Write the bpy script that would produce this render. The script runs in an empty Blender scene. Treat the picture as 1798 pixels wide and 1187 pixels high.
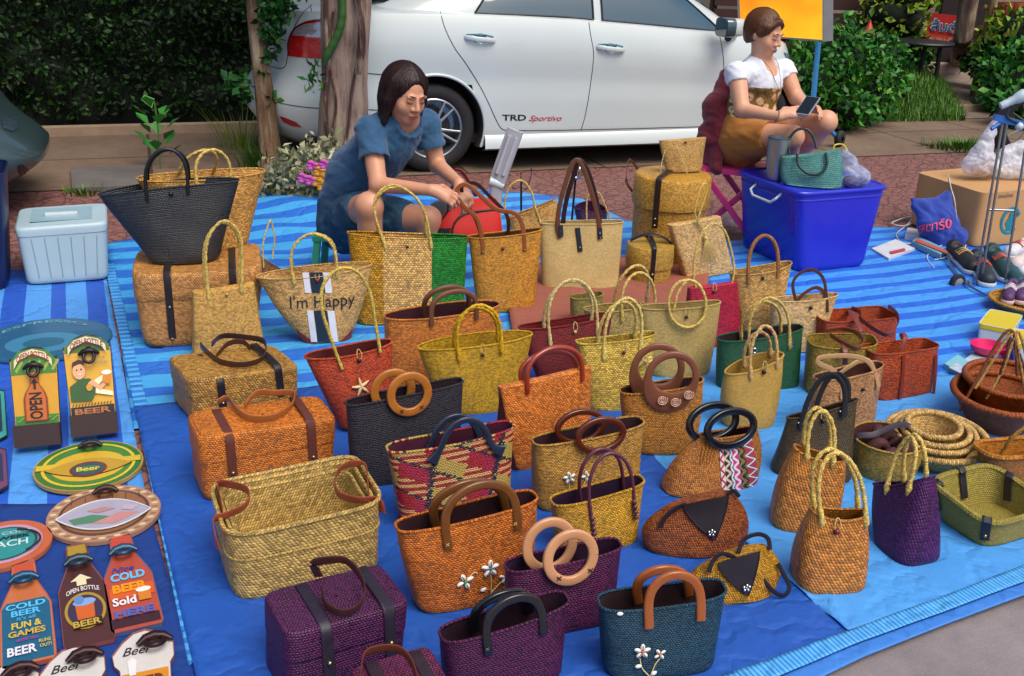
import bpy, bmesh, math, random
import numpy as np
from mathutils import Vector, Matrix, noise as mn
R_=math.radians; PI=math.pi
random.seed(7); rng=np.random.default_rng(7)
C=bpy.context.scene.collection
# ------------------------------------------------------------ camera
CAMH=1.63
cd=bpy.data.cameras.new('camera'); cam=bpy.data.objects.new('camera',cd); C.objects.link(cam)
RM=Matrix.Rotation(R_(90-21.9),3,'X')@Matrix.Rotation(R_(2.2),3,'Z')
cam.matrix_world=Matrix.Translation((0,0,CAMH))@RM.to_4x4()
cd.sensor_width=36; cd.lens=36*1800/1798; cd.clip_end=2000; cd.clip_start=.05
bpy.context.scene.camera=cam
# ------------------------------------------------------------ world, sun, exposure
SUN_EL,SUN_AZ=60,140      # azimuth from +Y, clockwise
w=bpy.data.worlds.new('World'); bpy.context.scene.world=w; w.use_nodes=True
sk=w.node_tree.nodes.new('ShaderNodeTexSky'); sk.sky_type='NISHITA'; sk.sun_disc=False
sk.sun_elevation=R_(SUN_EL); sk.sun_rotation=R_(SUN_AZ); sk.dust_density=5; sk.ozone_density=1.0
bgn=w.node_tree.nodes['Background']; bgn.inputs[1].default_value=.13
w.node_tree.links.new(sk.outputs[0],bgn.inputs[0])
sl=bpy.data.lights.new('sun','SUN'); sl.energy=1.75; sl.angle=R_(40); sl.color=(1,.93,.82)
so=bpy.data.objects.new('sun',sl); C.objects.link(so)
az=R_(SUN_AZ); sd=Vector((math.sin(az)*math.cos(R_(SUN_EL)),math.cos(az)*math.cos(R_(SUN_EL)),math.sin(R_(SUN_EL))))
so.rotation_euler=sd.to_track_quat('Z','Y').to_euler(); so.location=(0,0,12)
vs=bpy.context.scene.view_settings; vs.view_transform='Standard'; vs.look='None'; vs.exposure=.30; vs.gamma=1
bpy.context.scene.cycles.max_bounces=6
# ------------------------------------------------------------ helpers
def ray(px,py):
    return (RM@Vector(((px-899)/1800,-(py-593.5)/1800,-1)))
def G(px,py,z=0):
    d=ray(px,py); t=(z-CAMH)/d.z; return Vector((d.x*t,d.y*t,z))
def at(px,py,dist):          # point on a ray at horizontal depth (y)
    d=ray(px,py); t=dist/d.y; return Vector((d.x*t,d.y*t,CAMH+d.z*t))
def lin(h):
    if not isinstance(h,str): return tuple(h)
    c=[int(h[i:i+2],16)/255 for i in (0,2,4)]
    return tuple((x/12.92 if x<=.04045 else ((x+.055)/1.055)**2.4) for x in c)
def tag(o,label=None,cat=None,group=None,kind=None):
    if label: o['label']=label
    if cat: o['category']=cat
    if group: o['group']=group
    if kind: o['kind']=kind
    return o
class NT:
    def __init__(s,m):
        m.use_nodes=True; s.t=m.node_tree; s.n=s.t.nodes; s.p=s.n['Principled BSDF']
    def new(s,k,**kw):
        n=s.n.new('ShaderNode'+k)
        for a,b in kw.items(): setattr(n,a,b)
        return n
    def put(s,inp,v):
        if isinstance(v,(int,float)): inp.default_value=v
        elif isinstance(v,(tuple,list)): inp.default_value=tuple(v)[:3] if inp.type=='VECTOR' else (tuple(v) if len(v)==4 else (*v,1))
        else: s.t.links.new(v,inp)
    def M(s,op,a,b=0,c=0):
        n=s.new('Math',operation=op); s.put(n.inputs[0],a)
        s.put(n.inputs[1],b); s.put(n.inputs[2],c)
        return n.outputs[0]
    def mix(s,f,a,b,mode='MIX'):
        n=s.new('Mix',data_type='RGBA',blend_type=mode); s.put(n.inputs[0],f); s.put(n.inputs[6],a); s.put(n.inputs[7],b); return n.outputs[2]
    def noise(s,vec,scale,detail=3,rough=.5,w=None):
        n=s.new('TexNoise'); 
        if vec is not None: s.put(n.inputs['Vector'],vec)
        n.inputs['Scale'].default_value=scale; n.inputs['Detail'].default_value=detail; n.inputs['Roughness'].default_value=rough
        return n.outputs[0]
    def coord(s,k='Object'):
        if k=='World': return s.new('NewGeometry').outputs['Position']
        return s.new('TexCoord').outputs[k]
    def ramp(s,f,stops):
        n=s.new('ValToRGB'); s.put(n.inputs[0],f); e=n.color_ramp.elements
        while len(e)<len(stops): e.new(.5)
        for i,(p,c) in enumerate(stops): e[i].position=p; e[i].color=(*lin(c),1)
        return n.outputs[0]
    def xyz(s,v):
        n=s.new('SeparateXYZ'); s.put(n.inputs[0],v); return n.outputs
    def comb(s,x,y,z=0):
        n=s.new('CombineXYZ'); s.put(n.inputs[0],x); s.put(n.inputs[1],y); s.put(n.inputs[2],z); return n.outputs[0]
    def bump(s,h,dist=.002,strength=1):
        n=s.new('Bump'); s.put(n.inputs['Height'],h); n.inputs['Distance'].default_value=dist; n.inputs['Strength'].default_value=strength
        s.t.links.new(n.outputs[0],s.p.inputs['Normal']); return n
_mc={}
def mat(c,rough=.5,metal=0,var=.12,scale=25,bump=0,bscale=120,spec=.5,trans=0,emit=0,coat=0,name=None,sheen=0):
    k=(c,rough,metal,var,scale,bump,bscale,spec,trans,emit,coat)
    if k in _mc: return _mc[k]
    m=bpy.data.materials.new(name or 'paint_'+str(c)); t=NT(m); p=t.p
    col=lin(c)
    if var:
        n=t.noise(t.coord('World'),scale,4)
        a=t.mix(n,tuple(x*(1-var) for x in col),tuple(min(1,x*(1+var)) for x in col)); t.put(p.inputs['Base Color'],a)
        r=t.M('MULTIPLY_ADD',n,.2,rough-.1); t.put(p.inputs['Roughness'],r)
    else:
        p.inputs['Base Color'].default_value=(*col,1); p.inputs['Roughness'].default_value=rough
    p.inputs['Metallic'].default_value=metal; p.inputs['Specular IOR Level'].default_value=spec
    p.inputs['Transmission Weight'].default_value=trans
    p.inputs['Coat Weight'].default_value=coat
    if emit: p.inputs['Emission Color'].default_value=(*col,1); p.inputs['Emission Strength'].default_value=emit
    if bump: t.bump(t.noise(t.coord('World'),bscale,3),bump)
    _mc[k]=m; return m
def film(c='dfe6ee',alpha=.35,rough=.25):
    k=('film',c,alpha)
    if k in _mc: return _mc[k]
    m=bpy.data.materials.new('plastic_film'); t=NT(m); p=t.p
    p.inputs['Base Color'].default_value=(*lin(c),1); p.inputs['Roughness'].default_value=rough
    n=t.noise(t.coord('World'),22,3)
    t.put(p.inputs['Alpha'],t.M('MULTIPLY_ADD',n,.5,alpha-.25)); t.bump(n,.02)
    _mc[k]=m; return m
# mesh builder -----------------------------------------------------
class MB:
    def __init__(s): s.v=[]; s.f=[]; s.uv=[]; s.mi=[]; s.col=None
    def add(s,vs,fs,uvs=None,mi=0):
        b=len(s.v); s.v+= [tuple(v) for v in vs]
        for i,f in enumerate(fs):
            s.f.append([b+j for j in f]); s.uv.append(uvs[i] if uvs else [(0,0)]*len(f)); s.mi.append(mi)
        return s
    def grid(s,rows,closed=False,uv=None,mi=0,flip=False):
        n=len(rows); m=len(rows[0]); vs=[p for r in rows for p in r]; fs=[];us=[]
        mm=m if closed else m-1
        for i in range(n-1):
            for j in range(mm):
                j2=(j+1)%m
                f=[i*m+j,i*m+j2,(i+1)*m+j2,(i+1)*m+j]
                if uv: 
                    U=[uv(i,j),uv(i,j+1),uv(i+1,j+1),uv(i+1,j)]
                else: U=[(0,0)]*4
                if flip: f=f[::-1]; U=U[::-1]
                fs.append(f); us.append(U)
        return s.add(vs,fs,us,mi)
    def cap(s,ring,mi=0,flip=False,dome=0):
        c=sum((Vector(p) for p in ring),Vector())/len(ring)+Vector((0,0,dome)); m=len(ring)
        vs=[tuple(c)]+[tuple(p) for p in ring]; fs=[];us=[]
        for j in range(m):
            f=[0,1+j,1+(j+1)%m]; 
            if flip: f=f[::-1]
            fs.append(f); us.append([(vs[k][0],vs[k][1]) for k in f])
        return s.add(vs,fs,us,mi)
    def box(s,c,sz,mi=0,rot=None,bev=0):
        x,y,z=[a/2 for a in sz]; P=[Vector((a*x,b*y,d*z)) for a in (-1,1) for b in (-1,1) for d in (-1,1)]
        if rot is not None: P=[rot@p for p in P]
        P=[p+Vector(c) for p in P]
        F=[(0,1,3,2),(4,6,7,5),(0,4,5,1),(2,3,7,6),(0,2,6,4),(1,5,7,3)]
        return s.add(P,F,[[(P[i].x+P[i].y,P[i].z+P[i].y) for i in f] for f in F],mi)
    def quad(s,a,b,c,d,uv=None,mi=0): return s.add([a,b,c,d],[(0,1,2,3)],[uv or [(0,0),(1,0),(1,1),(0,1)]],mi)
    def sphere(s,c,r,n=10,mi=0,sc=(1,1,1),rot=None):
        rows=[]
        for i in range(n+1):
            a=PI*i/n; row=[]
            for j in range(2*n):
                b=PI*j/n; p=Vector((r*sc[0]*math.sin(a)*math.cos(b),r*sc[1]*math.sin(a)*math.sin(b),-r*sc[2]*math.cos(a)))
                if rot is not None: p=rot@p
                row.append(p+Vector(c))
            rows.append(row)
        return s.grid(rows,True,mi=mi)
    def lathe(s,prof,c=(0,0,0),n=24,mi=0,rot=None,sx=1,sy=1,uvs=True):
        rows=[[]for _ in prof]; L=[0]
        for a,b in zip(prof,prof[1:]): L.append(L[-1]+math.hypot(b[0]-a[0],b[1]-a[1]))
        rm=max(p[0] for p in prof)
        for i,(r,z) in enumerate(prof):
            for j in range(n):
                a=2*PI*j/n; p=Vector((r*sx*math.cos(a),r*sy*math.sin(a),z))
                if rot is not None: p=rot@p
                rows[i].append(p+Vector(c))
        return s.grid(rows,True,uv=lambda i,j:(2*PI*rm*j/n,L[i]),mi=mi)
    def tube(s,pts,r,n=8,mi=0,closed=False,flat=None,W=None,twist=0,caps=True,uvl=False,waves=.2):
        """sweep; r radius or list; flat=(a,b) half sizes: a along W axis, b across; twist: rope strands"""
        P=[Vector(p) for p in pts]; N=len(P); rows=[]; L=0; prev=None; Ls=[]
        for i in range(N):
            if closed: t=(P[(i+1)%N]-P[i-1])
            else: t=P[min(i+1,N-1)]-P[max(i-1,0)]
            if t.length<1e-9: t=Vector((0,0,1))
            t.normalize()
            if W is not None:
                wv=W(i/(N-1),t) if callable(W) else Vector(W)
                u=(wv-t*wv.dot(t)); 
                if u.length<1e-4: u=prev or t.orthogonal()
                u.normalize()
            else:
                if prev is None: prev=t.orthogonal().normalized()
                u=(prev-t*prev.dot(t)).normalized()
            prev=u; v=t.cross(u)
            if i: L+=(P[i]-P[i-1]).length
            Ls.append(L)
            rr=r[i] if isinstance(r,(list,tuple)) else r
            row=[]
            for j in range(n):
                a=2*PI*j/n
                if flat:
                    e=.5; ca,sa=math.cos(a),math.sin(a); k=rr if isinstance(r,(list,tuple)) else 1
                    row.append(P[i]+u*(flat[0]*k*math.copysign(abs(ca)**e,ca))+v*(flat[1]*math.copysign(abs(sa)**e,sa)))
                else:
                    q=rr*(1+waves*math.cos(2*a-twist*L)) if twist else rr
                    row.append(P[i]+u*(q*math.cos(a))+v*(q*math.sin(a)))
            rows.append(row)
        if closed: rows.append(rows[0]); Ls.append(L+(P[0]-P[-1]).length)
        s.grid(rows,True,uv=lambda i,j:(j/n*.03,Ls[i]),mi=mi)
        if caps and not closed: s.cap(rows[0],mi,True); s.cap(rows[-1],mi)
        return s
    def build(s,name,mats,parent=None,mw=None,smooth=True,loc=None):
        me=bpy.data.meshes.new(name); me.from_pydata(s.v,[],s.f)
        u=me.uv_layers.new(name='UVMap'); u.data.foreach_set('uv',[c for f in s.uv for p in f for c in p])
        for m in (mats if isinstance(mats,(list,tuple)) else [mats]): me.materials.append(m)
        me.polygons.foreach_set('material_index',s.mi); me.polygons.foreach_set('use_smooth',[smooth]*len(s.f))
        if s.col is not None:
            a=me.color_attributes.new('Col','FLOAT_COLOR','POINT'); a.data.foreach_set('color',np.array(s.col,dtype=np.float32).ravel())
        me.validate(); me.update()
        if smooth=='auto' or smooth is True:
            try: me.set_sharp_from_angle(angle=R_(50))
            except Exception: pass
        o=bpy.data.objects.new(name,me); C.objects.link(o)
        if parent is not None: o.parent=parent
        if mw is not None: o.matrix_world=mw
        if loc is not None: o.location=loc
        return o
def empty(name,mw=None,loc=None,label=None,cat=None,group=None):
    o=bpy.data.objects.new(name,None); C.objects.link(o); o.empty_display_size=.1
    if mw is not None: o.matrix_world=mw
    if loc is not None: o.location=loc
    tag(o,label,cat,group); return o
def spline(pts,n=24,closed=False):
    P=[Vector(p) for p in pts]; m=len(P); out=[]
    segs=m if closed else m-1; k=max(2,n//segs)
    for i in range(segs):
        if closed: a,b,c,d=P[i-1],P[i],P[(i+1)%m],P[(i+2)%m]
        else: a,b,c,d=P[max(i-1,0)],P[i],P[i+1],P[min(i+2,m-1)]
        for j in range(k):
            t=j/k; out.append(.5*((2*b)+(c-a)*t+(2*a-5*b+4*c-d)*t*t+(3*b-a-3*c+d)*t**3))
    if not closed: out.append(P[-1])
    return out
def text_mesh(body,size=1,extrude=0,shear=0,bold=0,sx=1):
    cu=bpy.data.curves.new('txt','FONT'); cu.body=body; cu.size=size; cu.extrude=extrude; cu.align_x='CENTER'; cu.align_y='CENTER'
    cu.shear=shear; cu.offset=bold; cu.resolution_u=3
    o=bpy.data.objects.new('txt',cu); C.objects.link(o)
    dg=bpy.context.evaluated_depsgraph_get(); me=bpy.data.meshes.new_from_object(o.evaluated_get(dg))
    bpy.data.objects.remove(o); bpy.data.curves.remove(cu)
    for v in me.vertices: v.co.x*=sx
    return me
def text_to(mb,body,size,fn,mi=0,**kw):
    """fn maps flat (x,y) to a 3-D point"""
    me=text_mesh(body,size,**kw)
    mb.add([fn(v.co.x,v.co.y) for v in me.vertices],[list(p.vertices) for p in me.polygons],mi=mi)
    bpy.data.meshes.remove(me)
    return mb
def stripes_uv(nt): return nt.xyz(nt.coord('UV'))
# weave -------------------------------------------------------------
def weave(c,c2=None,su=.011,sv=.007,kind='plain',rough=.38,var=.42,bands=None,bump=.0020,patch=.28,spec=.42):
    k=('w',c,c2,su,sv,kind,rough,var,str(bands),bump,patch)
    if k in _mc: return _mc[k]
    m=bpy.data.materials.new('woven_straw'); t=NT(m); p=t.p; su*=.70; sv*=.74
    uv=t.coord('UV'); X=t.xyz(uv)
    nz=t.noise(uv,60,2); nz=t.M('SUBTRACT',nz,.5)
    U=t.M('DIVIDE',X[0],su); V=t.M('DIVIDE',X[1],sv)
    U=t.M('ADD',U,t.M('MULTIPLY',nz,.5)); V=t.M('ADD',V,t.M('MULTIPLY',nz,-.6))
    iv=t.M('FLOOR',V); fv=t.M('FRACT',V)
    if kind=='plain': U2=t.M('ADD',t.M('MULTIPLY_ADD',iv,.5,U),t.M('MULTIPLY',t.M('PINGPONG',V,1),.42))
    elif kind=='chev': U2=t.M('ADD',U,t.M('MULTIPLY',t.M('PINGPONG',V,1),.9))
    else: U2=t.M('MULTIPLY_ADD',V,.5,U)
    iu=t.M('FLOOR',U2)
    hu=t.M('ABSOLUTE',t.M('SINE',t.M('MULTIPLY',U2,PI))); hv=t.M('SINE',t.M('MULTIPLY',fv,PI))
    if kind=='twill': hv=t.M('POWER',hv,.6)
    h=t.M('POWER',t.M('MULTIPLY',hu,hv),.6)
    wn=t.new('TexWhiteNoise',noise_dimensions='2D'); t.put(wn.inputs['Vector'],t.comb(iu,iv)); rnd=wn.outputs['Value']
    base=lin(c); lum_=.3*base[0]+.6*base[1]+.1*base[2]; warm=lum_>.05 and base[0]>base[2]*1.6; base=tuple(max(.004,min(.8,(lum_+(x-lum_)*1.06)*(k if warm else 1.15))) for x,k in zip(base,(1.32,1.22,1.14))); dark=lin(c2) if c2 else tuple(x*.30 for x in base)
    if bands:
        ox=t.xyz(t.coord('Object')); col=None; axis=bands[0]
        bc=(*base,1)
        cur=bc
        for x0,x1,cc in bands[1]:
            msk=t.M('MULTIPLY',t.M('GREATER_THAN',ox[axis],x0),t.M('LESS_THAN',ox[axis],x1))
            cur=t.mix(msk,cur,(*[min(.8,v*1.25) for v in lin(cc)],1))
        hi=cur; lo=t.mix(.78,cur,(0,0,0,1))
    else: hi=(*base,1); lo=(*dark,1)
    big=t.noise(t.coord('Object'),9,3)
    pt=t.M('MULTIPLY_ADD',big,patch*2,1-patch); rv=t.M('MULTIPLY_ADD',rnd,var*2,1-var)
    g=t.M('MULTIPLY',pt,rv)
    vm=t.new('VectorMath',operation='SCALE'); t.put(vm.inputs[0],t.mix(t.M('MINIMUM',t.M('MULTIPLY',h,1.25),1),lo,hi)); t.put(vm.inputs['Scale'],g)
    t.put(p.inputs['Base Color'],vm.outputs[0])
    t.put(p.inputs['Roughness'],t.M('MULTIPLY_ADD',rnd,.25,rough-.08)); p.inputs['Specular IOR Level'].default_value=spec
    t.bump(t.M('ADD',h,t.M('MULTIPLY',t.noise(t.coord('Object'),30,3),1.2)),bump*.9,.9)
    _mc[k]=m; return m
LEA=lambda c='4a2a1c',r=.42: mat(c,r,0,.15,40,.0006,300)
CHROME=mat('c8ccd0',.18,1,0)
STUD=mat('b8a878',.3,1,0)
# ------------------------------------------------------------ street frame
TH=R_(20); UX=Vector((math.cos(TH),math.sin(TH),0)); VX=Vector((-math.sin(TH),math.cos(TH),0))
def SV(u,v,z=0): return UX*u+VX*v+Vector((0,0,z))
SM=Matrix((( UX.x,VX.x,0,0),(UX.y,VX.y,0,0),(0,0,1,0),(0,0,0,1)))
def street_coords(t):       # texture vector rotated into the street frame
    n=t.new('VectorRotate',rotation_type='Z_AXIS'); t.put(n.inputs['Vector'],t.coord('World')); n.inputs['Angle'].default_value=-TH; return n.outputs[0]
# asphalt / concrete road
def mat_concrete(name,c1,c2,sp=.5,joint=None,jc=.35):
    m=bpy.data.materials.new(name); t=NT(m); v=street_coords(t)
    n1=t.noise(v,2.2,6,.65); n2=t.noise(v,160,3,.7); n3=t.noise(v,14,4,.6)
    c=t.mix(t.M('MULTIPLY_ADD',n1,1.6,-.3),(*lin(c1),1),(*lin(c2),1)); 
    k=t.M('MULTIPLY_ADD',n2,.7*sp,1-.35*sp); k=t.M('MULTIPLY',k,t.M('MULTIPLY_ADD',n3,.5,.75))
    h=t.M('ADD',n2,t.M('MULTIPLY',n3,1.5))
    if joint:
        X=t.xyz(v); a=t.M('ABSOLUTE',t.M('SUBTRACT',t.M('FRACT',t.M('DIVIDE',X[0],joint[0])),.5)); 
        V=t.M('DIVIDE',t.M('SUBTRACT',X[1],joint[2]),joint[1]); b=t.M('ABSOLUTE',t.M('SUBTRACT',t.M('FRACT',V),.5))
        wob=t.M('MULTIPLY',n3,.01)
        g=t.M('MAXIMUM',t.M('GREATER_THAN',t.M('ADD',a,wob),.5-.004/joint[0]*1.5),t.M('GREATER_THAN',t.M('ADD',b,wob),.5-.004/joint[1]*1.5))
        k=t.M('MULTIPLY',k,t.M('SUBTRACT',1,t.M('MULTIPLY',g,1-jc))); h=t.M('SUBTRACT',h,t.M('MULTIPLY',g,2))
    vm=t.new('VectorMath',operation='SCALE'); t.put(vm.inputs[0],c); t.put(vm.inputs['Scale'],k)
    t.put(t.p.inputs['Base Color'],vm.outputs[0]); t.p.inputs['Roughness'].default_value=.85
    t.bump(h,.003,.7); return m
def flat_sheet(name,u0,u1,v0,v1,z,m,kind='structure',n=1):
    b=MB(); b.quad(SV(u0,v0,z),SV(u1,v0,z),SV(u1,v1,z),SV(u0,v1,z)); return tag(b.build(name,m),kind=kind)
flat_sheet('ground',-300,300,-300,300,0,mat_concrete('concrete_road','8d8486','6f686c',1))
# stamped red pavement
def mat_stamped():
    m=bpy.data.materials.new('stamped_red'); t=NT(m); v=street_coords(t)
    nz=t.noise(v,3,3); 
    vo=t.new('TexVoronoi',feature='DISTANCE_TO_EDGE'); sc=t.new('VectorMath',operation='MULTIPLY'); t.put(sc.inputs[0],v); sc.inputs[1].default_value=(1,1.0,1)
    t.put(vo.inputs['Vector'],sc.outputs[0]); vo.inputs['Scale'].default_value=7
    X=t.xyz(v); # fan scallops
    U=t.M('DIVIDE',X[0],.34); V=t.M('DIVIDE',X[1],.17); iv=t.M('FLOOR',V); fu=t.M('SUBTRACT',t.M('FRACT',t.M('MULTIPLY_ADD',iv,.5,U)),.5); fv=t.M('FRACT',V)
    d=t.M('SQRT',t.M('ADD',t.M('MULTIPLY',t.M('MULTIPLY',fu,fu),4),t.M('MULTIPLY',fv,fv)))
    ringl=t.M('FRACT',t.M('MULTIPLY',d,3)); g1=t.M('LESS_THAN',ringl,.16)
    ang=t.M('ARCTAN2',fu,fv); g2=t.M('LESS_THAN',t.M('FRACT',t.M('MULTIPLY',ang,2.6)),.12)
    g=t.M('MAXIMUM',g1,g2)
    edge=t.M('LESS_THAN',vo.outputs['Distance'],.03)
    g=t.M('MAXIMUM',g,edge)
    n2=t.noise(v,5,5,.6)
    c=t.mix(n2,(*lin('90615a'),1),(*lin('744a42'),1)); c=t.mix(t.M('MULTIPLY',g,.75),c,(*lin('3a2628'),1))
    t.put(t.p.inputs['Base Color'],c); t.p.inputs['Roughness'].default_value=.75
    t.bump(t.M('SUBTRACT',t.noise(v,90,3),t.M('MULTIPLY',g,1.5)),.004); return m
flat_sheet('pavement',-12,20,1.9,6.8,.004,mat_stamped())
flat_sheet('pavement_slabs',-14,22,6.8,8.62,.008,mat_concrete('slab_concrete','7e6a58','5e4c3e',.7,(1.05,.9,6.8),.3))
tag(MB().box((4,8.60,.03),(24,.10,.09)).build('kerb',mat_concrete('kerb_c','a8927c','8e7862',.8),mw=SM),kind='structure')
flat_sheet('soil',-14,30,8.66,26,.012,mat_concrete('soil_c','4a3a28','2e2618',1.2))
# concrete drain cover by the left crate
b=MB(); q=[G(125,303),G(205,300),G(262,298),G(262,340),G(125,342)]
def slab(name,px,z,m,label,cat,h=.05):
    P=[G(*p) for p in px]; b=MB(); n=len(P); top=[p+Vector((0,0,z+h)) for p in P]; bot=[p+Vector((0,0,z)) for p in P]
    b.add(top+bot,[list(range(n))[::-1]]+[[i,(i+1)%n,n+(i+1)%n,n+i] for i in range(n)]); return tag(b.build(name,m,smooth=False),label,cat)
slab('drain_cover',[(128,340),(262,336),(262,300),(125,304)],.008,mat_concrete('old_concrete','6f6a66','4e4a48',1.3),'rough grey concrete drain cover set in the pavement behind the white crate','drain cover',.03)
# ------------------------------------------------------------ cloth
def wr(x,y,k=1):
    return .0060*mn.fractal(Vector((x*3.1,y*2.3,.3)),1,2,4)*k+.004*mn.noise(Vector((x*1.1+y*.7,y*1.4,5)))*k
def resamp(pts,n):
    P=[Vector(p) for p in pts]; L=[0]
    for a,b in zip(P,P[1:]): L.append(L[-1]+(b-a).length)
    out=[]
    for i in range(n):
        s=L[-1]*i/(n-1); j=0
        while j<len(L)-2 and L[j+1]<s: j+=1
        f=(s-L[j])/max(1e-9,L[j+1]-L[j]); out.append(P[j].lerp(P[j+1],f))
    return out
def cloth(name,top,bot,z,m,label,cat='ground sheet',nu=90,nv=50,amp=1,extra=None,group=None,parent=None,thick=.0012):
    T=resamp([G(*p) for p in top],nu); Bm=resamp([G(*p) for p in bot],nu); rows=[]
    for i in range(nv):
        r=[]
        for j in range(nu):
            p=T[j].lerp(Bm[j],i/(nv-1)); e=extra(p,j/(nu-1),i/(nv-1)) if extra else 0
            r.append(Vector((p.x,p.y,z+.010+.004*amp+wr(p.x,p.y,amp)+e)))
        rows.append(r)
    mb=MB(); mb.grid(rows,uv=lambda i,j:(0,0),flip=True)
    o=mb.build(name,m); 
    sm=o.modifiers.new('s','SOLIDIFY'); sm.thickness=.0016; sm.offset=-1
    return tag(o,label,cat,group)
def mat_tarp(name,c1,c2=None,per=.12,ang=0,duty=.5,wob=.012,rough=.55,weavebump=.0006,off=0):
    m=bpy.data.materials.new(name); t=NT(m); n=t.new('VectorRotate',rotation_type='Z_AXIS'); t.put(n.inputs['Vector'],t.coord('World')); n.inputs['Angle'].default_value=-R_(ang); v=n.outputs[0]
    X=t.xyz(v); nz=t.noise(v,2.5,3); big=t.noise(v,3.5,4,.6); fine=t.noise(v,220,2)
    if c2:
        a=t.M('ADD',t.M('DIVIDE',t.M('ADD',X[1],off),per),t.M('MULTIPLY',t.M('SUBTRACT',nz,.5),wob/per*2)); f=t.M('FRACT',a)
        k=t.new('TexWhiteNoise',noise_dimensions='1D'); t.put(k.inputs['W'],t.M('FLOOR',a))
        du=t.M('MULTIPLY_ADD',k.outputs['Value'],.25,duty-.12)
        c=t.mix(t.M('LESS_THAN',f,du),(*lin(c1),1),(*lin(c2),1))
    else: c=(*lin(c1),1)
    g=t.M('MULTIPLY',t.M('MULTIPLY_ADD',big,.3,.85),t.M('MULTIPLY_ADD',fine,.24,.88))
    vm=t.new('VectorMath',operation='SCALE'); t.put(vm.inputs[0],c); t.put(vm.inputs['Scale'],g)
    t.put(t.p.inputs['Base Color'],vm.outputs[0]); t.p.inputs['Roughness'].default_value=rough
    t.p.inputs['Specular IOR Level'].default_value=.35
    cr=t.noise(v,9,5,.6); st=t.new('TexNoise'); t.put(st.inputs['Vector'],v); st.inputs['Scale'].default_value=5; st.inputs['Distortion'].default_value=1.2; st.inputs['Detail'].default_value=3
    rg=t.M('ABSOLUTE',t.M('SUBTRACT',t.noise(v,4.5,3,.5),.5)); t.bump(t.M('ADD',t.M('MULTIPLY',fine,.03),t.M('ADD',t.M('ADD',cr,t.M('MULTIPLY',t.M('MINIMUM',rg,.06),14)),st.outputs[0])),.013,.5); return m
LB,DB='3a8ed2','1f5fc0'
# striped sheet below everything at the back, left part and right part
fold=lambda p,a,b: 0
mound=lambda p,a,b: .07*math.exp(-((p-G(560,372)).length/.42)**2)+.012*math.sin(p.x*9+p.y*14)*math.exp(-((p-G(560,380)).length/.8)**2)
cloth('striped_cloth',[(186,432),(330,400),(478,348),(560,338),(700,330),(880,338),(1020,352),(1100,392),(1262,432)],
  [(235,760),(420,745),(560,735),(700,700),(850,690),(960,680),(1080,670),(1180,665),(1290,650)],.0,
  mat_tarp('striped_blue','3f9ad6','2767c2',.20,20,.5,.035,off=.04),'blue and light blue wavy striped ground sheet under the person in the blue top','ground sheet',110,70,1.3,mound)
cloth('striped_cloth',[(1245,428),(1340,425),(1540,402),(1700,415),(1980,405)],
  [(1230,680),(1400,700),(1600,705),(1760,700),(2080,700)],.002,
  mat_tarp('striped_blue2','3f8fdc','225fca',.135,23,.45,.014),'blue striped ground sheet running under the blue storage bin and the luggage cart','ground sheet',90,60,1)
sh=lambda p,a,b: .004+.004*math.sin(b*9)
# left stall sheet: stripes run away from the camera
cloth('striped_cloth',[(-260,470),(-60,476),(100,480),(184,474)],[(-420,905),(-150,905),(60,905),(262,905)],.0,
  mat_tarp('striped_left','4a8fd8','2454b8',.165,113,.45,.004),'left stall sheet with light stripes running towards the white crate','ground sheet',60,50,.8)
cloth('plain_cloth',[(-420,893),(-150,893),(60,893),(262,897)],[(-700,1500),(-200,1500),(100,1500),(430,1500)],.004,
  mat_tarp('navy_left','183a80'),'plain dark navy sheet under the beer bottle plaques at lower left','ground sheet',60,50,.8)
cloth('cloth_hem',[(184,470),(200,468)],[(368,1350),(408,1340)],.007,
  mat_tarp('hem_left','4fa2dc','2f74c4',.045,20,.5,.002),'narrow pale blue stitched hem strip running beside the bottle opener stall','cloth hem',8,90,.5)
cloth('plain_cloth',[(236,722),(400,706),(560,684),(800,664),(1010,640),(1160,632)],
  [(395,1420),(600,1400),(800,1380),(1000,1330),(1250,1240),(1505,1135)],.007,
  mat_tarp('deep_blue','1c50a6',rough=.6),'plain deep blue cloth under the front rows of bags','ground sheet',110,80,1)
def cre(p,a,b):
    q=G(1480,1060); q2=G(1440,1085); return .007*math.exp(-((p-q2).length/.07)**2)*math.sin(p.x*90)+.002*math.sin(b*6+a*4)
cloth('plain_cloth',[(1085,648),(1260,606),(1480,668),(1660,672),(1800,650),(2050,640)],
  [(1150,815),(1240,905),(1330,985),(1425,1070),(1487,1122),(1640,1075),(1800,1012),(2050,930)],.009,
  mat_tarp('mid_blue','4690d6',rough=.6),'plain mid blue cloth with creases under the bags at lower right','ground sheet',120,70,1.3,cre)
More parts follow.
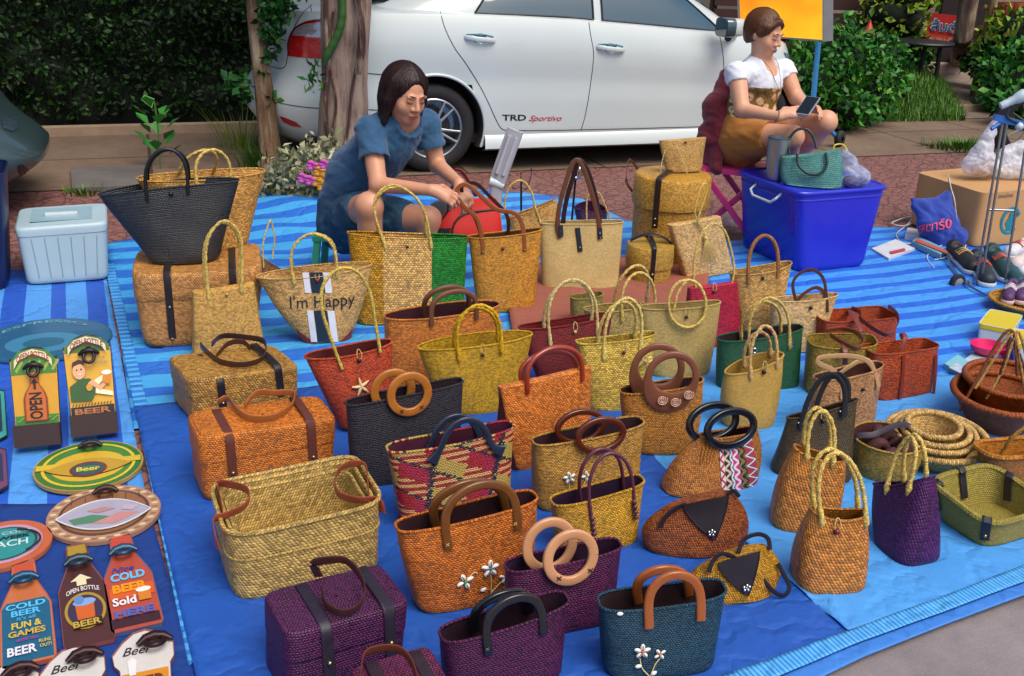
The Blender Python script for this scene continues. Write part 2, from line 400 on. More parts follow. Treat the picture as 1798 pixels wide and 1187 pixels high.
# hem at the lower right
cloth('cloth_hem',[(1190,1230),(1340,1180),(1490,1124),(1640,1070),(1800,1006),(2050,922)],[(1210,1275),(1352,1212),(1500,1148),(1650,1094),(1805,1034),(2060,948)],.022,
  mat_tarp('hem_right','3184d4','86d0ee',.011,25,.5,.0) if 0 else mat_tarp('hem_right','58a8d8','2f7cc8',.013,115,.5,.0),'pale blue ribbed hem along the front edge of the cloth','cloth hem',120,6,.6)
cloth('plain_cloth',[(1185,1262),(1352,1205),(1500,1142),(1650,1088),(1805,1028),(2060,942)],[(1200,1320),(1370,1236),(1515,1166),(1665,1106),(1815,1050),(2065,960)],.012,
  mat_tarp('under_blue','3a78c8'),'strip of blue under sheet showing beyond the ribbed hem beside the road','ground sheet',60,6,.4)
cloth('terracotta_cloth',[(880,480),(1000,470),(1100,462),(1245,455)],[(900,600),(1010,590),(1110,580),(1240,545)],.026,
  mat('8c5040',.85,0,.2,18,.003,60),'terracotta coloured cloth under the round lidded basket','ground sheet',40,30,1.2)
# ------------------------------------------------------------ bags
def fr_matrix(O,ux):
    uy=Vector((-ux.y,ux.x,0)); return Matrix(((ux.x,uy.x,0,O.x),(ux.y,uy.y,0,O.y),(0,0,1,O.z),(0,0,0,1)))
TAN,STRAW,OLIVE,ORG='b98a48','cda760','b09c4e','b8621e'
def sgp(a,p): return math.copysign(abs(a)**p,a)
class Bag:
    def __init__(s,name,label,q,d=(.12,.08),z0=.021,lean=None,e=2.6,sag=-.006,bsag=None,bulge=0,bd=.008,m=None,lining='same',closed=False,group='woven bags set out for sale',cat='bag',rim=.0035,back=None,lid=None,soft=.004,N=56,flare=None,rimmat=None,inset=.007,side=0):
        TL,TR,BL,BR=q; a=G(*BL,z0); b=G(*BR,z0); ux=(b-a).normalized(); O=(a+b)/2; s.w=(b-a).length; s.z0=z0
        s.mw=fr_matrix(O,ux); s.inv=s.mw.inverted(); s.tl=0
        h=(s.L(*TL).z+s.L(*TR).z)/2
        if lean is None: lean=(d[0]-d[1])/2/max(h,.02)
        s.tl=lean; l=s.L(*TL); r=s.L(*TR); s.xl1,s.zl,s.xr1,s.zr=l.x,l.z,r.x,r.z
        s.h=(l.z+r.z)/2
        if back:   # pixel of the top back left corner
            dd=(s.inv.to_3x3()@ray(*back)); o=s.inv@Vector((0,0,CAMH)); t=(s.zl-o.z)/dd.z; y=o.y+t*dd.y-s.zl*s.tl; d=(y*(d[0] if d[0]>0.5 else 1),y)
        s.d0,s.d1=d; s.e=e; s.sag=sag; s.bsag=sag if bsag is None else bsag; s.bulge=bulge; s.bd=bd; s.soft=soft; s.N=N; s.inset=inset; s.side=side
        s.seed=(hash(label)%97)*1.3 if 0 else sum(ord(c) for c in label)%97*1.3
        s.root=empty(name,s.mw,label=label,cat=cat,group=group); s.m=m; s.lm=None
        ts=[0,.02,.06,.14,.25,.38,.5,.62,.74,.85,.93,1]
        P=MB(); rows=[s.ring(t) for t in ts]; Lr=[0]; mid=rows[5]
        for i in range(N): Lr.append(Lr[-1]+(mid[(i+1)%N]-mid[i]).length)
        zs=[t*s.h for t in ts]; s.Lr=Lr
        if lid:
            k=[i for i,t in enumerate(ts) if t<=lid+.001]; lo=[s.ring(t) for t in ts if t<lid]+[s.ring(lid)]; zl=[t*s.h for t in ts if t<lid]+[lid*s.h]
            P.grid(lo,True,uv=lambda i,j:(Lr[j],zl[i])); P.cap(rows[0],flip=True)
            P.build('body',m,s.root,s.mw)
            tt=[lid-.02,lid-.015]+[t for t in ts if t>lid and t<.94]+[.965,.99,1]; g=[1.006,1.014]+[1.014]*(len(tt)-5)+[1.006,.985,.955]
            hi=[s.ring(t,grow=q_) for t,q_ in zip(tt,g)]; P=MB(); P.grid(hi,True,uv=lambda i,j:(Lr[j],tt[i]*s.h))
            s.captop(P,hi[-1]); P.build('lid',m,s.root,s.mw)
        else:
            P.grid(rows,True,uv=lambda i,j:(Lr[j],zs[i])); P.cap(rows[0],flip=True)
            top=rows[-1]
            if closed: s.captop(P,top)
            else: P.tube(top,rim,6,closed=True,twist=0)
            P.build('body',[m],s.root,s.mw)
            if not closed and lining is not None:
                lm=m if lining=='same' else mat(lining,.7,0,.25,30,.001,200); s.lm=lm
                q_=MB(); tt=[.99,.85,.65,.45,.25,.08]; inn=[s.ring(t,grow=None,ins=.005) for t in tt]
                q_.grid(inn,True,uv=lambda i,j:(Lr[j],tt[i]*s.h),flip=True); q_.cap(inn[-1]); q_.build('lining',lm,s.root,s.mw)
    def captop(s,P,ring):
        N=len(ring); c=sum(ring,Vector())/N; rows=[]
        for k in (1,.85,.6,.3,.02): rows.append([c+(p-c)*k+Vector((0,0,.004*(1-k))) for p in ring])
        P.grid(rows,True,uv=lambda i,j:(rows[i][j%N].x,rows[i][j%N].y))
    def L(s,px,py,off=0):
        o=s.inv@Vector((0,0,CAMH)); d=s.inv.to_3x3()@ray(px,py); t=(off+s.tl*o.z-o.y)/(d.y-s.tl*d.z); return o+d*t
    def ext(s,t):
        b=s.bulge*math.sin(PI*min(1,t)); return -s.w/2+(s.xl1+s.w/2)*t-b, s.w/2+(s.xr1-s.w/2)*t+b
    def zr_(s,f,back=False):
        g=1-(2*f-1)**2; return s.zl+(s.zr-s.zl)*f+(s.bsag if back else s.sag)*g
    def D(s,t): return s.d0+(s.d1-s.d0)*t+s.bd*math.sin(PI*t)
    def ring(s,t,grow=1,ins=0):
        out=[]; a,b=s.ext(t); D=s.D(t)
        r=1-(s.inset/ max(.05,s.w/2))*(1-t/.06)**2 if t<.06 else 1
        for j in range(s.N):
            th=2*PI*j/s.N+PI/2; c=sgp(math.cos(th),2/s.e); n=sgp(math.sin(th),2/s.e)   # n=+1 back
            g=(grow or 1)*r; hw=(b-a)/2-ins; hd=D/2-ins
            x=(a+b)/2+hw*c*g; f=(c+1)/2; kb=(n+1)/2; z=t*(s.zr_(f)*(1-kb)+s.zr_(f,True)*kb)
            y=z*s.tl+D/2+hd*n*g
            if s.soft:
                w_=mn.noise(Vector((x*9,z*9,y*9+s.seed)))*s.soft; y+=w_*(1 if t>.05 else 0); x+=w_*.6*(1 if t>.05 else 0)
            out.append(Vector((x,y,z)))
        return out
    def skin(s,x,z,off=0):
        t=z/max(.01,s.h)
        for _ in range(3):
            a,b=s.ext(t); f=min(1,max(0,(x-a)/(b-a))); t=z/max(.01,s.zr_(f))
        D=s.D(min(1,max(0,t))); q=abs(2*f-1); y=z*s.tl+D/2*(1-(max(0,1-q**s.e))**(1/s.e))
        if s.soft: y+=mn.noise(Vector((x*9,z*9,y*9+s.seed)))*s.soft
        return Vector((x,y-off,z))
    def S(s,px,py,off=.002):       # pixel -> point on the front skin
        p=s.L(px,py); 
        for _ in range(3):
            k=s.skin(p.x,p.z); p=s.L(px,py,k.y-p.z*s.tl)
        return s.skin(p.x,p.z,off)
    def part(s,name,mb,m,label=None): return tag(mb.build(name,m,s.root,s.mw),label)
    def handle(s,kind,A1,A2,ap,col=None,r=.005,bulge=.08,back=(0,0,0),n=30,p=.8,fr=True,depth=None,tail=.02,wd=.010,th=.004,end=None,lean=0):
        """front handle from pixels; back=(dx,dz,dy) shifts the rear copy's apex"""
        a=s.S(*A1); b=s.S(*A2); ym=(a.y-a.z*s.tl+b.y-b.z*s.tl)/2; c=s.L(*ap,ym)
        D=s.d1 if depth is None else depth
        def path(a,b,c):
            mid=(a+b)/2; u=(b-a); out=[]
            for i in range(n+1):
                q=PI*i/n; f=-math.cos(q)*(1+bulge*3*math.sin(q)**1.2*abs(math.cos(q)))
                out.append(mid+u*(f/2)+(c-mid)*(math.sin(q)**p))
            return out
        sets=[]
        if fr: sets.append(path(a,b,c))
        if back is not None:
            o=Vector((0,D,0)); k=Vector((back[0]*.5,back[2]-.62*D,back[1]-.012)); sets.append(path(a+o,b+o,c+o+k))
        for i,pts in enumerate(sets):
            mb=MB(); 
            if tail and not(i==1 and fr) : pts=[pts[0]-Vector((0,0,tail))]+pts+[pts[-1]-Vector((0,0,tail))]
            if kind=='rope': 
                rr=[r*1.0]*len(pts); 
                if tail: rr[0]=r*.5; rr[1]=r*1.5; rr[2]=r*1.25; rr[-1]=r*.5; rr[-2]=r*1.5; rr[-3]=r*1.25
                P2=spline(pts,len(pts)*3); R2=np.interp(np.linspace(0,1,len(P2)),np.linspace(0,1,len(rr)),rr).tolist()
                mb.tube(P2,R2,10,twist=210,waves=.15)
            elif kind=='tube': mb.tube(pts,r,10)
            else: mb.tube(pts,1,14,flat=(wd,th),W=lambda f,t: t.cross(Vector((0,1,0))))
            mm=col if not isinstance(col,str) else (weave(col,None,.006,.006,rough=.55,bump=.001) if kind=='rope' else LEA(col))
            h=s.part('handle',mb,mm)
            if end and i==0:
                q_=MB()
                for e_ in (pts[1],pts[-2]): q_.box(e_+Vector((0,-.003,-.008)),(wd*2.4,.006,.03))
                q_.build('handle_patch',LEA(end),h,s.mw)
        return s
    def strap(s,pts,col='4a2a1c',wd=.009,th=.0018,off=.004,name='strap',studs=(),W=None,n=40,raw=None):
        P=[s.L(x,y,off) if len(a)==2 else s.L(x,y,a[2]) for a in pts for x,y in [a[:2]]] if raw is None else raw
        mb=MB(); mb.tube(spline(P,n),1,10,flat=(wd,th),W=W or (lambda f,t: t.cross(Vector((0,1,0)))))
        h=s.part(name,mb,LEA(col) if isinstance(col,str) else col)
        if studs:
            for k in studs: MB().sphere(s.S(*k,.006),.004,5).build('stud',STUD,h,s.mw)
        return h
    def rope(s,pts,col='c8b468',r=.005,off=0,n=60,name='handle',closed=False,raw=None):
        P=[s.L(a[0],a[1],a[2] if len(a)>2 else off) for a in pts] if raw is None else raw
        mb=MB(); mb.tube(spline(P,n,closed),r,10,twist=210,waves=.15,closed=closed)
        return s.part(name,mb,weave(col,None,.006,.006,rough=.55,bump=.001) if isinstance(col,str) else col)
    def button(s,px,py,col='3a1a10',r=.007,cord=True,cc='c8b070'):
        c=s.S(px,py,.005); mb=MB(); mb.sphere(c,r,6); h=s.part('button',mb,mat(col,.25,0,.1,40))
        if cord:
            q_=MB(); t=c+Vector((0,0,.035)); q_.tube(spline([c+Vector((0,.004,0)),c+Vector((-.008,-.001,.015)),t+Vector((-.004,.006,0)),t+Vector((.004,.006,0)),c+Vector((.009,-.001,.014)),c],20),.0013,5); q_.build('cord',mat(cc,.7),h,s.mw)
    def ringh(s,c,rx,ry,col,wd=.012,th=.007,back=(0,0,0),depth=None,off=-.010,crescent=0,marks=None,plate=0):
        """flat ring handle; c pixel centre, rx/ry pixel radii to the tube's middle line"""
        cc=s.L(*c,off); ex=(s.L(c[0]+rx,c[1],off)-cc); ez=(s.L(c[0],c[1]-ry,off)-cc); ex=Vector((ex.length,0,0)); 
        ez=Vector((0,ez.y,ez.z))
        D=(s.d1 if depth is None else depth)-2*off
        for k in range(2 if back is not None else 1):
            o=Vector((0,0,0)) if k==0 else Vector((back[0]*.75,D*.62+back[2],back[1])); pts=[];rr=[]
            for i in range(40):
                a=2*PI*i/40; pts.append(cc+o+ex*math.cos(a)+ez*math.sin(a)); rr.append(1+crescent*max(0,-math.sin(a))**1.2)
            mb=MB(); rows=[]
            mb.tube(pts+[pts[0]],rr+[rr[0]],16,flat=(wd,th),W=lambda f,t: t.cross(Vector((0,1,0))),caps=False)
            h=s.part('handle',mb,col if not isinstance(col,str) else mat(col,.32,0,.3,14,.0006,60,coat=.3))
        return s
    def stitch(s,px,py,sz=.008,col='1c1008',off=.02,wdt=.0012):
        c=s.L(px,py,-off); mb=MB()
        for a in (-1,1): mb.tube([c+Vector((-sz,0,-sz*a)),c+Vector((sz,0,sz*a))],wdt,5)
        s.part('stitching',mb,mat(col,.7))
    def flower(s,px,py,r=.016,n=5,cc='2a8a50',rot=0.3,arc=2*PI,part=None):
        c=s.S(px,py,.004); mb=part or MB()
        for i in range(n):
            a=rot+arc*i/n; d=Vector((math.cos(a),0,math.sin(a))); R=Matrix.Rotation(-a,3,'Y')
            p=c+d*r*.68; k=s.skin(p.x,p.z,.004); mb.sphere(k,r*.52,6,0,(1,.5,.62),R)
            mb.tube([k+d*r*.42+Vector((0,-r*.22,0)),k-Vector((0,r*.29,0)),k-d*r*.42+Vector((0,-r*.22,0))],r*.06,4,mi=2)
        mb.sphere(c+Vector((0,-.001,0)),r*.25,6,1)
        if part is None: s.part('shell_flower',mb,[mat('e8e6e2',.3,0,.05),mat(cc,.4),mat('6a6460',.6)])
        return mb
    def stem(s,pts,col='d8c890',r=.0014):
        mb=MB(); mb.tube(spline([s.S(*p,.003) for p in pts],20),r,5); s.part('stem',mb,mat(col,.7))
    def shell(s,px,py,a=0,r=.016):
        k=s.S(px,py,.004); mb=MB(); R=Matrix.Rotation(-a,3,'Y'); mb.sphere(k,r*.55,6,0,(1,.5,.62),R); s.part('shell',mb,mat('e8e6e2',.3,0,.05))
    def patch(s,pts,col,off=.002,name='corner_patch',n=6,m=None):
        """triangle or quad patch that follows the skin; pts in pixels"""
        P=[s.S(*p,off) for p in pts]; rows=[]
        if len(P)==3: P=[P[0],P[1],P[2],P[0]]
        for i in range(n+1):
            f=i/n; a=P[0].lerp(P[3],f); b=P[1].lerp(P[2],f)
            rows.append([s.skin(*(lambda v:(v.x,v.z))(a.lerp(b,j/n)),off) for j in range(n+1)])
        mb=MB(); mb.grid(rows,uv=lambda i,j:(j/n,i/n)); return s.part(name,mb,m or LEA(col))
    def wrapstrap(s,px,col='2a1c1c',wd=.013,th=.0016,studs=(.33,),z1=.04,backz=.5,lid=.62):
        """belt round a box, at pixel x on the top front edge"""
        x=s.L(px,(s_y:=0) or 0).x if False else px; P=[]; g=.005
        def fy(z): return s.skin(x,z,g+.001).y
        P=[Vector((x,fy(z),z)) for z in np.linspace(z1,s.h*.93,9)]+[Vector((x,fy(s.h*.95)+.006,s.h+.001)),Vector((x,s.tl*s.h+.02,s.h+.006))]
        P+=[Vector((x,s.tl*s.h+s.d1*f,s.h+.008)) for f in (.3,.5,.7,.9)]+[Vector((x,s.tl*s.h+s.d1*1.03,s.h*.93)),Vector((x,s.tl*s.h+s.d1*1.06,s.h*backz))]
        mb=MB(); mb.tube(P,1,10,flat=(wd,th),W=(1,0,0)); h=s.part('strap',mb,LEA(col,.5))
        for k in studs: MB().sphere(s.skin(x,s.h*k,.009),.0055,6).build('stud',STUD,h,s.mw)
ROPE='c9b468'
TW=lambda c,su=.012,sv=.008,**k: weave(c,None,su,sv,'plain',**k)
TD=lambda c,su=.013,sv=.009,**k: weave(c,None,su,sv,'twill',**k)
CH=lambda c,su=.014,sv=.010,**k: weave(c,None,su,sv,'chev',**k)
def topx(b,px,py): # local x of a pixel on the top front edge
    return b.L(px,py).x
# --- back left stack
bx=Bag('lidded_basket','large tan lidded straw box with black straps under the black tote',((228,484),(460,470),(252,612),(450,600)),back=(216,436),e=7,m=TD('a87c48'),lid=.66,cat='basket',soft=.006,bulge=.008)
for x,y in ((293,480),(408,474)): bx.wrapstrap(topx(bx,x,y),'1e1618',.014,studs=(.55,.12))
bx.patch([(252,610),(290,607),(242,588)],'1a1416'); H3=bx.h+bx.z0+.004
b=Bag('straw_tote','big natural straw tote standing behind the black tote on the large box',((258,322),(481,304),(330,452),(446,430)),z0=H3,d=(.13,.17),m=TW('c49a58',.014,.010),e=2.4,bsag=-.004,soft=.006)
b.handle('rope',(345,322),(405,318),(372,263),ROPE,.006,back=(0,0,0),depth=.16)
b=Bag('straw_tote','wide black straw tote with black handles on top of the large box',((169,348),(420,322),(262,467),(384,462)),z0=H3,d=(.13,.12),m=weave('20262c','07080c',.012,.009,'plain',rough=.35,spec=.7,var=.4),e=2.3,sag=.012,soft=.008)
b.handle('tube',(258,345),(330,332),(288,262),'101418',.007,back=(.01,0,0)); b.button(300,340,'0c0c10',.009,False)
b=Bag('square_bag','square tan bag with tall twin rope handles in front of the large box',((340,516),(448,499),(342,632),(468,614)),d=(.09,.05),e=5,m=TW('c09a54',.012,.007),soft=.004,closed=True)
b.handle('rope',(366,520),(424,508),(392,388),ROPE,.0055,bulge=.22,back=(-.006,0,0),p=.7); b.button(398,516,'c09a50',.007,False)
b=Bag('straw_pouch','small dull brown straw pouch leaning behind the large tan box',((452,446),(500,476),(470,500),(505,492)),d=(.09,.04),m=TW('8a6038',.012,.008),e=2.4)
b.rope([(463,470),(462,430),(470,398),(476,388),(482,420),(478,455)],ROPE,.004)
# I'm Happy tote
b=Bag('straw_tote',"straw tote lettered I'm Happy with navy and white centre stripes",((450,493),(655,470),(530,604),(617,600)),d=(.11,.11),m=TW('c8a468',.012,.008),e=2.3,sag=-.012,bsag=.002,bulge=.012)
def stripe(b,x0,x1,y0,y1,sl,col,m=None,name='stripe'):
    n=10; rows=[]
    for i in range(n+1):
        y=y0+(y1-y0)*i/n; dx=sl*(y-y0); rows.append([b.S(x0+(x1-x0)*j/3+dx,y,.0025) for j in range(4)])
    mb=MB(); mb.grid(rows,uv=lambda i,j:(j/3*.03,i/n*.2)); b.part(name,mb,m or mat(col,.6,0,.1,60,.0006,400))
for x0,x1,c in ((531,542,'e4e6ea'),(543,566,'1c2c3c'),(567,579,'e4e6ea')):
    stripe(b,x0,x1,478,514,.13,c); stripe(b,x0+8,x1+8,545,600,.13,c)
mb=MB(); o=b.S(508,532).x; w_=b.S(622,525).x-o; me=text_mesh("I'm Happy",1); X=[v.co.x for v in me.vertices]; bpy.data.meshes.remove(me); k=w_/(max(X)-min(X))
zc=b.S(565,530).z
text_to(mb,"I'm Happy",k,lambda x,y:b.skin(o+w_/2+x,zc+y*1.15+x*.02,.0035),sx=1); b.part('lettering',mb,mat('1a2430',.6,0,0))
b.handle('rope',(516,494),(592,482),(545,411),ROPE,.0055,bulge=.12,back=(.01,0,0)); b.button(557,492,'8a1420',.007)
b.patch([(530,603),(556,603),(519,578)],'8a2020'); b.patch([(598,600),(617,600),(621,574)],'8a2020')
# coral tote
# three colour tote
b=Bag('straw_tote','wide straw tote in yellow, natural and green bands',((613,413),(825,420),(630,574),(818,560)),d=(.12,.08),m=None or TW('c8a05c',.016,.012),e=3)
x1,x2=b.L(672,430).x,b.L(758,430).x
for ch in b.root.children: ch.data.materials.clear(); ch.data.materials.append(weave('c8a464',None,.017,.013,'plain',bands=(0,[(-1,x1,'b88410'),(x2,1,'147818')])))
b.handle('rope',(676,432),(757,432),(690,325),ROPE,.0055,bulge=.2,back=(.03,-.005,0)); b.button(715,433)
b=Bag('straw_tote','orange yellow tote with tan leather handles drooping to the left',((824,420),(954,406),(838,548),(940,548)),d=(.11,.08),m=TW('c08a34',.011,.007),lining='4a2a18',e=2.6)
b.strap([(848,446),(847,425),(838,385),(812,360),(802,335),(818,324),(845,345),(872,368),(905,375),(918,400),(921,442)],'8a4a22',.010,studs=((848,442),(921,438)))
b.strap([(850,430,.07),(835,385,.06),(815,350,.05),(812,326,.04),(835,322,.04),(860,345,.05),(890,378,.06),(892,410,.07)],'3a1c12',.008)
b.strap([(884,415),(883,436)],'9a5a2a',.009); b.button(883,436,'6a1a14',.008,False)
b=Bag('straw_tote','cream straw tote with long dark leather straps held up by a hook',((950,394),(1097,392),(954,512),(1088,512)),d=(.13,.07),m=weave('d2b880',None,.009,.006,'chev',var=.15),e=3.2,sag=-.003)
for dy,dx in ((-.003,0),(.06,10)):
    b.strap([(984+dx,418,dy),(979+dx,392,dy),(985+dx,350,dy*.8),(1000+dx,300,dy*.5),(1012+dx*.4,281,dy*.4),(1026+dx*.6,300,dy*.5),(1042+dx*.5,350,dy*.8),(1051+dx*.2,390,dy),(1053,412,dy)],'5a3420' if dx==0 else '2c1a18',.011)
for x,y in ((984,408),(1053,412)): b.strap([(x,y-12),(x+1,y+8)],'1c2634',.012,studs=((x,y-3),(x+1,y+5)),off=-.004)
b.strap([(1014,400),(1019,442)],'1c2634',.012,studs=((1018,434),),off=-.002)
# hook stands behind
def hookstand(foot,top,label,hooks,chrome):
    f=G(*foot); r=empty('hook_stand',loc=f,label=label,cat='stand'); f0=f
    t=at(*top,f.y); h=t.z; mb=MB(); mb.tube([(0,0,.01),(t.x-f.x,0,h)],.006,8); mb.build('pole',mat('22242a',.4,.6,0),r)
    for hx,hy in hooks:
        p=at(hx,hy,f.y)-f; m2=MB(); a=Vector((t.x-f.x,0,h-.03)); m2.tube(spline([a,a+Vector(((p.x-a.x)*.6,-.02,-.01)),Vector((p.x,-.03,p.z-.03)),p],16),.004 if chrome else .003,6); m2.sphere(p,.006,5); m2.build('hook',CHROME if chrome else mat('3a3c42',.35,.7,0),r)
    m3=MB()
    for a in (0,2.1,4.2): m3.tube([(0,0,.03),(.12*math.cos(a),.12*math.sin(a),.015)],.006,6)
    m3.build('base',mat('22242a',.4,.6,0),r)
hookstand((915,400),(915,318),'black hook stand behind the orange yellow tote',((895,308),(915,304),(933,297)),False)
hookstand((1001,420),(1012,300),'chrome hook stand holding up the cream tote straps',((1004,284),(1010,282),(1018,286),(1023,282)),True)
b=Bag('straw_tote','natural straw tote with its top folded over, behind the cream tote',((893,384),(978,352),(905,450),(985,452)),d=(.09,.06),m=TW('c09a5c'),e=2.6)
b.rope([(893,400),(886,360),(895,328),(915,317),(932,335),(940,365),(950,392)],ROPE,.0055)
b=Bag('round_basket','small round purple basket behind the cream tote',((1008,368),(1068,372),(1015,400),(1066,402)),d=(.14,.10),m=TW('4a1848',.008,.006),e=2,bsag=.03,cat='basket')
b.rope([(1030,392),(1032,345),(1050,338),(1062,360),(1074,392)],'c8a868',.005)
# round lidded baskets
def round_lidded(name,label,cpx,rpx,topy,lidf,m,z0=.016,straps=(),scol='2a1c18',loop=None,flat=1.0):
    c=G(*cpx,z0); sc=1800/((c-Vector((0,0,CAMH))).dot(RM@Vector((0,0,-1)))); r=rpx/sc
    # height from topy: pixel of the front top edge
    fr=c-Vector((c.x,c.y,0)).normalized()*r; d=ray(cpx[0],topy); t=fr.y/d.y; h=CAMH+d.z*t-z0
    root=empty(name,loc=c,label=label,cat='basket',group='round baskets with lids'); 
    mb=MB(); H=h*lidf; mb.lathe([(.02,0),(r*.93,0),(r*.96,.01),(r*.97,H*.5),(r*.97,H),(r*.9,H),(r*.88,H*.4)],n=48); mb.build('body',m,root)
    mb=MB(); mb.lathe([(r*.99,H-.03),(r*1.03,H-.03),(r*1.04,H),(r*1.02,h*.97),(r*.98,h*.995),(r*.9,h),(r*.5,h+.006),(.01,h+.008)],n=48); mb.build('lid',m,root)
    return root,c,r,h,H
def belt(root,c,r,h,H,ang,col,wd,zlow,rr=1.05,studs=True,name='strap'):
    """strap over the lid from the front at angle ang"""
    d=Vector((math.cos(ang),math.sin(ang),0)); P=[d*r*1.055+Vector((0,0,z)) for z in (zlow,(zlow+h)/2,h*.95)]+[d*r*.98+Vector((0,0,h+.012)),d*r*.5+Vector((0,0,h+.022)),Vector((0,0,h+.026)),-d*r*.6+Vector((0,0,h+.02)),-d*r*1.0+Vector((0,0,h+.008)),-d*r*1.06+Vector((0,0,h*.85))]
    mb=MB(); mb.tube(spline(P,40),1,10,flat=(wd,.002),W=d.cross(Vector((0,0,1)))); o=mb.build(name,LEA(col),root)
    if studs:
        for zz in (.015,.05): MB().sphere(d*r*1.07+Vector((0,0,zlow+zz)),.006,5).build('stud',STUD,o)
root,c,r,h,H=round_lidded('lidded_basket','tall round lidded straw basket carrying a small straw purse on its lid',(1168,452),64,318,.72,TW('b48c3c',.012,.008))
belt(root,c,r,h,H,R_(-118),'2a1a14',.016,H-.12); HB=h+.03
mb=MB(); dd=[Vector((math.cos(a),math.sin(a),0))*r for a in (R_(150),R_(205))]
mb.tube(spline([Vector((-r*.75,r*.6,h-.05)),Vector((-r*1.15,.05,h+.05)),Vector((-r*1.25,-.03,h-.04)),Vector((-r*1.06,-.02,h-.1))],30),1,10,flat=(.008,.002),W=(0,.3,1)); mb.build('strap',LEA('4a2a1c'),root)
b=Bag('straw_purse','small straw purse on the lid of the tall round basket',((1161,248),(1244,242),(1176,304),(1237,301)),z0=HB,d=(.07,.045),m=TW('b8985c',.009,.006),e=2.3,closed=True)
b.rope([(1168,262),(1160,300),(1168,325),(1190,338),(1210,325),(1198,280),(1186,255)],'c8bc90',.0025,off=-.02); b.button(1203,250,r=.006,cord=False)
root,c,r,h,H=round_lidded('lidded_basket','small round lidded straw basket with black buckled strap',(1137,492),40,438,.6,TW('a88a3e',.010,.007))
belt(root,c,r,h,H,R_(-88),'16161c',.011,.02)
mb=MB(); mb.tube(spline([Vector((-r*.9,0,h+.01)),Vector((-.02,-.02,h+.05)),Vector((r*.6,-.02,h+.03)),Vector((r*1.1,.02,h-.03))],24),1,10,flat=(.010,.002),W=(0,1,.4)); mb.build('strap',LEA('1c1c28'),root)
b=Bag('square_bag','square natural straw bag leaning back, with a rope tassel',((1180,397),(1268,381),(1209,492),(1291,478)),d=(.06,.05),m=TW('c8aa74',.012,.008),e=6,closed=True)
b.rope([(1228,395),(1220,372),(1228,335),(1238,322),(1241,335),(1232,365),(1226,385),(1233,402),(1240,420)],ROPE,.004,off=-.012)
mb=MB()
for i in range(14):
    a=b.L(1240,418,-.012); e_=b.L(1240+(i-6.5)*2.2+8,455+(i%3)*2,-.014-.001*(i%2)); mb.tube(spline([a,a.lerp(e_,.4)+Vector(((i-6.5)*.0012,-.004,0)),e_],8),.0015,5)
mb.sphere(b.L(1239,418,-.014),.010,6); b.part('tassel',mb,mat('c8b060',.7))
b=Bag('straw_bag','flat crimson straw bag behind the big olive tote',((1212,507),(1297,496),(1214,618),(1308,606)),d=(.09,.03),m=TW('9c1436',.014,.010),e=5,closed=True,soft=.003)
b.rope([(1226,512),(1218,490),(1222,440),(1236,404),(1254,393),(1272,405),(1284,440),(1289,475),(1284,500)],ROPE,.005,off=.01); b.button(1253,512,'2a1414')
b=Bag('straw_tote','natural straw tote with one wrapped tan handle below the blue bin',((1288,484),(1397,466),(1308,602),(1372,600)),d=(.10,.09),m=TW('c09c60',.014,.009),e=2.4,sag=-.012)
b.handle('tube',(1314,490),(1366,478),(1340,414),weave('9a6c3c',None,.004,.004,'twill'),.008,bulge=.06,back=None); b.button(1339,488,'1c1210')
b=Bag('straw_tote','cream straw tote with thin dark brown leather handles',((1360,531),(1478,521),(1368,622),(1450,616)),d=(.10,.07),m=TW('ccb080',.013,.008),e=2.5)
b.strap([(1404,556),(1398,530),(1392,500),(1402,482),(1425,473),(1445,488),(1451,520),(1453,548)],'4a2c20',.007)
b.strap([(1400,528,.05),(1412,515,.05),(1432,505,.06),(1446,512,.06),(1450,524,.06)],'5a3424',.008); b.button(1423,540,'14100e',.008)
b=Bag('straw_tote','big round shouldered olive straw tote with a drooping rope handle',((1128,545),(1270,535),(1148,668),(1252,664)),d=(.12,.07),m=weave('b4a064',None,.010,.006,'plain',var=.2),e=2.7,bulge=.006)
b.rope([(1206,492),(1190,497),(1177,515),(1174,540),(1182,562),(1200,574),(1220,572),(1236,555),(1239,528),(1230,504),(1218,494)],ROPE,.006,off=-.012,closed=True); b.button(1205,556)
b.rope([(1183,545),(1190,515),(1205,495,.02),(1216,495,.03)],ROPE,.005,off=0)
b=Bag('straw_bag','small open khaki straw bag at the edge of the terracotta cloth',((1006,526),(1062,519),(1008,575),(1062,572)),d=(.07,.07),m=TW('8c8044',.010,.007),e=3,z0=.03)
b=Bag('straw_tote','faded khaki straw tote half hidden behind the pale yellow bag',((1032,549),(1140,540),(1040,618),(1138,610)),d=(.09,.08),m=TW('a8965a',.012,.008),e=2.6,bsag=0)
b.handle('rope',(1092,560),(1150,548),(1120,479),ROPE,.006,back=(.012,.03,0),depth=.10); b.button(1124,548)
b=Bag('straw_tote','dark red straw tote with cream rope handles',((916,581),(1081,556),(955,684),(1066,672)),d=(.10,.07),m=weave('7a1e20','c07858' and '2c0808',.011,.008,'chev'),e=2.5)
b.handle('rope',(966,602),(1049,588),(1002,491),'c9bc84',.0055,back=(.016,-.004,0),bulge=.1); b.button(1009,582,'c0a878',.007)
b=Bag('straw_tote','pale yellow straw bag with a dried knot tied at its side',((1018,606),(1156,589),(1042,728),(1148,716)),d=(.13,.06),m=TW('bea64e',.014,.010),e=3.4)
b.handle('rope',(1060,626),(1124,612),(1098,524),'c9bc74',.0058,back=(-.012,-.01,0),bulge=.1); b.button(1095,618,'5a1420')
mb=MB(); P=[b.S(*k,.012) for k in ((1108,640),(1125,628),(1140,618),(1148,600))]
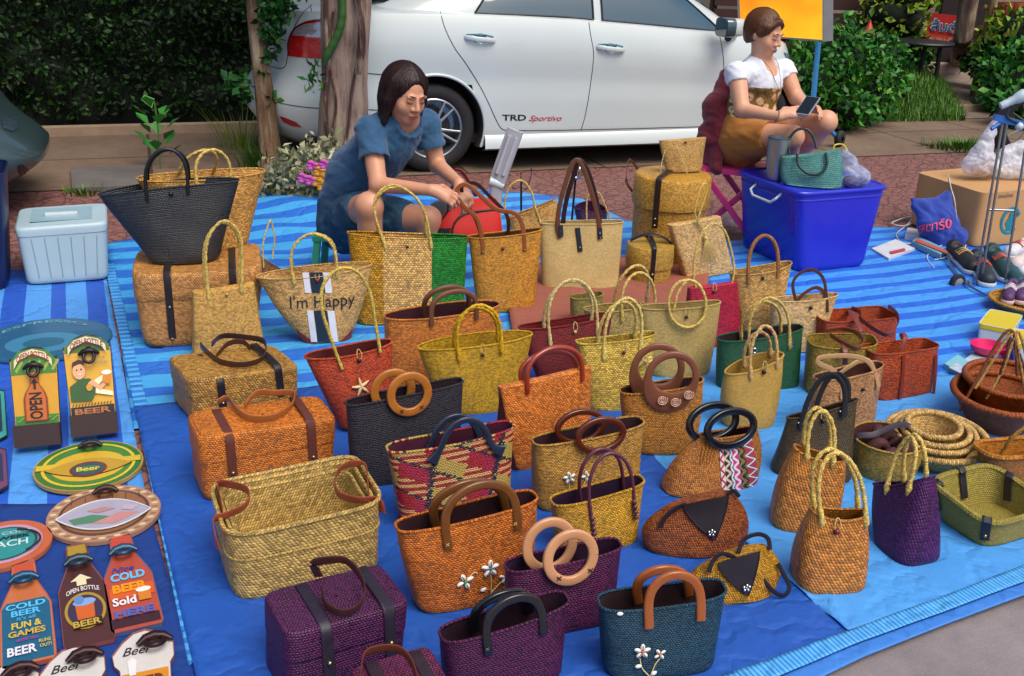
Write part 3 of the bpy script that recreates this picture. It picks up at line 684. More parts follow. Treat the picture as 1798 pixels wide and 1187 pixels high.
for k in range(7):
    j=Vector((0,-.004,0)); a=P[1]+Vector((rng.normal(0,.006),-.004,rng.normal(0,.006))); e_=P[1]+Vector((-.03+.012*k,-.012,-.03+.010*((k*5)%7))); mb.tube(spline([a,a.lerp(e_,.5)+Vector((0,-.012,.006)),e_],10),1,8,flat=(.005,.0015))
b.part('tie',mb,mat('c0a868',.7,0,.3))
# orange tote with dark lining
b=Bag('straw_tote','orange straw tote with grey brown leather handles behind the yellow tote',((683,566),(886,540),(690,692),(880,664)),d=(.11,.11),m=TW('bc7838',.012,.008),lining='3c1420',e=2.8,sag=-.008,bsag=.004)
b.handle('strap',(757,568),(836,556),(797,512),'6a4432',wd=.009,th=.008,back=(-.03,.02,0),depth=.08,tail=.008,p=.6,bulge=.05)
b=Bag('straw_tote','bright yellow straw tote with yellow rope handles',((739,620),(941,594),(790,733),(906,722)),d=(.11,.10),m=TW('bc9a20',.011,.006),e=2.3,sag=-.004,bsag=.006,bulge=.01)
b.handle('rope',(806,628),(880,614),(838,536),'c4a028',.006,back=(-.01,-.006,0),bulge=.12,depth=.05); b.button(847,622,'5a1c18')
b=Bag('straw_tote','coral red straw tote with a starfish on its front',((543,636),(696,606),(607,764),(698,746)),d=(.11,.09),m=TW('b0482a',.011,.007),e=2.3,lining='5a1a18')
for o in (0,.05):
    b.rope([(601,648,-.004+o),(592,625,-.002+o),(578,585,o),(566,545,o),(566,505,o),(585,478,o),(608,470,o),(632,482,o),(650,515,o),(658,560,o),(663,590,o),(668,618,-.004+o)],'c4b460',.0055)
b.button(630,632,'1c100c')
mb=MB(); c=b.S(633,678,.004)
for i in range(5):
    a=R_(90+12+72*i); e_=c+Vector((math.cos(a)*.032,0,math.sin(a)*.034)); e_=b.skin(e_.x,e_.z,.005); mb.tube([c,c.lerp(e_,.5)+Vector((0,-.002,0)),e_],[.006,.0055,.002],8)
b.part('starfish',mb,mat('d8c090',.6,0,.15,80))
# dark bag with wooden ring
b=Bag('straw_bag','blackish straw bag with an orange wooden ring handle',((612,716),(817,674),(626,862),(812,832)),d=(.10,.06),m=weave('2c2832','0a0a10',.011,.008,'plain',var=.4,rough=.5),lining='2c1820',e=4,sag=0)
WOOD=mat('a8682a',.3,0,.4,16,.0006,60,coat=.4); b.ringh((719,692),32,32,WOOD,.013,.006,back=(-.05,-.006,0))
b.stitch(706,722,.005); b.stitch(741,715,.005)
# strapped boxes
def strapbox(label,q,back,m,cols,xs,lid=.6,studs=(.42,),scol='3a1e1a',loops=(),lc='8a5232',grp='strapped straw boxes',lw=.013):
    b=Bag('lidded_basket',label,q,back=back,e=8,m=m,lid=lid,cat='basket',group=grp,soft=.003,bd=0,sag=0)
    for x,y in xs: b.wrapstrap(topx(b,x,y),scol,.0135,studs=studs)
    for pts in loops:
        P=[]
        for px,py,zz in pts:
            o=b.inv@Vector((0,0,CAMH)); d=b.inv.to_3x3()@ray(px,py); t=(b.h+zz-o.z)/d.z; P.append(o+d*t)
        mb=MB(); mb.tube(spline(P,44),1,10,flat=(lw,.0018),W=(0,-.35,1)); b.part('handle',mb,LEA(lc))
    return b
strapbox('small dark tan strapped box with a dark brown carrying loop',((333,668),(527,644),(342,748),(530,704)),(313,620),TD('96743c',.014,.011,bump=.0022),0,((385,660),(488,648)),scol='16121a',
   loops=[[(352,606,.01),(368,622,.02),(390,636,.02),(430,640,.02),(462,628,.02),(464,600,.03),(430,592,.03),(390,590,.03),(372,605,.02)],[(380,625,.01),(400,604,.03),(425,600,.03),(440,612,.01)]],lc='4a2c24')
strapbox('orange strapped box with a tan leather carrying loop',((350,770),(593,735),(360,884),(590,836)),(332,722),TW('b46c2a',.012,.008),0,((402,762),(545,742)),scol='5a2c22',
   loops=[[(382,706,.01),(400,700,.02),(418,722,.02),(440,734,.02),(480,732,.02),(512,712,.02),(514,690,.03),(480,690,.04),(450,690,.04),(430,712,.02)]],lc='a8683a')
b=strapbox('deep purple strapped box at the lower left of the rows',((504,1118),(722,1058),(505,1245),(712,1175)),(463,1038),weave('481042','12041a',.011,.008,'plain',rough=.35),0,((572,1100),(682,1070)),scol='241c2c',studs=(.5,),
   loops=[[(560,1012,.0),(552,990,.04),(580,983,.06),(608,985,.06),(632,1010,.04),(640,1040,.03),(628,1066,.02),(600,1076,.02),(572,1062,.02),(566,1035,.03)]],lc='4a2822')
b=strapbox('dark magenta strapped box half out of view at the bottom',((652,1262),(800,1214),(655,1370),(802,1325)),(598,1176),weave('5c1440','16040e',.011,.008,'plain',rough=.35),0,((690,1250),(770,1225)),scol='2c1c28',studs=(),
   loops=[[(632,1190,.02),(640,1150,.05),(668,1138,.06),(700,1140,.06),(722,1162,.05),(734,1200,.03)]],lc='6a3420')
# nested open box baskets
nb=Bag('open_basket','outermost of the nested olive open baskets, brown leather straps',((399,946),(677,882),(413,1064),(674,1006)),back=(356,850),e=6,m=TD('a8925a',.014,.010),cat='basket',rim=.006,soft=.006,bd=0,sag=-.004,group='nested olive baskets')
mb=MB(); mb.tube([p+Vector((0,0,0)) for p in nb.ring(.62,1.004)],.0025,6,closed=True); nb.part('fold',mb,nb.m)
def lvl(b,px,py,zz):
    o=b.inv@Vector((0,0,CAMH)); d=b.inv.to_3x3()@ray(px,py); t=(b.h+zz-o.z)/d.z; return o+d*t
for pts in ([(384,965,-.05),(376,935,-.01),(376,912,.0),(395,905,.0),(428,890,.01),(438,872,.02),(430,858,.02),(400,850,.01),(382,852,.0),(388,880,-.01),(392,910,-.03)],
            [(672,900,-.04),(662,878,0),(630,878,.01),(598,870,.01),(588,852,.02),(592,830,.02),(612,815,.02),(640,818,.01),(645,850,0),(648,880,-.02)]):
    mb=MB(); mb.tube(spline([lvl(nb,*p) for p in pts],44),1,10,flat=(.014,.0018),W=(0,-.4,1)); nb.part('strap',mb,LEA('9a4c38'))
nb.patch([(414,1062),(446,1050),(406,1036)],'6a2c20')
def nest(b,k,label,drop):
    for n_ in (0,):
        c=Bag.__new__(Bag); c.__dict__.update(b.__dict__); c.root=empty('open_basket',b.mw,label=label,cat='basket',group='nested olive baskets')
        r1=[b.ring(t) for t in (.1,.4,.7,1)]; cen=sum(r1[-1],Vector())/len(r1[-1]); mb=MB(); rows=[]
        def sh(p,kk,dz): return Vector((cen.x+(p.x-cen.x)*kk,cen.y+(p.y-cen.y)*kk,p.z+dz))
        rows=[[sh(p,k,drop) for p in r] for r in r1]; inn=[[sh(p,k-.035,drop) for p in r] for r in reversed(r1)]
        mb.grid(rows+inn,True,uv=lambda i,j:(b.Lr[j],(i if i<4 else 7-i)*.05)); mb.cap(inn[-1]); mb.tube([sh(p,k-.015,drop+.001) for p in r1[-1]],.005,6,closed=True); c.part('body',mb,b.m)
        return c
nest(nb,.93,'middle one of the nested olive open baskets',-.012)
c=nest(nb,.86,'innermost of the nested olive open baskets',-.03)
# ------------------------------------------------------------ bags, front and right
# plaid bag
def mat_plaid():
    m=bpy.data.materials.new('plaid_straw'); t=NT(m); uv=t.coord('UV'); X=t.xyz(uv)
    nz=t.M('MULTIPLY',t.M('SUBTRACT',t.noise(uv,70,2),.5),.006)
    su,sv=.008,.0052
    U=t.M('DIVIDE',t.M('ADD',X[0],nz),su); V=t.M('DIVIDE',t.M('ADD',X[1],nz),sv); iv=t.M('FLOOR',V); U2=t.M('MULTIPLY_ADD',iv,.5,U)
    hu=t.M('ABSOLUTE',t.M('SINE',t.M('MULTIPLY',U2,PI))); hv=t.M('SINE',t.M('MULTIPLY',t.M('FRACT',V),PI)); h=t.M('POWER',t.M('MULTIPLY',hu,hv),.6)
    cu=t.M('MULTIPLY',t.M('FLOOR',U2),su); cv=t.M('MULTIPLY',iv,sv)
    L=.19; A=t.M('DIVIDE',t.M('ADD',cu,t.M('MULTIPLY',cv,1.0)),L); B=t.M('DIVIDE',t.M('SUBTRACT',cu,t.M('MULTIPLY',cv,1.0)),L)
    fa=t.M('FRACT',A); fb=t.M('FRACT',B); a=t.M('LESS_THAN',fa,.5); b=t.M('LESS_THAN',fb,.5)
    red=t.M('MULTIPLY',a,b); yel=t.M('MULTIPLY',t.M('SUBTRACT',1,a),t.M('SUBTRACT',1,b))
    alt=t.M('GREATER_THAN',t.M('FRACT',t.M('MULTIPLY',iv,.25)),.49)
    mixc=t.mix(alt,(*lin('d8a868'),1),(*lin('9c2420'),1))
    c=t.mix(red,mixc,t.mix(t.M('GREATER_THAN',t.noise(uv,11,1),.5),(*lin('a81420'),1),(*lin('a8183c'),1))); c=t.mix(yel,c,(*lin('c0a44c'),1))
    ed=t.M('MAXIMUM',t.M('LESS_THAN',t.M('ABSOLUTE',t.M('SUBTRACT',fa,.5)),.045),t.M('LESS_THAN',t.M('ABSOLUTE',t.M('SUBTRACT',fb,.5)),.045))
    ed2=t.M('MULTIPLY',ed,t.M('GREATER_THAN',t.noise(uv,90,1),.42))
    c=t.mix(ed2,c,(*lin('1a2438'),1)); c=t.mix(t.M('LESS_THAN',X[1],.03),c,t.mix(alt,(*lin('58201c'),1),(*lin('a87848'),1)))
    c=t.mix(t.M('MINIMUM',t.M('MULTIPLY',h,1.4),1),t.mix(.6,c,(0,0,0,1)),c)
    t.put(t.p.inputs['Base Color'],c); t.p.inputs['Roughness'].default_value=.42; t.bump(h,.0018,.9); return m
b=Bag('straw_tote','red, cream and navy plaid straw bag with dark carved handles',((687,800),(909,754),(714,940),(903,905)),d=(.11,.08),m=mat_plaid(),lining='4a1430',e=3.4)
DW=mat('222c40',.3,0,.3,14,.0006,60,coat=.4)
for k,(o,sx) in enumerate(((-.006,0),(.075,-18))):
    pts=[(758,812),(766,800),(776,782),(786,760),(803,743),(822,737),(842,743),(855,760),(862,778),(872,788),(884,792)]
    P=spline([b.L(x+sx,y-(6 if k else 0),o) for x,y in pts],50); n=len(P); rr=[1+1.3*max(0,1-min(i,n-1-i)/(n*.16))**1.2 for i in range(n)]
    mb=MB(); mb.tube(P,rr,16,flat=(.009,.005),W=lambda f,t: t.cross(Vector((0,1,0)))); b.part('handle',mb,DW)
# brown orange flat bag
b=Bag('straw_bag','flat brown orange straw bag with reddish rod handles',((880,682),(1040,645),(908,830),(1043,797)),d=(.10,.03),m=TD('b46e34',.012,.010),e=7,closed=True,soft=.003)
b.handle('tube',(926,686),(1022,664),(972,611),mat('8c3018',.3,0,.2,20,coat=.4),.0085,bulge=.06,back=(-.03,-.01,.01),p=.7,depth=.03,tail=.008)
mb=MB(); G0=[b.L(818+60,686,.0),b.L(908,828,.0),b.L(868,812,.10),b.L(872,745,.08)]
mb.grid([[G0[0],G0[3]],[G0[1],G0[2]]]); b.part('gusset',mb,TD('8e4a1c',.012,.010))
# flower bag orange
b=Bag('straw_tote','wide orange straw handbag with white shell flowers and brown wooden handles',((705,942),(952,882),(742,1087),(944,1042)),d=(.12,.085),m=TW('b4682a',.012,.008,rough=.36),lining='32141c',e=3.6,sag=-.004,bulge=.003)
BW=mat('6e4420',.3,0,.25,18,.0006,60,coat=.35)
b.handle('strap',(786,960),(909,924),(838,853),BW,wd=.0115,th=.006,back=(-.045,.002,0),p=.62,bulge=.05,tail=.006)
b.stitch(786,957,.004,'c8a060',.012); b.stitch(905,920,.004,'c8a060',.012)
b.flower(816,1020,.020,4,'2a9a30',.4); b.flower(860,997,.021,5,'2c7a80',.3); b.flower(886,1012,.015,4,'c8c0b0',1.2); b.shell(848,1034,.3,.016)
b.stem([(861,1048),(862,1025),(861,1008)]); b.stem([(861,1040),(872,1028),(882,1018)]); b.stem([(824,1012),(832,1004),(838,1006)])
# tan flower bag with oval handle
b=Bag('straw_tote','tan straw handbag with shell flowers and an oval brown wooden handle',((945,788),(1139,747),(952,905),(1131,876)),d=(.12,.085),m=TW('a8823c',.011,.007),lining='38202a',e=3.4,sag=-.004)
b.ringh((1055,764),39,27,mat('54200f',.25,0,.2,15,coat=.5),.009,.007,back=(-.05,.0,.0))
b.flower(999,838,.017,5,'2a8a60',.5); b.flower(1029,835,.014,4,'2a8a60',.1); b.shell(997,868,.4); b.shell(1022,860,-.3)
b.stem([(998,862),(999,850)]); b.stem([(1018,866),(1024,850),(1028,842)])
# golden bag purple cord
b=Bag('straw_tote','golden straw handbag with slim plum coloured arched handles and beads',((977,893),(1138,851),(992,980),(1128,958)),d=(.11,.075),m=TW('b88f30',.010,.007),lining='34183a',e=3.4,sag=-.004)
PC=mat('5a2c3c',.4,0,.15,30)
b.handle('tube',(1040,922),(1114,893),(1066,797),PC,.0052,bulge=.10,back=(-.03,.012,0),p=.72,tail=.012)
for x,y in ((1040,922),(1114,893)):
    for k in range(4): mb=MB(); mb.sphere(b.L(x+k*1.2,y-12+k*9,-.004),.0072,6); b.part('bead',mb,PC)
# purple bag with pale ring
b=Bag('straw_tote','deep purple straw handbag with a pale wooden ring handle',((896,1010),(1098,966),(906,1128),(1088,1096)),d=(.11,.07),m=weave('541242','14041a',.012,.008,'plain',rough=.4),lining='2c1030',e=3.6,sag=-.004)
PW=mat('c8926a',.35,0,.25,12,.0004,60,coat=.3); b.ringh((1002,979),39,41,PW,.0125,.0065,back=(-.045,.004,0))
b.stitch(982,1016,.0055,'2a140c',.018,.0014); b.stitch(1037,1002,.0055,'2a140c',.018,.0014)
# dark purple bag front
b=Bag('straw_tote','dark purple straw handbag with black wooden handles at the bottom edge',((783,1135),(1007,1064),(797,1245),(996,1196)),d=(.11,.075),m=weave('4c103e','14041a',.012,.008,'plain',rough=.4),lining='2c1224',e=3.6,sag=-.004)
b.handle('strap',(856,1142),(953,1106),(898,1052),mat('14161c',.25,0,.2,15,coat=.5),wd=.0105,th=.0065,back=(-.035,.006,0),p=.6,bulge=.05,tail=.008)
b.stitch(856,1140,.003,'7a7068',.012,.0008)
# teal bag
b=Bag('straw_tote','dark teal straw handbag with shell flowers and orange brown handles',((1060,1078),(1283,1048),(1070,1200),(1262,1183)),d=(.115,.085),m=weave('1c4458','06101a',.010,.007,'plain',rough=.42),lining='321c22',e=3.6,sag=-.005)
b.handle('strap',(1139,1096),(1230,1082),(1183,1010),mat('9a5424',.3,0,.25,16,coat=.4),wd=.011,th=.006,back=(-.04,.006,0),p=.6,bulge=.05,tail=.008)
b.flower(1127,1142,.017,5,'d0501c',.3); b.flower(1158,1147,.013,4,'d0641c',.6); b.shell(1120,1168,.2,.015); b.shell(1147,1180,.6,.015)
b.stem([(1140,1186),(1127,1172),(1123,1155)]); b.stem([(1141,1186),(1150,1165),(1158,1155)]); b.shell(1088,1076,0,.014)
# crescent bag
b=Bag('straw_tote','golden brown straw bag with a wooden crescent handle carved with spirals',((1092,695),(1239,674),(1112,800),(1226,800)),d=(.12,.08),m=TW('a8742c',.010,.008),lining='38202a',e=2.8,bulge=.008)
CW=mat('7a4a34',.35,0,.3,14,.0005,60,coat=.25)
cc=b.L(1180,663,-.012); P=[];rr=[]
for k,o in enumerate((Vector((0,0,0)),Vector((-.035,.06,.004)))):
    P=[];rr=[]
    for i in range(48):
        a=2*PI*i/48; q=max(0,-math.sin(a+.15)); P.append(cc+o+Vector((math.cos(a)*.078,0,math.sin(a)*.080-.008*q))); rr.append(1+2.1*q**1.4)
    mb=MB(); mb.tube(P+[P[0]],rr+[rr[0]],16,flat=(.0115,.007),W=lambda f,t: t.cross(Vector((0,1,0))),caps=False); hh=b.part('handle',mb,CW)
    if k==0:
        for sx_,sy_ in ((1163,703),(1186,706),(1209,693)):
            c=b.L(sx_,sy_,-.021); q=[c+Vector((math.cos(a)*.0016*(a),0,math.sin(a)*.0016*a)) for a in np.linspace(.6,5.2,6)]
            q=[c+Vector((math.cos(t*2*PI)*.0056*t,0,math.sin(t*2*PI)*.0056*t)) for t in np.linspace(.25,3.1,60)]
            mb=MB(); mb.tube(q,.0015,5); mb.build('spiral',mat('e0b8a0',.6),hh,b.mw)
# slim pale tote
b=Bag('straw_tote','tall slim pale yellow straw tote with a knotted beige handle',((1280,662),(1382,628),(1281,760),(1368,756)),d=(.13,.07),m=weave('c0a052',None,.009,.0055,'plain',var=.2),e=2.4,sag=-.01,bsag=.012,bulge=.01)
b.handle('rope',(1318,660),(1364,640),(1340,573),'c4a474',.0058,back=(-.02,-.02,0),bulge=.1,depth=.06,p=.9); b.button(1341,652,'14100e',.008)
# green tote
b=Bag('straw_tote','dark green straw tote with eyelets and cream rope handles',((1268,603),(1417,580),(1268,690),(1411,684)),d=(.11,.09),m=weave('1e5c38','08180c',.011,.007,'plain'),lining='34202a',e=3)
b.handle('rope',(1317,618),(1386,606),(1348,523),'c2ac64',.0055,back=(-.012,-.014,0),bulge=.1)
for x,y in ((1324,615),(1387,605)):
    c=b.S(x,y,.003); mb=MB(); mb.tube([c+Vector((.009*math.cos(a),-.002,.009*math.sin(a))) for a in np.linspace(0,2*PI,16)],.0028,6); b.part('eyelet',mb,CHROME)
# gathered bag with oval ring and ribbon
def mat_ribbon():
    m=bpy.data.materials.new('woven_ribbon'); t=NT(m); X=t.xyz(t.coord('UV')); u,v=X[0],X[1]
    zz=t.M('ABSOLUTE',t.M('SUBTRACT',t.M('FRACT',t.M('MULTIPLY',v,5)),.5))
    def band(a,b_): return t.M('MULTIPLY',t.M('GREATER_THAN',u,a),t.M('LESS_THAN',u,b_))
    c=(*lin('b8bcc4'),1)
    for a,b_,c1,c2 in ((0,.12,'c8ccd0','b02838'),(.12,.28,'1c2028','c8b090'),(.28,.36,'2c7a98','e0d8d0'),(.36,.52,'b03070','e0c8d4'),(.52,.62,'1a1a20','8a7040'),(.62,.72,'7a6830','1a1a20'),(.72,1,'a82430','3c5878')):
        loc=t.M('DIVIDE',t.M('SUBTRACT',u,a),b_-a)
        tri=t.M('LESS_THAN',t.M('ABSOLUTE',t.M('SUBTRACT',loc,t.M('MULTIPLY',zz,2))),.28)
        c=t.mix(band(a,b_),c,t.mix(tri,(*lin(c1),1),(*lin(c2),1)))
    tri=t.M('LESS_THAN',t.M('ABSOLUTE',t.M('SUBTRACT',t.M('DIVIDE',t.M('SUBTRACT',u,.72),.28),t.M('MULTIPLY',zz,2))),.10)
    c=t.mix(t.M('MULTIPLY',band(.72,1),tri),c,(*lin('e0e0e4'),1))
    t.put(t.p.inputs['Base Color'],c); t.p.inputs['Roughness'].default_value=.7; return m
b=Bag('gathered_bag','gathered copper straw bag with black oval handles and a patterned ribbon',((1236,772),(1336,756),(1186,884),(1347,852)),d=(.15,.05),m=TD('9c6832',.009,.008,rough=.34),lining='34141c',e=2.7,bulge=.02,soft=.010)
b.patch([(1262,780),(1320,770),(1330,853),(1268,868)],'a82838',name='ribbon',n=12,m=mat_ribbon())
b.ringh((1283,752),40,30,mat('0e1016',.25,0,.1,15,coat=.5),.0115,.008,back=(-.05,.006,0),depth=.05)
mb=MB()
for k in range(5): x=b.L(1240+k*7,785).x; mb.tube([b.skin(x+.0,b.zl*.97,.001),b.skin(x-.01-.004*k,b.zl*.75,.002),b.skin(x-.02-.004*k,b.zl*.55,-.001)],[.004,.005,.001],6)
b.part('pleats',mb,TD('9c6832',.009,.008,rough=.34))
# dark grey bag with black leather handles
b=Bag('straw_bag','dark mossy grey straw bag flared at the base with studded black handles',((1382,738),(1506,706),(1352,838),(1500,858)),d=(.15,.04),m=weave('4c4028','100c08',.009,.007,'plain',var=.4),e=2.6,bulge=-.004)
for o,dx,dy in ((-.004,0,0),(.03,22,-12)):
    b.strap([(1407+dx,752+dy,o-.002),(1409+dx,735+dy,o),(1420+dx,700+dy,o),(1440+dx*.8,668+dy*.5,o),(1462+dx*.6,658,o),(1480+dx*.4,675,o),(1484+dx*.2,705,o),(1481,732+dy*.5,o-.002)],'14151c',.0085,th=.0045,name='handle')
for x,y in ((1407,745),(1480,725)):
    mb=MB(); mb.sphere(b.S(x,y,.002),.014,6,sc=(1,.25,1.2)); h=b.part('handle_patch',mb,LEA('14151c'))
    for dx,dy in ((-5,-4),(5,-5),(0,5)): MB().sphere(b.S(x+dx,y+dy,.007),.0035,5).build('stud',CHROME,h,b.mw)
b.button(1445,738,'14100c',.007)
# tan bag with beige handles
b=Bag('straw_tote','beige tan straw tote with pale leather handles behind the dark grey bag',((1446,672),(1563,644),(1442,770),(1550,742)),d=(.10,.08),m=TW('a88058',.012,.008),e=2.6,lining='5a3428')
b.strap([(1479,700,-.004),(1477,672),(1462,650),(1440,640),(1436,630),(1455,626),(1490,625),(1520,632),(1536,652),(1543,680,-.004)],'b08a64',.009)
b.strap([(1470,660,.07),(1490,645,.06),(1515,632,.05),(1530,640,.05),(1535,660,.06)],'c0a070',.010); b.strap([(1500,660),(1513,682)],'8a6040',.004); b.button(1514,683,'1a1210',.007,False)
# open square baskets at right
b=Bag('open_basket','reddish brown open straw box basket, rear one of the square pair',((1450,566),(1582,557),(1448,630),(1578,620)),back=(1463,541),e=6,m=TW('943c14',.013,.009),cat='basket',group='open square baskets with leather straps',soft=.004,bd=0)
b.strap([lvl(b,*p) for p in ()] and [] or [],raw=[lvl(b,*p) for p in ((1496,541,0),(1510,548,.01),(1512,560,.01),(1535,578,.01),(1560,588,0),(1576,570,.01),(1575,552,.01),(1560,538,.0))],col='74342c',wd=.010,W=(0,-.5,1))
b.strap([],raw=[lvl(b,*p) for p in ((1488,541,-.02),(1500,556,.012),(1512,580,.0),(1516,590,-.04))],col='74342c',wd=.011,W=(1,.3,0))
b=Bag('open_basket','khaki open straw basket with a crossed leather strap',((1423,610),(1546,610),(1416,696),(1534,706)),back=(1441,586),e=3.2,m=TW('907c34',.011,.008),cat='basket',group='open square baskets with leather straps',soft=.005,bd=.01)
b.strap([],raw=[lvl(b,*p) for p in ((1450,580,.02),(1480,577,.02),(1505,585,.02),(1516,600,.02),(1505,612,.01),(1480,602,.015),(1458,588,.02))],col='8a4c34',wd=.011,W=(0,-.5,1))
b.strap([],raw=[lvl(b,*p) for p in ((1482,604,.012),(1484,620,-.01),(1484,640,-.06))],col='6a3428',wd=.010,W=(1,0,0))
b=Bag('open_basket','reddish brown open straw box basket with vertical straps, front one of the square pair',((1538,623),(1656,609),(1548,709),(1642,692)),back=(1519,602),e=5,m=TW('98400f',.013,.009),cat='basket',group='open square baskets with leather straps',soft=.004,bd=0)
for x in (1583,1640):
    b.strap([(x-2,700),(x+2,660),(x+4,624)],'742c1c',.008,off=-.005); 
b.strap([],raw=[lvl(b,*p) for p in ((1584,618,-.02),(1590,592,.03),(1583,586,.02),(1590,612,-.05))],col='74342c',wd=.009,W=(1,0,0))
# copper gusset bags with rope handles
def gus(label,q,h,m,d=(.15,.05),col=ROPE,bt=None,**k):
    b=Bag('straw_bag',label,q,d=d,m=m,e=3.4,bulge=.012,soft=.004,group='gathered straw bags with rope handles',sag=-.014,bsag=-.01,**k)
    b.handle('rope',*h,col,.0058,bulge=.12,back=(-.02,.012,0),p=.9); 
    if bt: b.button(*bt,'6a1428',.008)
    return b
CP=lambda: TD('a87236',.014,.011,rough=.33,bump=.0024)
gus('copper straw bag with rope handle, the rear one of the two copper bags',((1398,790),(1487,812),(1358,938),(1470,946)),((1417,800),(1462,812),(1446,722)),CP())
b=gus('copper straw bag with red leather corners, the front one of the two copper bags',((1430,902),(1526,908),(1410,1050),(1530,1046)),((1443,915),(1520,918),(1470,795)),CP(),bt=(1468,932))
b.patch([(1412,1048),(1440,1046),(1404,1018)],'5a1414'); b.patch([(1506,1044),(1530,1044),(1532,1020)],'5a1414')
b.patch([(1360,936),(1385,938),(1356,918)],'5a1414') if 0 else None
b=gus('deep purple straw bag with a rope handle at the right',((1525,850),(1618,840),(1523,950),(1586,1003)),((1558,858),(1596,860),(1598,768)),weave('42104e','0c0414',.013,.010,'twill',rough=.3,bump=.002),d=(.15,.06))
# flap bags
def flapbag(label,q,m,flap,tip,straps,orn,lean=None,fc='1c1620'):
    b=Bag('shoulder_bag',label,q,d=(.12,.035),m=m,e=2.3,closed=True,bulge=.035,soft=.010,inset=.03,sag=.004,group='shoulder bags with dark leather flaps')
    A,B_=flap; n=12; rows=[]
    for i in range(n+1):
        f=i/n; a=(A[0]+(tip[0]-A[0])*f**1.6, A[1]+(tip[1]-A[1])*f); c=(B_[0]+(tip[0]-B_[0])*f**1.6,B_[1]+(tip[1]-B_[1])*f)
        rows.append([b.S(a[0]+(c[0]-a[0])*j/8,a[1]+(c[1]-a[1])*j/8,.006) for j in range(9)])
    mb=MB(); mb.grid(rows); mb.tube([r[0] for r in rows]+[r[-1] for r in reversed(rows)],.0022,6); fl=b.part('flap',mb,LEA(fc,.5))
    c=b.S(*orn,.011); mb=MB()
    for k in range(5): a=2*PI*k/5+.3; mb.sphere(c+Vector((math.cos(a)*.008,0,math.sin(a)*.008)),.0045,5)
    mb.sphere(c,.003,5); mb.build('ornament',CHROME,fl,b.mw)
    for s_ in straps: b.strap(s_,'1a1420',.006,th=.0025)
    return b
flapbag('glossy brown shoulder bag with a dark scalloped flap and silver flower',((1172,895),(1288,868),(1140,985),(1312,985)),TD('7c4420',.010,.009,rough=.28),((1200,884),(1278,868)),(1254,946),[[(1160,925),(1170,906),(1192,890),(1206,886)],[(1276,868),(1288,862),(1298,872)]],(1248,932))
b=flapbag('small mustard shoulder bag with a dark flap and a looping thin strap',((1262,988),(1350,962),(1226,1072),(1370,1058)),TD('a07824',.010,.008),((1260,985),(1332,965)),(1312,1044),[[(1245,1005),(1252,985),(1270,972),(1300,985),(1330,1008),(1360,1040),(1378,1045),(1386,1030),(1376,1008),(1366,990)],[(1296,972),(1306,948),(1330,938),(1348,945),(1352,965)]],(1308,1028))
# round things
def round_open(name,label,rc,rx,h,m,taper=.8,tilt=0,lining=None,rim=.008,group='round open baskets',z0=.016,n=48,cat='basket',roll=0):
    c=G(rc[0],rc[1],z0+h); sc=1800/((c-Vector((0,0,CAMH))).dot(RM@Vector((0,0,-1)))); r=rx/sc
    to=Vector((-c.x,-c.y,0)).normalized(); ax=Vector((-to.y,to.x,0)); M=Matrix.Translation(Vector((c.x,c.y,z0+h)))@Matrix.Rotation(tilt,4,ax)@Matrix.Translation((0,0,-h))
    M=Matrix.Translation(Vector((c.x,c.y,z0)))@Matrix.Rotation(tilt,4,ax)
    root=empty(name,M,label=label,cat=cat,group=group)
    mb=MB(); mb.lathe([(.01,0),(r*taper*.92,0),(r*taper,.012),(r*(taper+1)/2*1.02,h*.5),(r,h)],n=n); 
    mb.tube([Vector((r*math.cos(a),r*math.sin(a),h)) for a in np.linspace(0,2*PI,n+1)[:-1]],rim,8,closed=True)
    mb.build('body',m,root,M)
    mb=MB(); mb.lathe([(r-.004,h),((r)*(taper+1)/2-.006,h*.5),(r*taper-.01,.02),(.01,.016)],n=n,); mb.build('lining',lining or m,root,M)
    return root,M,r,h
NB=TW('b89c64',.010,.008,bump=.002)
for k,(cx,cy,rx,h,lb) in enumerate(((1645,764,84,.085,'outermost of the nested round straw bowls'),(1642,757,68,.10,'second largest of the nested round straw bowls'),(1643,752,56,.105,'third largest of the nested round straw bowls'),(1640,744,44,.11,'innermost of the nested round straw bowls'))):
    round_open('straw_bowl',lb,(cx,cy),rx,h,NB,.72,R_(5),rim=.010 if k else .012,group='nested round straw bowls',z0=.016+.012*k,cat='bowl')
r_=round_open('straw_bucket','round straw bucket with a crumpled maroon cloth lining',(1560,768),61,.12,TW('a4883c',.010,.007),.92,0,mat('40181c',.75,0,.3,30,.004,40),.004)
root,M,r,h=r_
def rstrap(P,col,wd,W,name='strap'):
    mb=MB(); mb.tube(spline(P,36),1,10,flat=(wd,.0022),W=W); return mb.build(name,LEA(col),root,M)
rstrap([Vector((-r*1.02,-r*.2,.03)),Vector((-r*1.03,-r*.15,h)),Vector((-r*.5,-r*.2,h+.02)),Vector((.1*r,.1*r,h+.035)),Vector((r*.6,.3*r,h+.03)),Vector((r*.95,.2*r,h))],'2c2030',.010,(0,.6,1))
mb=MB()
for k in range(9): a=k*.7; mb.tube(spline([Vector((math.cos(a)*r*.8,math.sin(a)*r*.8,h*.6)),Vector((math.cos(a+.5)*r*.5,math.sin(a+.4)*r*.5,h*(.8+.1*(k%3)))),Vector((math.cos(a+1.2)*r*.3,math.sin(a+1)*r*.3,h*.65))],10),[.012,.016,.02,.02,.02,.018,.016,.014,.012,.010,.008][:11],8)
mb.build('cloth_folds',mat('40181c',.75,0,.3,30,.004,40),root,M)
PB=TW('844414',.011,.008)
P1=round_open('basket_pot','larger brown straw basket pot with a thick rim at the right edge',(1762,690),82,.13,PB,.6,R_(3),rim=.013,group='brown basket pots at the right edge')
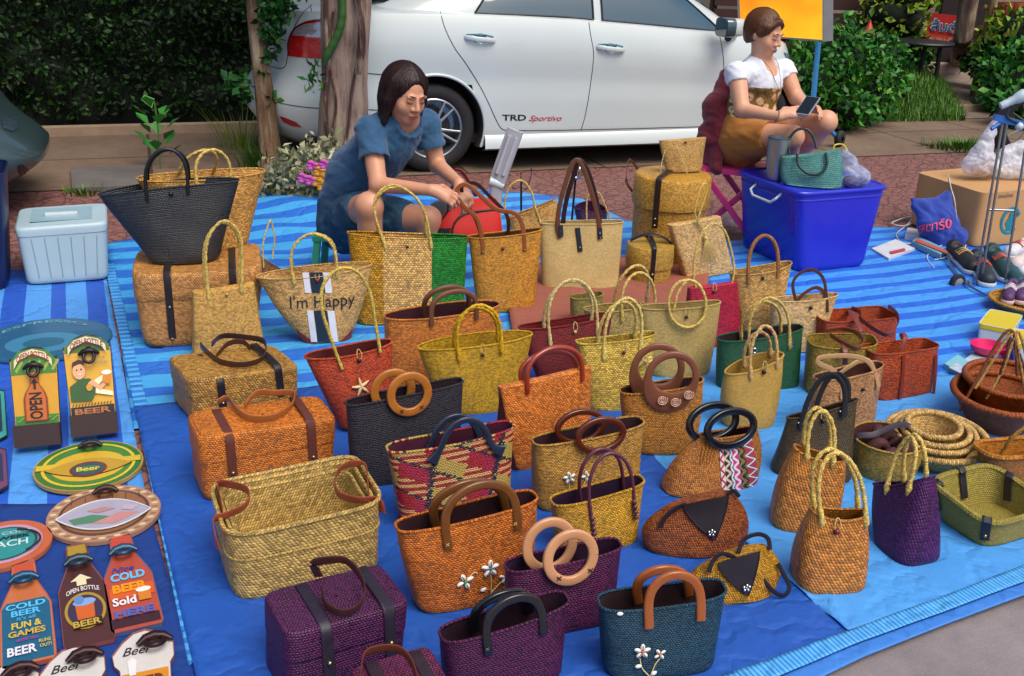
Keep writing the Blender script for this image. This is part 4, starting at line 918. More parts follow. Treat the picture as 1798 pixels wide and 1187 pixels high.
P2=round_open('basket_pot','smaller brown straw basket pot with long rope handles inside the larger pot',(1772,664),72,.12,PB,.62,R_(3),rim=.012,z0=.06,group='brown basket pots at the right edge')
root,M,r,h=P2; Mi=M.inverted()
for pts,c in (([(1685,722),(1702,690),(1735,630),(1760,590),(1775,580),(1782,600),(1786,660)],'7a4426'),([(1712,682),(1745,630),(1770,592),(1783,590),(1792,640),(1800,690)],'b8985c'),([(1732,700),(1760,650),(1778,600),(1790,585),(1806,640)],'b8985c'),([(1752,672),(1765,630),(1776,596),(1796,640),(1812,700)],'5c2c1c')):
    y0=(M@Vector((0,-r*.6,h))).y; mb=MB(); mb.tube(spline([at(x,y,y0) for x,y in pts],40),.0055,8,twist=210,waves=.15); hp=mb.build('handle',weave(c,None,.006,.006)); hp.parent=root; hp.matrix_parent_inverse=M.inverted()
b=Bag('open_basket','olive rectangular open basket with dark leather straps at the right edge',((1628,842),(1738,926),(1642,910),(1732,967)),d=(.24,.27),e=4.5,m=weave('8c8440',None,.010,.007,'plain',var=.2),cat='basket',group='open rectangular baskets',rim=.009,soft=.004,bd=0,sag=0)
def vst(b,f,back=False,col='1e1a24'):
    N=b.N; th=f
    P=[]
    for t0,t1,ins in ((.3,.97,-.005),(.97,.35,.012)):
        for t in np.linspace(t0,t1,8): P.append(b.ring(t,ins=ins)[int(f*N)%N].copy())
        if ins<0:
            for q in (-.012,.004,.016): P.append(b.ring(1.0,ins=q)[int(f*N)%N]+Vector((0,0,.013 if q==.004 else .004)))
    nxt=b.ring(.7)[(int(f*N)+1)%N]; prv=b.ring(.7)[(int(f*N)-1)%N]; W=(nxt-prv).normalized()
    mb=MB(); mb.tube(P,1,10,flat=(.013,.002),W=W); h=b.part('strap',mb,LEA(col))
    o=(b.ring(.5,ins=-.009)[int(f*N)%N]); MB().sphere(o,.005,6).build('stud',STUD,h,b.mw)
for f in (.25,.42,.62,.85,.02): vst(b,f)
b=Bag('open_basket','orange brown round cornered open basket behind the olive rectangular one',((1742,806),(1862,794),(1750,862),(1854,852)),d=(.09,.12),e=3,m=TW('a46c24',.010,.007),cat='basket',group='open rectangular baskets',rim=.008,bd=0)
b.rope([(1758,800,.04),(1764,788,.04),(1775,770,.03),(1800,750,.02)],'9a7834',.006,off=.02)
# ------------------------------------------------------------ cars
from mathutils.bvhtree import BVHTree
class Skin:
    """ray hits on a built mesh, in world space"""
    def __init__(s,o):
        me=o.data; M=o.matrix_world; s.b=BVHTree.FromPolygons([M@v.co for v in me.vertices],[tuple(p.vertices) for p in me.polygons])
    def hit(s,px,py,off=.003):
        o=Vector((0,0,CAMH)); d=ray(px,py).normalized(); r=s.b.ray_cast(o,d)
        if r[0] is None:
            return None
        n=r[1]; n=n if n.dot(d)<0 else -n
        return r[0]+n*off
    def line(s,pts,r,off=.001,n=40):
        P=spline([Vector((x,y,0)) for x,y in pts],n); Q=[s.hit(p.x,p.y,off) for p in P]; return [q for q in Q if q is not None]
    def fill(s,mb,outline,off=.003,k=5,n=40,mi=0):
        P=resamp([Vector((x,y,0)) for x,y in outline+[outline[0]]],n+1)[:-1]; c=sum(P,Vector())/len(P); rows=[]
        for i in range(k+1):
            rows.append([ (lambda q:q)(s.hit(*(c.lerp(p,max(.02,i/k))).xy,off)) for p in P])
        ok=[q for r in rows for q in r if q is not None]
        if not ok: return mb
        last=ok[0]
        for r in rows:
            for j,q in enumerate(r):
                if q is None: r[j]=last
                else: last=q
        mb.grid(rows,True,mi=mi); return mb
def wheel(root,M,c,r=.302,wdt=.19,name='wheel'):
    """c: local centre of the outer face; axis +y goes into the car"""
    h=empty('x'); bpy.data.objects.remove(h)
    R=Matrix.Rotation(R_(-90),3,'X'); mb=MB(); k=.66
    mb.lathe([(r*k,0.012),(r*.72,-.006),(r*.84,-.010),(r*.95,0),(r*.995,.02),(r,.05),(r,wdt-.04),(r*.98,wdt-.01),(r*.8,wdt),(r*.5,wdt)],c,64,rot=R)
    w_=mb.build('wheel',mat('1c1c20',.8,0,.25,40,.001,80),root,M)
    mb=MB(); mb.lathe([(r*.69,.0),(r*.665,-.004),(r*.64,0),(r*.62,.03),(r*.60,.12),(.03,.13)],c,64,rot=R,mi=0)
    mb.build('rim',mat('9aa0a4',.3,.8,.05,coat=.3),w_,M)
    for i in range(10):
        a=2*PI*i/10+.12*(1 if i%2 else -1)
        d=Vector((math.cos(a),0,math.sin(a))); C0=Vector(c); mb=MB()
        mb.tube([C0+d*.035+Vector((0,.012,0)),C0+d*.11+Vector((0,.008,0)),C0+d*r*.645+Vector((0,.006,0))],[1.2,.9,.8],10,flat=(.010,.012),W=d.cross(Vector((0,1,0))))
        mb.build('spoke',mat('b4babc',.3,.8,.05,coat=.3),w_,M)
    mb=MB(); mb.lathe([(.001,-.004),(.03,-.002),(.045,.012),(.05,.04)],c,24,rot=R); mb.build('hub',mat('a4aaac',.3,.8,.05),w_,M)
    mb=MB(); mb.lathe([(.001,.05),(r*.45,.05),(r*.45,.07),(.001,.07)],c,32,rot=R); mb.build('brake_disc',mat('3a3a3c',.4,.6),w_,M)
    return w_
def zb(x): # belt / hood edge height
    return np.interp(x,[-1.3,-1.0,-.6,0,.9,1.6,2.3,2.7,3.1,3.4],[1.00,1.045,1.06,1.06,1.035,.985,.925,.88,.80,.68])
def make_car(name,label,M,paint,simple=False):
    root=empty(name,M,label=label,cat='car'); hubs=(0,2.55); W2=.845
    NL=220; lev=[0,.03,.08,.16,.25,.33,.41,.49,.57,.64,.71,.77,.83,.88,.92,.955,.98,1.0]
    def loop(t):
        z_=.17+.86*t
        # rear and front extents by height (bumpers bulge)
        xr=-1.0-.17*math.exp(-((z_-.42)/.17)**2)-.02*(z_<.9)+.05*max(0,(z_-.9))*3+(.10*(1-t/.08) if t<.08 else 0)
        xf=3.12+.26*math.exp(-((z_-.42)/.22)**2)-.10*max(0,z_-.75)*3-(.08*(1-t/.08) if t<.08 else 0)
        hw=W2-.035*max(0,(t-.72)/.28)**2*1.6-.012*math.exp(-((z_-.62)/.06)**2)-(.05*(1-t/.05) if t<.05 else 0)-.012*(.08<t<.0)
        out=[]; cx=(xr+xf)/2; a=(xf-xr)/2; e=5.2
        for j in range(NL):
            th=2*PI*j/NL; co,si=math.cos(th),math.sin(th)
            x=cx+a*sgp(co,2/4.6); y=W2+hw*sgp(si,2/4.2)
            # plan taper of the ends
            k=max(0,(x-2.5)/.9); y=W2+(y-W2)*(1-.20*k**1.6); k=max(0,(-.35-x)/.8); y=W2+(y-W2)*(1-.16*k**1.5)
            out.append(Vector((x,y,.17+(zb(x)-.17)*t)))
        return out
    # even spacing along the loop
    def even(L_):
        P=resamp(L_+[L_[0]],NL+1)[:-1]; return P
    rows=[even(loop(t)) for t in lev]
    # find start alignment
    mb=MB(); mb.grid(rows,True)
    me=[Vector(v) for v in mb.v]; dele=set()
    for i,v in enumerate(me):
        for hx in hubs:
            for side in (0,1):
                if (v.y<.25 if side==0 else v.y>1.44):
                    d=math.hypot(v.x-hx,v.z-.31)
                    if d<.30: dele.add(i)
                    elif d<.365: 
                        k=.365/d; me[i]=Vector((hx+(v.x-hx)*k,v.y,.31+(v.z-.31)*k))
    mb.v=[tuple(v) for v in me]; keep=[k for k,f in enumerate(mb.f) if not any(i in dele for i in f)]
    mb.f=[mb.f[k] for k in keep]; mb.uv=[mb.uv[k] for k in keep]; mb.mi=[0]*len(mb.f)
    # deck: hood and trunk lid
    top=rows[-1]; R=[top]
    for k in (.97,.90,.75,.5,.25,.02):
        R.append([Vector((W:=p.x,W2+(p.y-W2)*k,p.z+(1-k)**.6*.07+ (0))) for p in top])
    b=len(mb.v); mb.grid(R,True)
    body=mb.build('body',paint,root,M)
    # greenhouse
    G_=[]
    for t in (0,.08,.3,.55,.8,.93,1.0,1.0):
        xr=-.50+ .95*t; xf=2.62-1.0*t**.95; hw=.755-.17*t**1.2; 
        if len(G_)==7: xr+=.3; xf-=.3; hw*=.5
        cx=(xr+xf)/2;a=(xf-xr)/2; L_=[]
        for j in range(120):
            th=2*PI*j/120; x=cx+a*sgp(math.cos(th),2/4.5); y=W2+hw*sgp(math.sin(th),2/4.5)
            L_.append(Vector((x,y,float(zb(x))*(1-t)+(.995*(1-t)*0)+t*(1.44)+(.03 if len(G_)==7 else 0))))
        G_.append(L_)
    mb=MB(); mb.grid(G_,True); mb.cap(G_[-1]); gh=mb.build('cabin',paint,root,M)
    # underside
    mb=MB(); mb.box((1.15,W2,.22),(4.0,1.5,.06)); mb.build('underbody',mat('141416',.9),root,M)
    for hx in hubs:
        for sd in (0,1):
            yy=.035 if sd==0 else 1.655; s_=1 if sd==0 else -1
            mb=MB(); arc=[Vector((hx+.352*math.cos(a),yy+.0*s_,.31+.352*math.sin(a))) for a in np.linspace(-.42,PI+.42,36)]
            mb.grid([[p+Vector((0,-.012*s_,0)) for p in arc],[p+Vector((0,.05*s_,0)) for p in arc],[p+Vector((0,.32*s_,0)) for p in arc],[Vector((hx,yy+.33*s_,.31))]*36])
            mb.build('wheel_arch',mat('3a3028',.95,0,.3,20),root,M)
            mb=MB(); mb.tube([Vector((hx+.362*math.cos(a),(.012 if sd==0 else 1.678),.31+.362*math.sin(a))) for a in np.linspace(-.38,PI+.38,40)],.011,8); mb.build('arch_lip',paint,root,M)
            if sd==0: wheel(root,M,(hx,.045,.302))
            else: mb=MB(); mb.lathe([(.01,0),(.2,0),(.302,-.01),(.302,-.18),(.01,-.18)],(hx,1.645,.302),40,rot=Matrix.Rotation(R_(-90),3,'X')); mb.build('wheel',mat('1c1c20',.8),root,M)
    return root,body,gh
WHITE=bpy.data.materials.new('white_car_paint'); t=NT(WHITE); n=t.noise(t.coord('World'),1.6,3); t.put(t.p.inputs['Base Color'],t.mix(n,(*lin('b4c0c2'),1),(*lin('c2cccd'),1))); t.p.inputs['Roughness'].default_value=.35; t.p.inputs['Coat Weight'].default_value=.7; t.p.inputs['Coat Roughness'].default_value=.08
W0=G(763,307); MC=Matrix.Translation(Vector((W0.x,W0.y,.008)))@Matrix.Rotation(TH,4,'Z')
car,body,gh=make_car('parked_car','white sedan parked behind the stall with its tail lamp beside the tree',MC,WHITE)
SK=Skin(body); SG=Skin(gh)
def cpart(name,mb,m,parent=None): return mb.build(name,m,parent or car)
def wparent(o,p): o.parent=p; o.matrix_parent_inverse=p.matrix_world.inverted(); return o
SEAM=mat('202428',.8); BLK=mat('14171a',.3,0,.1,20,coat=.4)
def seam(pts,name='panel_gap',r=.0028,m=None,sk=None):
    mb=MB(); P=(sk or SK).line(pts,0,.0005); 
    if len(P)>3: mb.tube(P,r,6); o=mb.build(name,m or SEAM); wparent(o,car)
seam([(772,14),(780,46),(797,82),(817,110),(838,143),(856,177),(870,208),(880,225),(890,229)])
seam([(1027,12),(1033,35),(1037,61),(1042,90),(1041,115),(1034,168),(1027,205),(1020,229)])
seam([(890,229),(960,229),(1100,226),(1245,222)])
seam([(1256,40),(1266,74),(1271,121),(1268,180),(1255,222)])
seam([(626,127),(660,130),(700,134)]); seam([(478,178),(520,186),(560,190),(640,192),(700,196)])
seam([(476,116),(490,120),(500,117),(504,105),(508,75),(516,50),(530,25),(548,8)])
def win(pts,name='window'):
    mb=MB(); SG.fill(mb,pts,.004,6,48); o=mb.build(name,GL); wparent(o,car); return o
GL=bpy.data.materials.new('sky_reflection_glass'); t=NT(GL); t.p.inputs['Base Color'].default_value=(*lin('1c4454'),1); t.p.inputs['Roughness'].default_value=.05; t.p.inputs['Coat Weight'].default_value=1; t.p.inputs['Specular IOR Level'].default_value=.8  # blue reflection on the car windows is put into the base colour
# windows as local quads on the near and far side of the cabin
def sidewin(x0,x1,t0,t1,x0t,x1t,name,y_s):
    mb=MB(); rows=[]
    bv=SG
    for i in range(7):
        t=t0+(t1-t0)*i/6; r=[]
        for j in range(17):
            f=j/16; x=(x0+(x0t-x0)*i/6)*(1-f)+(x1+(x1t-x1)*i/6)*f; z=float(zb(x))*(1-t)+1.44*t
            o=MC@Vector((x,-1 if y_s<0 else 2.7,z)); d=(MC.to_3x3()@Vector((0,1 if y_s<0 else -1,0))).normalized(); h=bv.b.ray_cast(o,d)
            q=h[0] if h[0] else MC@Vector((x,.1,z)); r.append(q-d*.004)
        rows.append(r)
    mb.grid(rows,flip=y_s>0); o=mb.build(name,GL); return wparent(o,car),rows
for ys in (-1,1):
    for nm,a in (('rear_window',(.30,1.17,.03,.86,.55,1.17)),('front_window',(1.24,2.24,.03,.86,1.24,1.66))):
        o,rows=sidewin(a[0],a[1],a[2],a[3],a[4],a[5],nm,ys)
        if ys<0:
            mb=MB(); ed=rows[0]+[r[-1] for r in rows]+rows[-1][::-1]+[r[0] for r in rows[::-1]]; mb.tube(ed,.008,6); f=mb.build('window_frame',BLK); wparent(f,car)
mb=MB(); 
def capwin(xs,name):
    mb=MB(); rows=[]
    for i in range(7):
        r=[]
        for j in range(13):
            y=.845+(j/12-.5)*(1.12-.1*i/6); x=xs[0]+(xs[1]-xs[0])*i/6
            o=MC@Vector((x,y,2.2)); d=Vector((0,0,-1)); h=SG.b.ray_cast(o,d); r.append((h[0] if h[0] else MC@Vector((x,y,1.2)))+Vector((0,0,.004)))
        rows.append(r)
    mb.grid(rows); o=mb.build(name,GL); wparent(o,car)
capwin((1.75,2.5),'windscreen'); capwin((-.40,.32),'rear_screen')
# door handles
for hx,hy in ((843,68),(1072,85)):
    c=SK.hit(hx,hy,0); mb=MB(); Mx=MC.to_3x3()
    P=lambda x,y,z: c+Mx@Vector((x,y,z))
    rows=[]
    mb.lathe([(.001,.004),(.035,.001),(.045,-.006),(.05,.002)],c,24,rot=Mx@Matrix.Rotation(R_(-90),3,'X'),sx=1.0,sy=.72)
    o=mb.build('handle_cup',mat('7aa0b0',.12,.9,.05)); wparent(o,car)
    mb=MB(); mb.tube([P(-.105,-.004,.012),P(-.085,-.022,.010),P(-.03,-.032,.002),P(.04,-.032,-.004),P(.085,-.024,-.008),P(.102,-.006,-.010)],1,12,flat=(.015,.008),W=(0,0,1)); o=mb.build('door_handle',mat('d4dcdc',.2,.2,.05,coat=.8)); wparent(o,car)
    mb=MB(); mb.tube([P(-.10,-.006,.027),P(-.05,-.024,.030),P(.03,-.026,.026),P(.09,-.010,.012)],1,8,flat=(.006,.004),W=(0,0,1)); o=mb.build('handle_trim',mat('6cb4d0',.15,.8,.05)); wparent(o,car)
# lettering on the rear door
def on_car(body_,px0,px1,py,ratio,m,shear=0,name='lettering',bold=0,off=.003):
    a=SK.hit(px0,py,off); b=SK.hit(px1,py+ (px1-px0)*.0,off); me=text_mesh(body_,1,shear=shear,bold=bold); X=[v.co.x for v in me.vertices]; k=(b-a).length/(max(X)-min(X)); c=(a+b)/2
    ux=(b-a).normalized(); uz=Vector((0,0,1)); mb=MB(); mb.add([c+ux*v.co.x*k+uz*v.co.y*k*ratio for v in me.vertices],[list(p.vertices) for p in me.polygons]); bpy.data.meshes.remove(me)
    o=mb.build(name,m); wparent(o,car)
on_car('TRD',882,924,207,.62,mat('14161a',.4),name='black_lettering',bold=.02); on_car('Sportivo',927,985,208,.75,mat('b01c28',.5),shear=.5,name='red_lettering',bold=.01)
# tail lamp
mb=MB(); SK.fill(mb,[(507,98),(506,76),(514,55),(530,42),(552,36),(600,34),(606,60),(604,104),(560,103),(530,101)],.004,6,44); o=mb.build('tail_lamp',mat('b0161c',.15,0,.3,60,coat=1)); wparent(o,car)
mb=MB(); SK.fill(mb,[(514,62),(520,50),(535,43),(556,40),(600,39),(603,62),(560,66)],.008,5,40); o2=mb.build('lamp_lens',mat('a8a4ac',.12,.5,.5,90,coat=1)); wparent(o2,o)
mb=MB(); mb.tube(SK.line([(507,98),(506,76),(514,55),(530,42),(552,36),(590,35)],0,.003),.005,6); o2=mb.build('lamp_rim',mat('3a0c10',.3)); wparent(o2,o)
mb=MB(); SK.fill(mb,[(490,203),(500,206),(520,214),(531,224),(512,221),(498,214)],.003,4,30); o=mb.build('reflector',mat('a01828',.25,0,.2,50,coat=.6)); wparent(o,car)
mb=MB(); SK.fill(mb,[(469,60),(483,57),(481,104),(470,100)],.006,4,30); o=mb.build('number_plate',mat('c8ccc8',.5)); wparent(o,car)
# side skirt crease, mirror, headlamp
MX=MC.to_3x3()
mb=MB(); P=[MC@Vector((x,-.002,.195)) for x in np.linspace(.36,2.2,20)]; rows=[[p+Vector((0,0,.075))+MX@Vector((0,.018,0)) for p in P],[p+Vector((0,0,.05))+MX@Vector((0,-.012,0)) for p in P],[p+MX@Vector((0,-.022,-.03)) for p in P],[p+MX@Vector((0,.05,-.055)) for p in P]]
mb.grid(rows,flip=False); o=mb.build('side_skirt',WHITE); wparent(o,car)
c=MC@Vector((2.14,-.10,1.0)); mb=MB(); mb.tube([c+MX@Vector((x,0,0)) for x in (-.055,-.05,0,.02)],[.9,1,1,1],16,flat=(.088,.066),W=MX@Vector((0,1,0))); o=mb.build('wing_mirror',mat('24404e',.15,0,.1,10,coat=1)); wparent(o,car)
mb=MB(); mb.tube([c+MX@Vector((x,0,0)) for x in (.02,.05,.085,.11)],[1,.97,.8,.45],16,flat=(.090,.062),W=MX@Vector((0,1,0))); o2=mb.build('mirror_shell',WHITE); wparent(o2,o)
mb=MB(); mb.tube([MC@Vector((2.2,-.02,.92)),MC@Vector((2.3,.06,.93)),MC@Vector((2.2,.12,.93))],.03,8); o2=mb.build('mirror_foot',BLK); wparent(o2,o)
mb=MB(); SK.fill(mb,[(1375,92),(1388,96),(1402,110),(1407,128),(1398,130),(1385,112)],.006,5,36); o=mb.build('headlamp',mat('7898a8',.1,.6,.6,60,coat=1)); wparent(o,car)
# second car at far left
WL=G(88,398); D2=Matrix.Translation(Vector((WL.x,WL.y,.008)))@Matrix.Rotation(TH,4,'Z')@Matrix.Translation((-3.38,-.25,0))
GREY=bpy.data.materials.new('dark_car_paint'); t=NT(GREY); t.p.inputs['Base Color'].default_value=(*lin('3c5054'),1); t.p.inputs['Metallic'].default_value=.3; t.p.inputs['Roughness'].default_value=.32; t.p.inputs['Coat Weight'].default_value=.8
car2,body2,gh2=make_car('parked_car','dark grey green car whose nose shows at the left edge',D2,GREY)
S2=Skin(body2)
for nm,pts,m,of in (('headlamp',[(2,210),(14,196),(28,204),(31,226),(20,232),(6,226)],mat('60788c',.1,.6,.5,60,coat=1),.005),('fog_lamp',[(30,292),(38,288),(50,296),(54,318),(44,324),(36,312)],mat('1c2426',.4),.004)):
    mb=MB()
    try: S2.fill(mb,pts,of,4,30); o=mb.build(nm,m); wparent(o,car2)
    except Exception as ex: print('skip',nm,ex)
# ------------------------------------------------------------ people: smooth distance fields turned into one surface
class SDF:
    def __init__(s,lo,hi,res):
        s.lo=np.array(lo,float); s.res=res; s.n=np.ceil((np.array(hi)-s.lo)/res).astype(int)+1
        s.D=np.full(s.n,1.0,dtype=np.float32)
    def sub(s,a,b,mg):
        i0=np.maximum(0,np.floor((a-mg-s.lo)/s.res).astype(int)); i1=np.minimum(s.n,np.ceil((b+mg-s.lo)/s.res).astype(int)+1)
        if (i1<=i0).any(): return None
        ax=[s.lo[k]+s.res*np.arange(i0[k],i1[k]) for k in range(3)]
        return tuple(slice(i0[k],i1[k]) for k in range(3)),np.meshgrid(*ax,indexing='ij')
    def merge(s,sl,d,k,op):
        o=s.D[sl]
        if op=='cut': d=-d; h=np.clip(.5-.5*(o-d)/k,0,1); s.D[sl]=o*(1-h)+d*h+k*h*(1-h); return
        h=np.clip(.5+.5*(d-o)/k,0,1); s.D[sl]=d*(1-h)+o*h-k*h*(1-h)
    def cone(s,a,b,ra,rb,k=.02,op='add',sq=None):
        a=np.array(a,float);b=np.array(b,float); R=max(ra,rb); r=s.sub(np.minimum(a,b)-R,np.maximum(a,b)+R,.05+k)
        if r is None: return s
        sl,(X,Y,Z)=r; ab=b-a; L=max(1e-9,ab@ab)
        t=np.clip(((X-a[0])*ab[0]+(Y-a[1])*ab[1]+(Z-a[2])*ab[2])/L,0,1)
        d=np.sqrt((X-a[0]-t*ab[0])**2+(Y-a[1]-t*ab[1])**2+(Z-a[2]-t*ab[2])**2)-(ra+(rb-ra)*t)
        s.merge(sl,d,k,op); return s
    def ell(s,c,r,R=None,k=.02,op='add'):
        c=np.array(c,float); r=np.array(r,float); m=r.max(); q=s.sub(c-m,c+m,.05+k)
        if q is None: return s
        sl,(X,Y,Z)=q; P=np.stack([X-c[0],Y-c[1],Z-c[2]],-1)
        if R is not None: P=P@np.array(R)     # columns of R are the local axes
        k0=np.linalg.norm(P/r,axis=-1); k1=np.linalg.norm(P/(r*r),axis=-1)+1e-9
        s.merge(sl,k0*(k0-1)/k1,k,op); return s
    def wrinkle(s,amp,f,seed=0):
        X,Y,Z=np.meshgrid(*[s.lo[k]+s.res*np.arange(s.n[k]) for k in range(3)],indexing='ij')
        s.D+=amp*(np.sin(X*f+2*np.sin(Z*f*.7+seed)+Y*f*.4)*np.sin(Z*f*.6+1.5*np.sin(X*f*.5+Y*f*.8+seed))).astype(np.float32)
        return s
    def halfcut(s,p,n):   # remove the side n points to
        X,Y,Z=np.meshgrid(*[s.lo[k]+s.res*np.arange(s.n[k]) for k in range(3)],indexing='ij')
        d=(X-p[0])*n[0]+(Y-p[1])*n[1]+(Z-p[2])*n[2]; s.D=np.maximum(s.D,d.astype(np.float32)); return s
    def mesh(s,mb=None):
        D=s.D; B=D<0; n=D.shape
        c=B[:-1,:-1,:-1].astype(np.int8)
        tot=np.zeros(tuple(k-1 for k in n),np.int8)
        for i in (0,1):
            for j in (0,1):
                for k in (0,1): tot+=B[i:n[0]-1+i,j:n[1]-1+j,k:n[2]-1+k]
        cell=np.argwhere((tot>0)&(tot<8)); idx=-np.ones(tot.shape,np.int64); idx[tuple(cell.T)]=np.arange(len(cell))
        acc=np.zeros((len(cell),3)); cnt=np.zeros(len(cell))
        for ax in range(3):
            o=[a for a in range(3) if a!=ax]
            for u in (0,1):
                for v in (0,1):
                    p=cell.copy(); p[:,o[0]]+=u; p[:,o[1]]+=v; q=p.copy(); q[:,ax]+=1
                    d0=D[tuple(p.T)]; d1=D[tuple(q.T)]; m=(d0<0)!=(d1<0); t=np.where(m,d0/np.where(m,d0-d1,1),0)
                    P=p.astype(float); P[:,ax]+=t; acc[m]+=P[m]; cnt[m]+=1
        V=acc/cnt[:,None]*s.res+s.lo; F=[]
        for ax in range(3):
            o=[a for a in range(3) if a!=ax]; sl0=[slice(None)]*3; sl1=[slice(None)]*3; sl0[ax]=slice(0,-1); sl1[ax]=slice(1,None)
            b0=B[tuple(sl0)]; b1=B[tuple(sl1)]; e=np.argwhere(b0!=b1); e=e[(e[:,o[0]]>0)&(e[:,o[1]]>0)&(e[:,o[0]]<n[o[0]]-1)&(e[:,o[1]]<n[o[1]]-1)]
            ins=b0[tuple(e.T)]
            def g(du,dv): p=e.copy(); p[:,o[0]]+=du; p[:,o[1]]+=dv; return idx[tuple(p.T)]
            q=np.stack([g(-1,-1),g(0,-1),g(0,0),g(-1,0)],1)
            flip=ins if ax!=1 else ~ins
            q[~flip]=q[~flip][:,::-1]; F.append(q)
        F=np.concatenate(F); mb=mb or MB(); F=F[(F>=0).all(1)]
        return mb.add(V.tolist(),F.tolist())
def skin_mat(c,c2):
    m=bpy.data.materials.new('skin'); t=NT(m); n=t.noise(t.coord('World'),14,4); t.put(t.p.inputs['Base Color'],t.mix(n,(*lin(c),1),(*lin(c2),1)))
    t.p.inputs['Roughness'].default_value=.45; t.p.inputs['Subsurface Weight'].default_value=.12; t.p.inputs['Subsurface Radius'].default_value=(.02,.008,.005); t.bump(t.noise(t.coord('World'),160,3),.0006); return m
def strands(H_obj,T,m,root,n,tmax,seed=1,part=(.02,.03)):
    bv=Skin(H_obj).b; g=np.random.default_rng(seed); c=T(0,-.01,.02)
    def hit(d):
        o=c+d*.3; r=bv.ray_cast(o,-d); return r[0]
    mb=MB(); X=(T(1,0,0)-T(0,0,0)).normalized(); Y=(T(0,1,0)-T(0,0,0)).normalized(); Z=(T(0,0,1)-T(0,0,0)).normalized()
    for i in range(n):
        ph=g.uniform(0,2*PI); t1=tmax*g.uniform(.75,1.06); P=[]; ph2=ph+g.normal(0,.12)
        for k in range(14):
            th=.12+(t1-.12)*k/13; a=ph+(ph2-ph)*k/13; d=(Z*math.cos(th)+(X*math.cos(a)+Y*math.sin(a))*math.sin(th)).normalized(); q=hit(d)
            if q is None or (q-c).length>.21: break
            if P and (q-P[-1]).length>.035: break
            P.append(q+d*g.uniform(.0002,.0016))
        if len(P)>4: mb.tube(spline(P,len(P)*2),[.0016]*(len(P)*0)+np.linspace(.0019,.0007,len(spline(P,len(P)*2))).tolist(),4)
    wparent(mb.build('hair_strands',m),root)
def hair_mat(c,c2):
    m=bpy.data.materials.new('hair'); t=NT(m); v=t.new('VectorMath',operation='MULTIPLY'); t.put(v.inputs[0],t.coord('World')); v.inputs[1].default_value=(150,150,9); n=t.noise(v.outputs[0],1,4,.7)
    t.put(t.p.inputs['Base Color'],t.mix(n,(*lin(c),1),(*lin(c2),1))); t.p.inputs['Roughness'].default_value=.34; t.bump(n,.006,.8); return m
def cloth_mat(c,var=.15,scale=10,fine=500,rough=.8):
    m=bpy.data.materials.new('garment'); t=NT(m); n=t.noise(t.coord('World'),scale,4); n2=t.noise(t.coord('World'),fine,2); col=lin(c)
    g=t.M('MULTIPLY',t.M('MULTIPLY_ADD',n,2*var,1-var),t.M('MULTIPLY_ADD',n2,.3,.85)); vm=t.new('VectorMath',operation='SCALE'); vm.inputs[0].default_value=col; t.put(vm.inputs['Scale'],g); t.put(t.p.inputs['Base Color'],vm.outputs[0])
    t.p.inputs['Roughness'].default_value=rough; t.p.inputs['Sheen Weight'].default_value=.2; t.bump(t.M('ADD',n2,t.M('MULTIPLY',t.noise(t.coord('World'),24,4),3)),.0022,.7); return m
def head(S,C_,f,u,skin=True,w=1.0):
    """add head to field S; returns mapper"""
    f=Vector(f).normalized(); r=f.cross(Vector(u)).normalized(); u=r.cross(f).normalized(); R=np.array([[r.x,f.x,u.x],[r.y,f.y,u.y],[r.z,f.z,u.z]])
    T=lambda x,y,z: Vector(C_)+r*x*w+f*y*w+u*z*w
    E=lambda c,rad,k=.01,op='add': S.ell(T(*c),[a*w for a in rad],R,k,op)
    if skin:
        E((0,-.014,.034),(.074,.092,.084)); E((0,.022,-.028),(.061,.070,.078),.03); E((0,.058,-.082),(.026,.024,.020),.02)
        for q in (-1,1):
            E((q*.038,.058,-.026),(.024,.022,.026),.018); E((q*.031,.078,.008),(.0135,.010,.009),.006); E((q*.028,.083,.027),(.022,.009,.007),.010)
            E((q*.074,-.006,-.004),(.009,.017,.028),.006); E((q*.014,.095,-.025),(.009,.009,.008),.005)
        S.cone(T(0,.086,.020),T(0,.106,-.020),.007*w,.0115*w,.008)
        E((0,.087,-.050),(.024,.012,.0065),.005); E((0,.086,-.060),(.020,.012,.007),.005); E((0,.082,-.070),(.014,.01,.006),.008)
    return T,R
def face_parts(root,T,browc='2a1a14',lipc='b0443c',lash='120c0a',w=1,lidc='a8785c'):
    for q in (-1,1):
        mb=MB(); mb.tube([T(q*x,y,z) for x,y,z in ((.013,.0955,.029),(.024,.0945,.0325),(.036,.088,.0325),(.047,.076,.027))],[.0016,.0026,.0024,.001],6); mb.build('eyebrow',mat(browc,.8),root)
        mb=MB(); mb.tube([T(q*x,y,z) for x,y,z in ((.018,.0885,.003),(.025,.0915,.0008),(.033,.090,.0008),(.042,.083,.004))],[.0010,.0019,.0020,.0012],6); mb.build('eyelash',mat(lash,.6),root)
    mb=MB(); mb.tube([T(x,y,z) for x,y,z in ((-.021,.0895,-.0545),(-.010,.0985,-.0505),(0,.1005,-.0520),(.010,.0985,-.0505),(.021,.0895,-.0545))],[.0012,.0036,.0038,.0036,.0012],8)
    mb.tube([T(x,y,z) for x,y,z in ((-.019,.0895,-.0565),(-.008,.0975,-.0605),(0,.0985,-.0615),(.008,.0975,-.0605),(.019,.0895,-.0565))],[.0010,.0040,.0044,.0040,.0010],8); mb.build('lips',mat(lipc,.35),root)
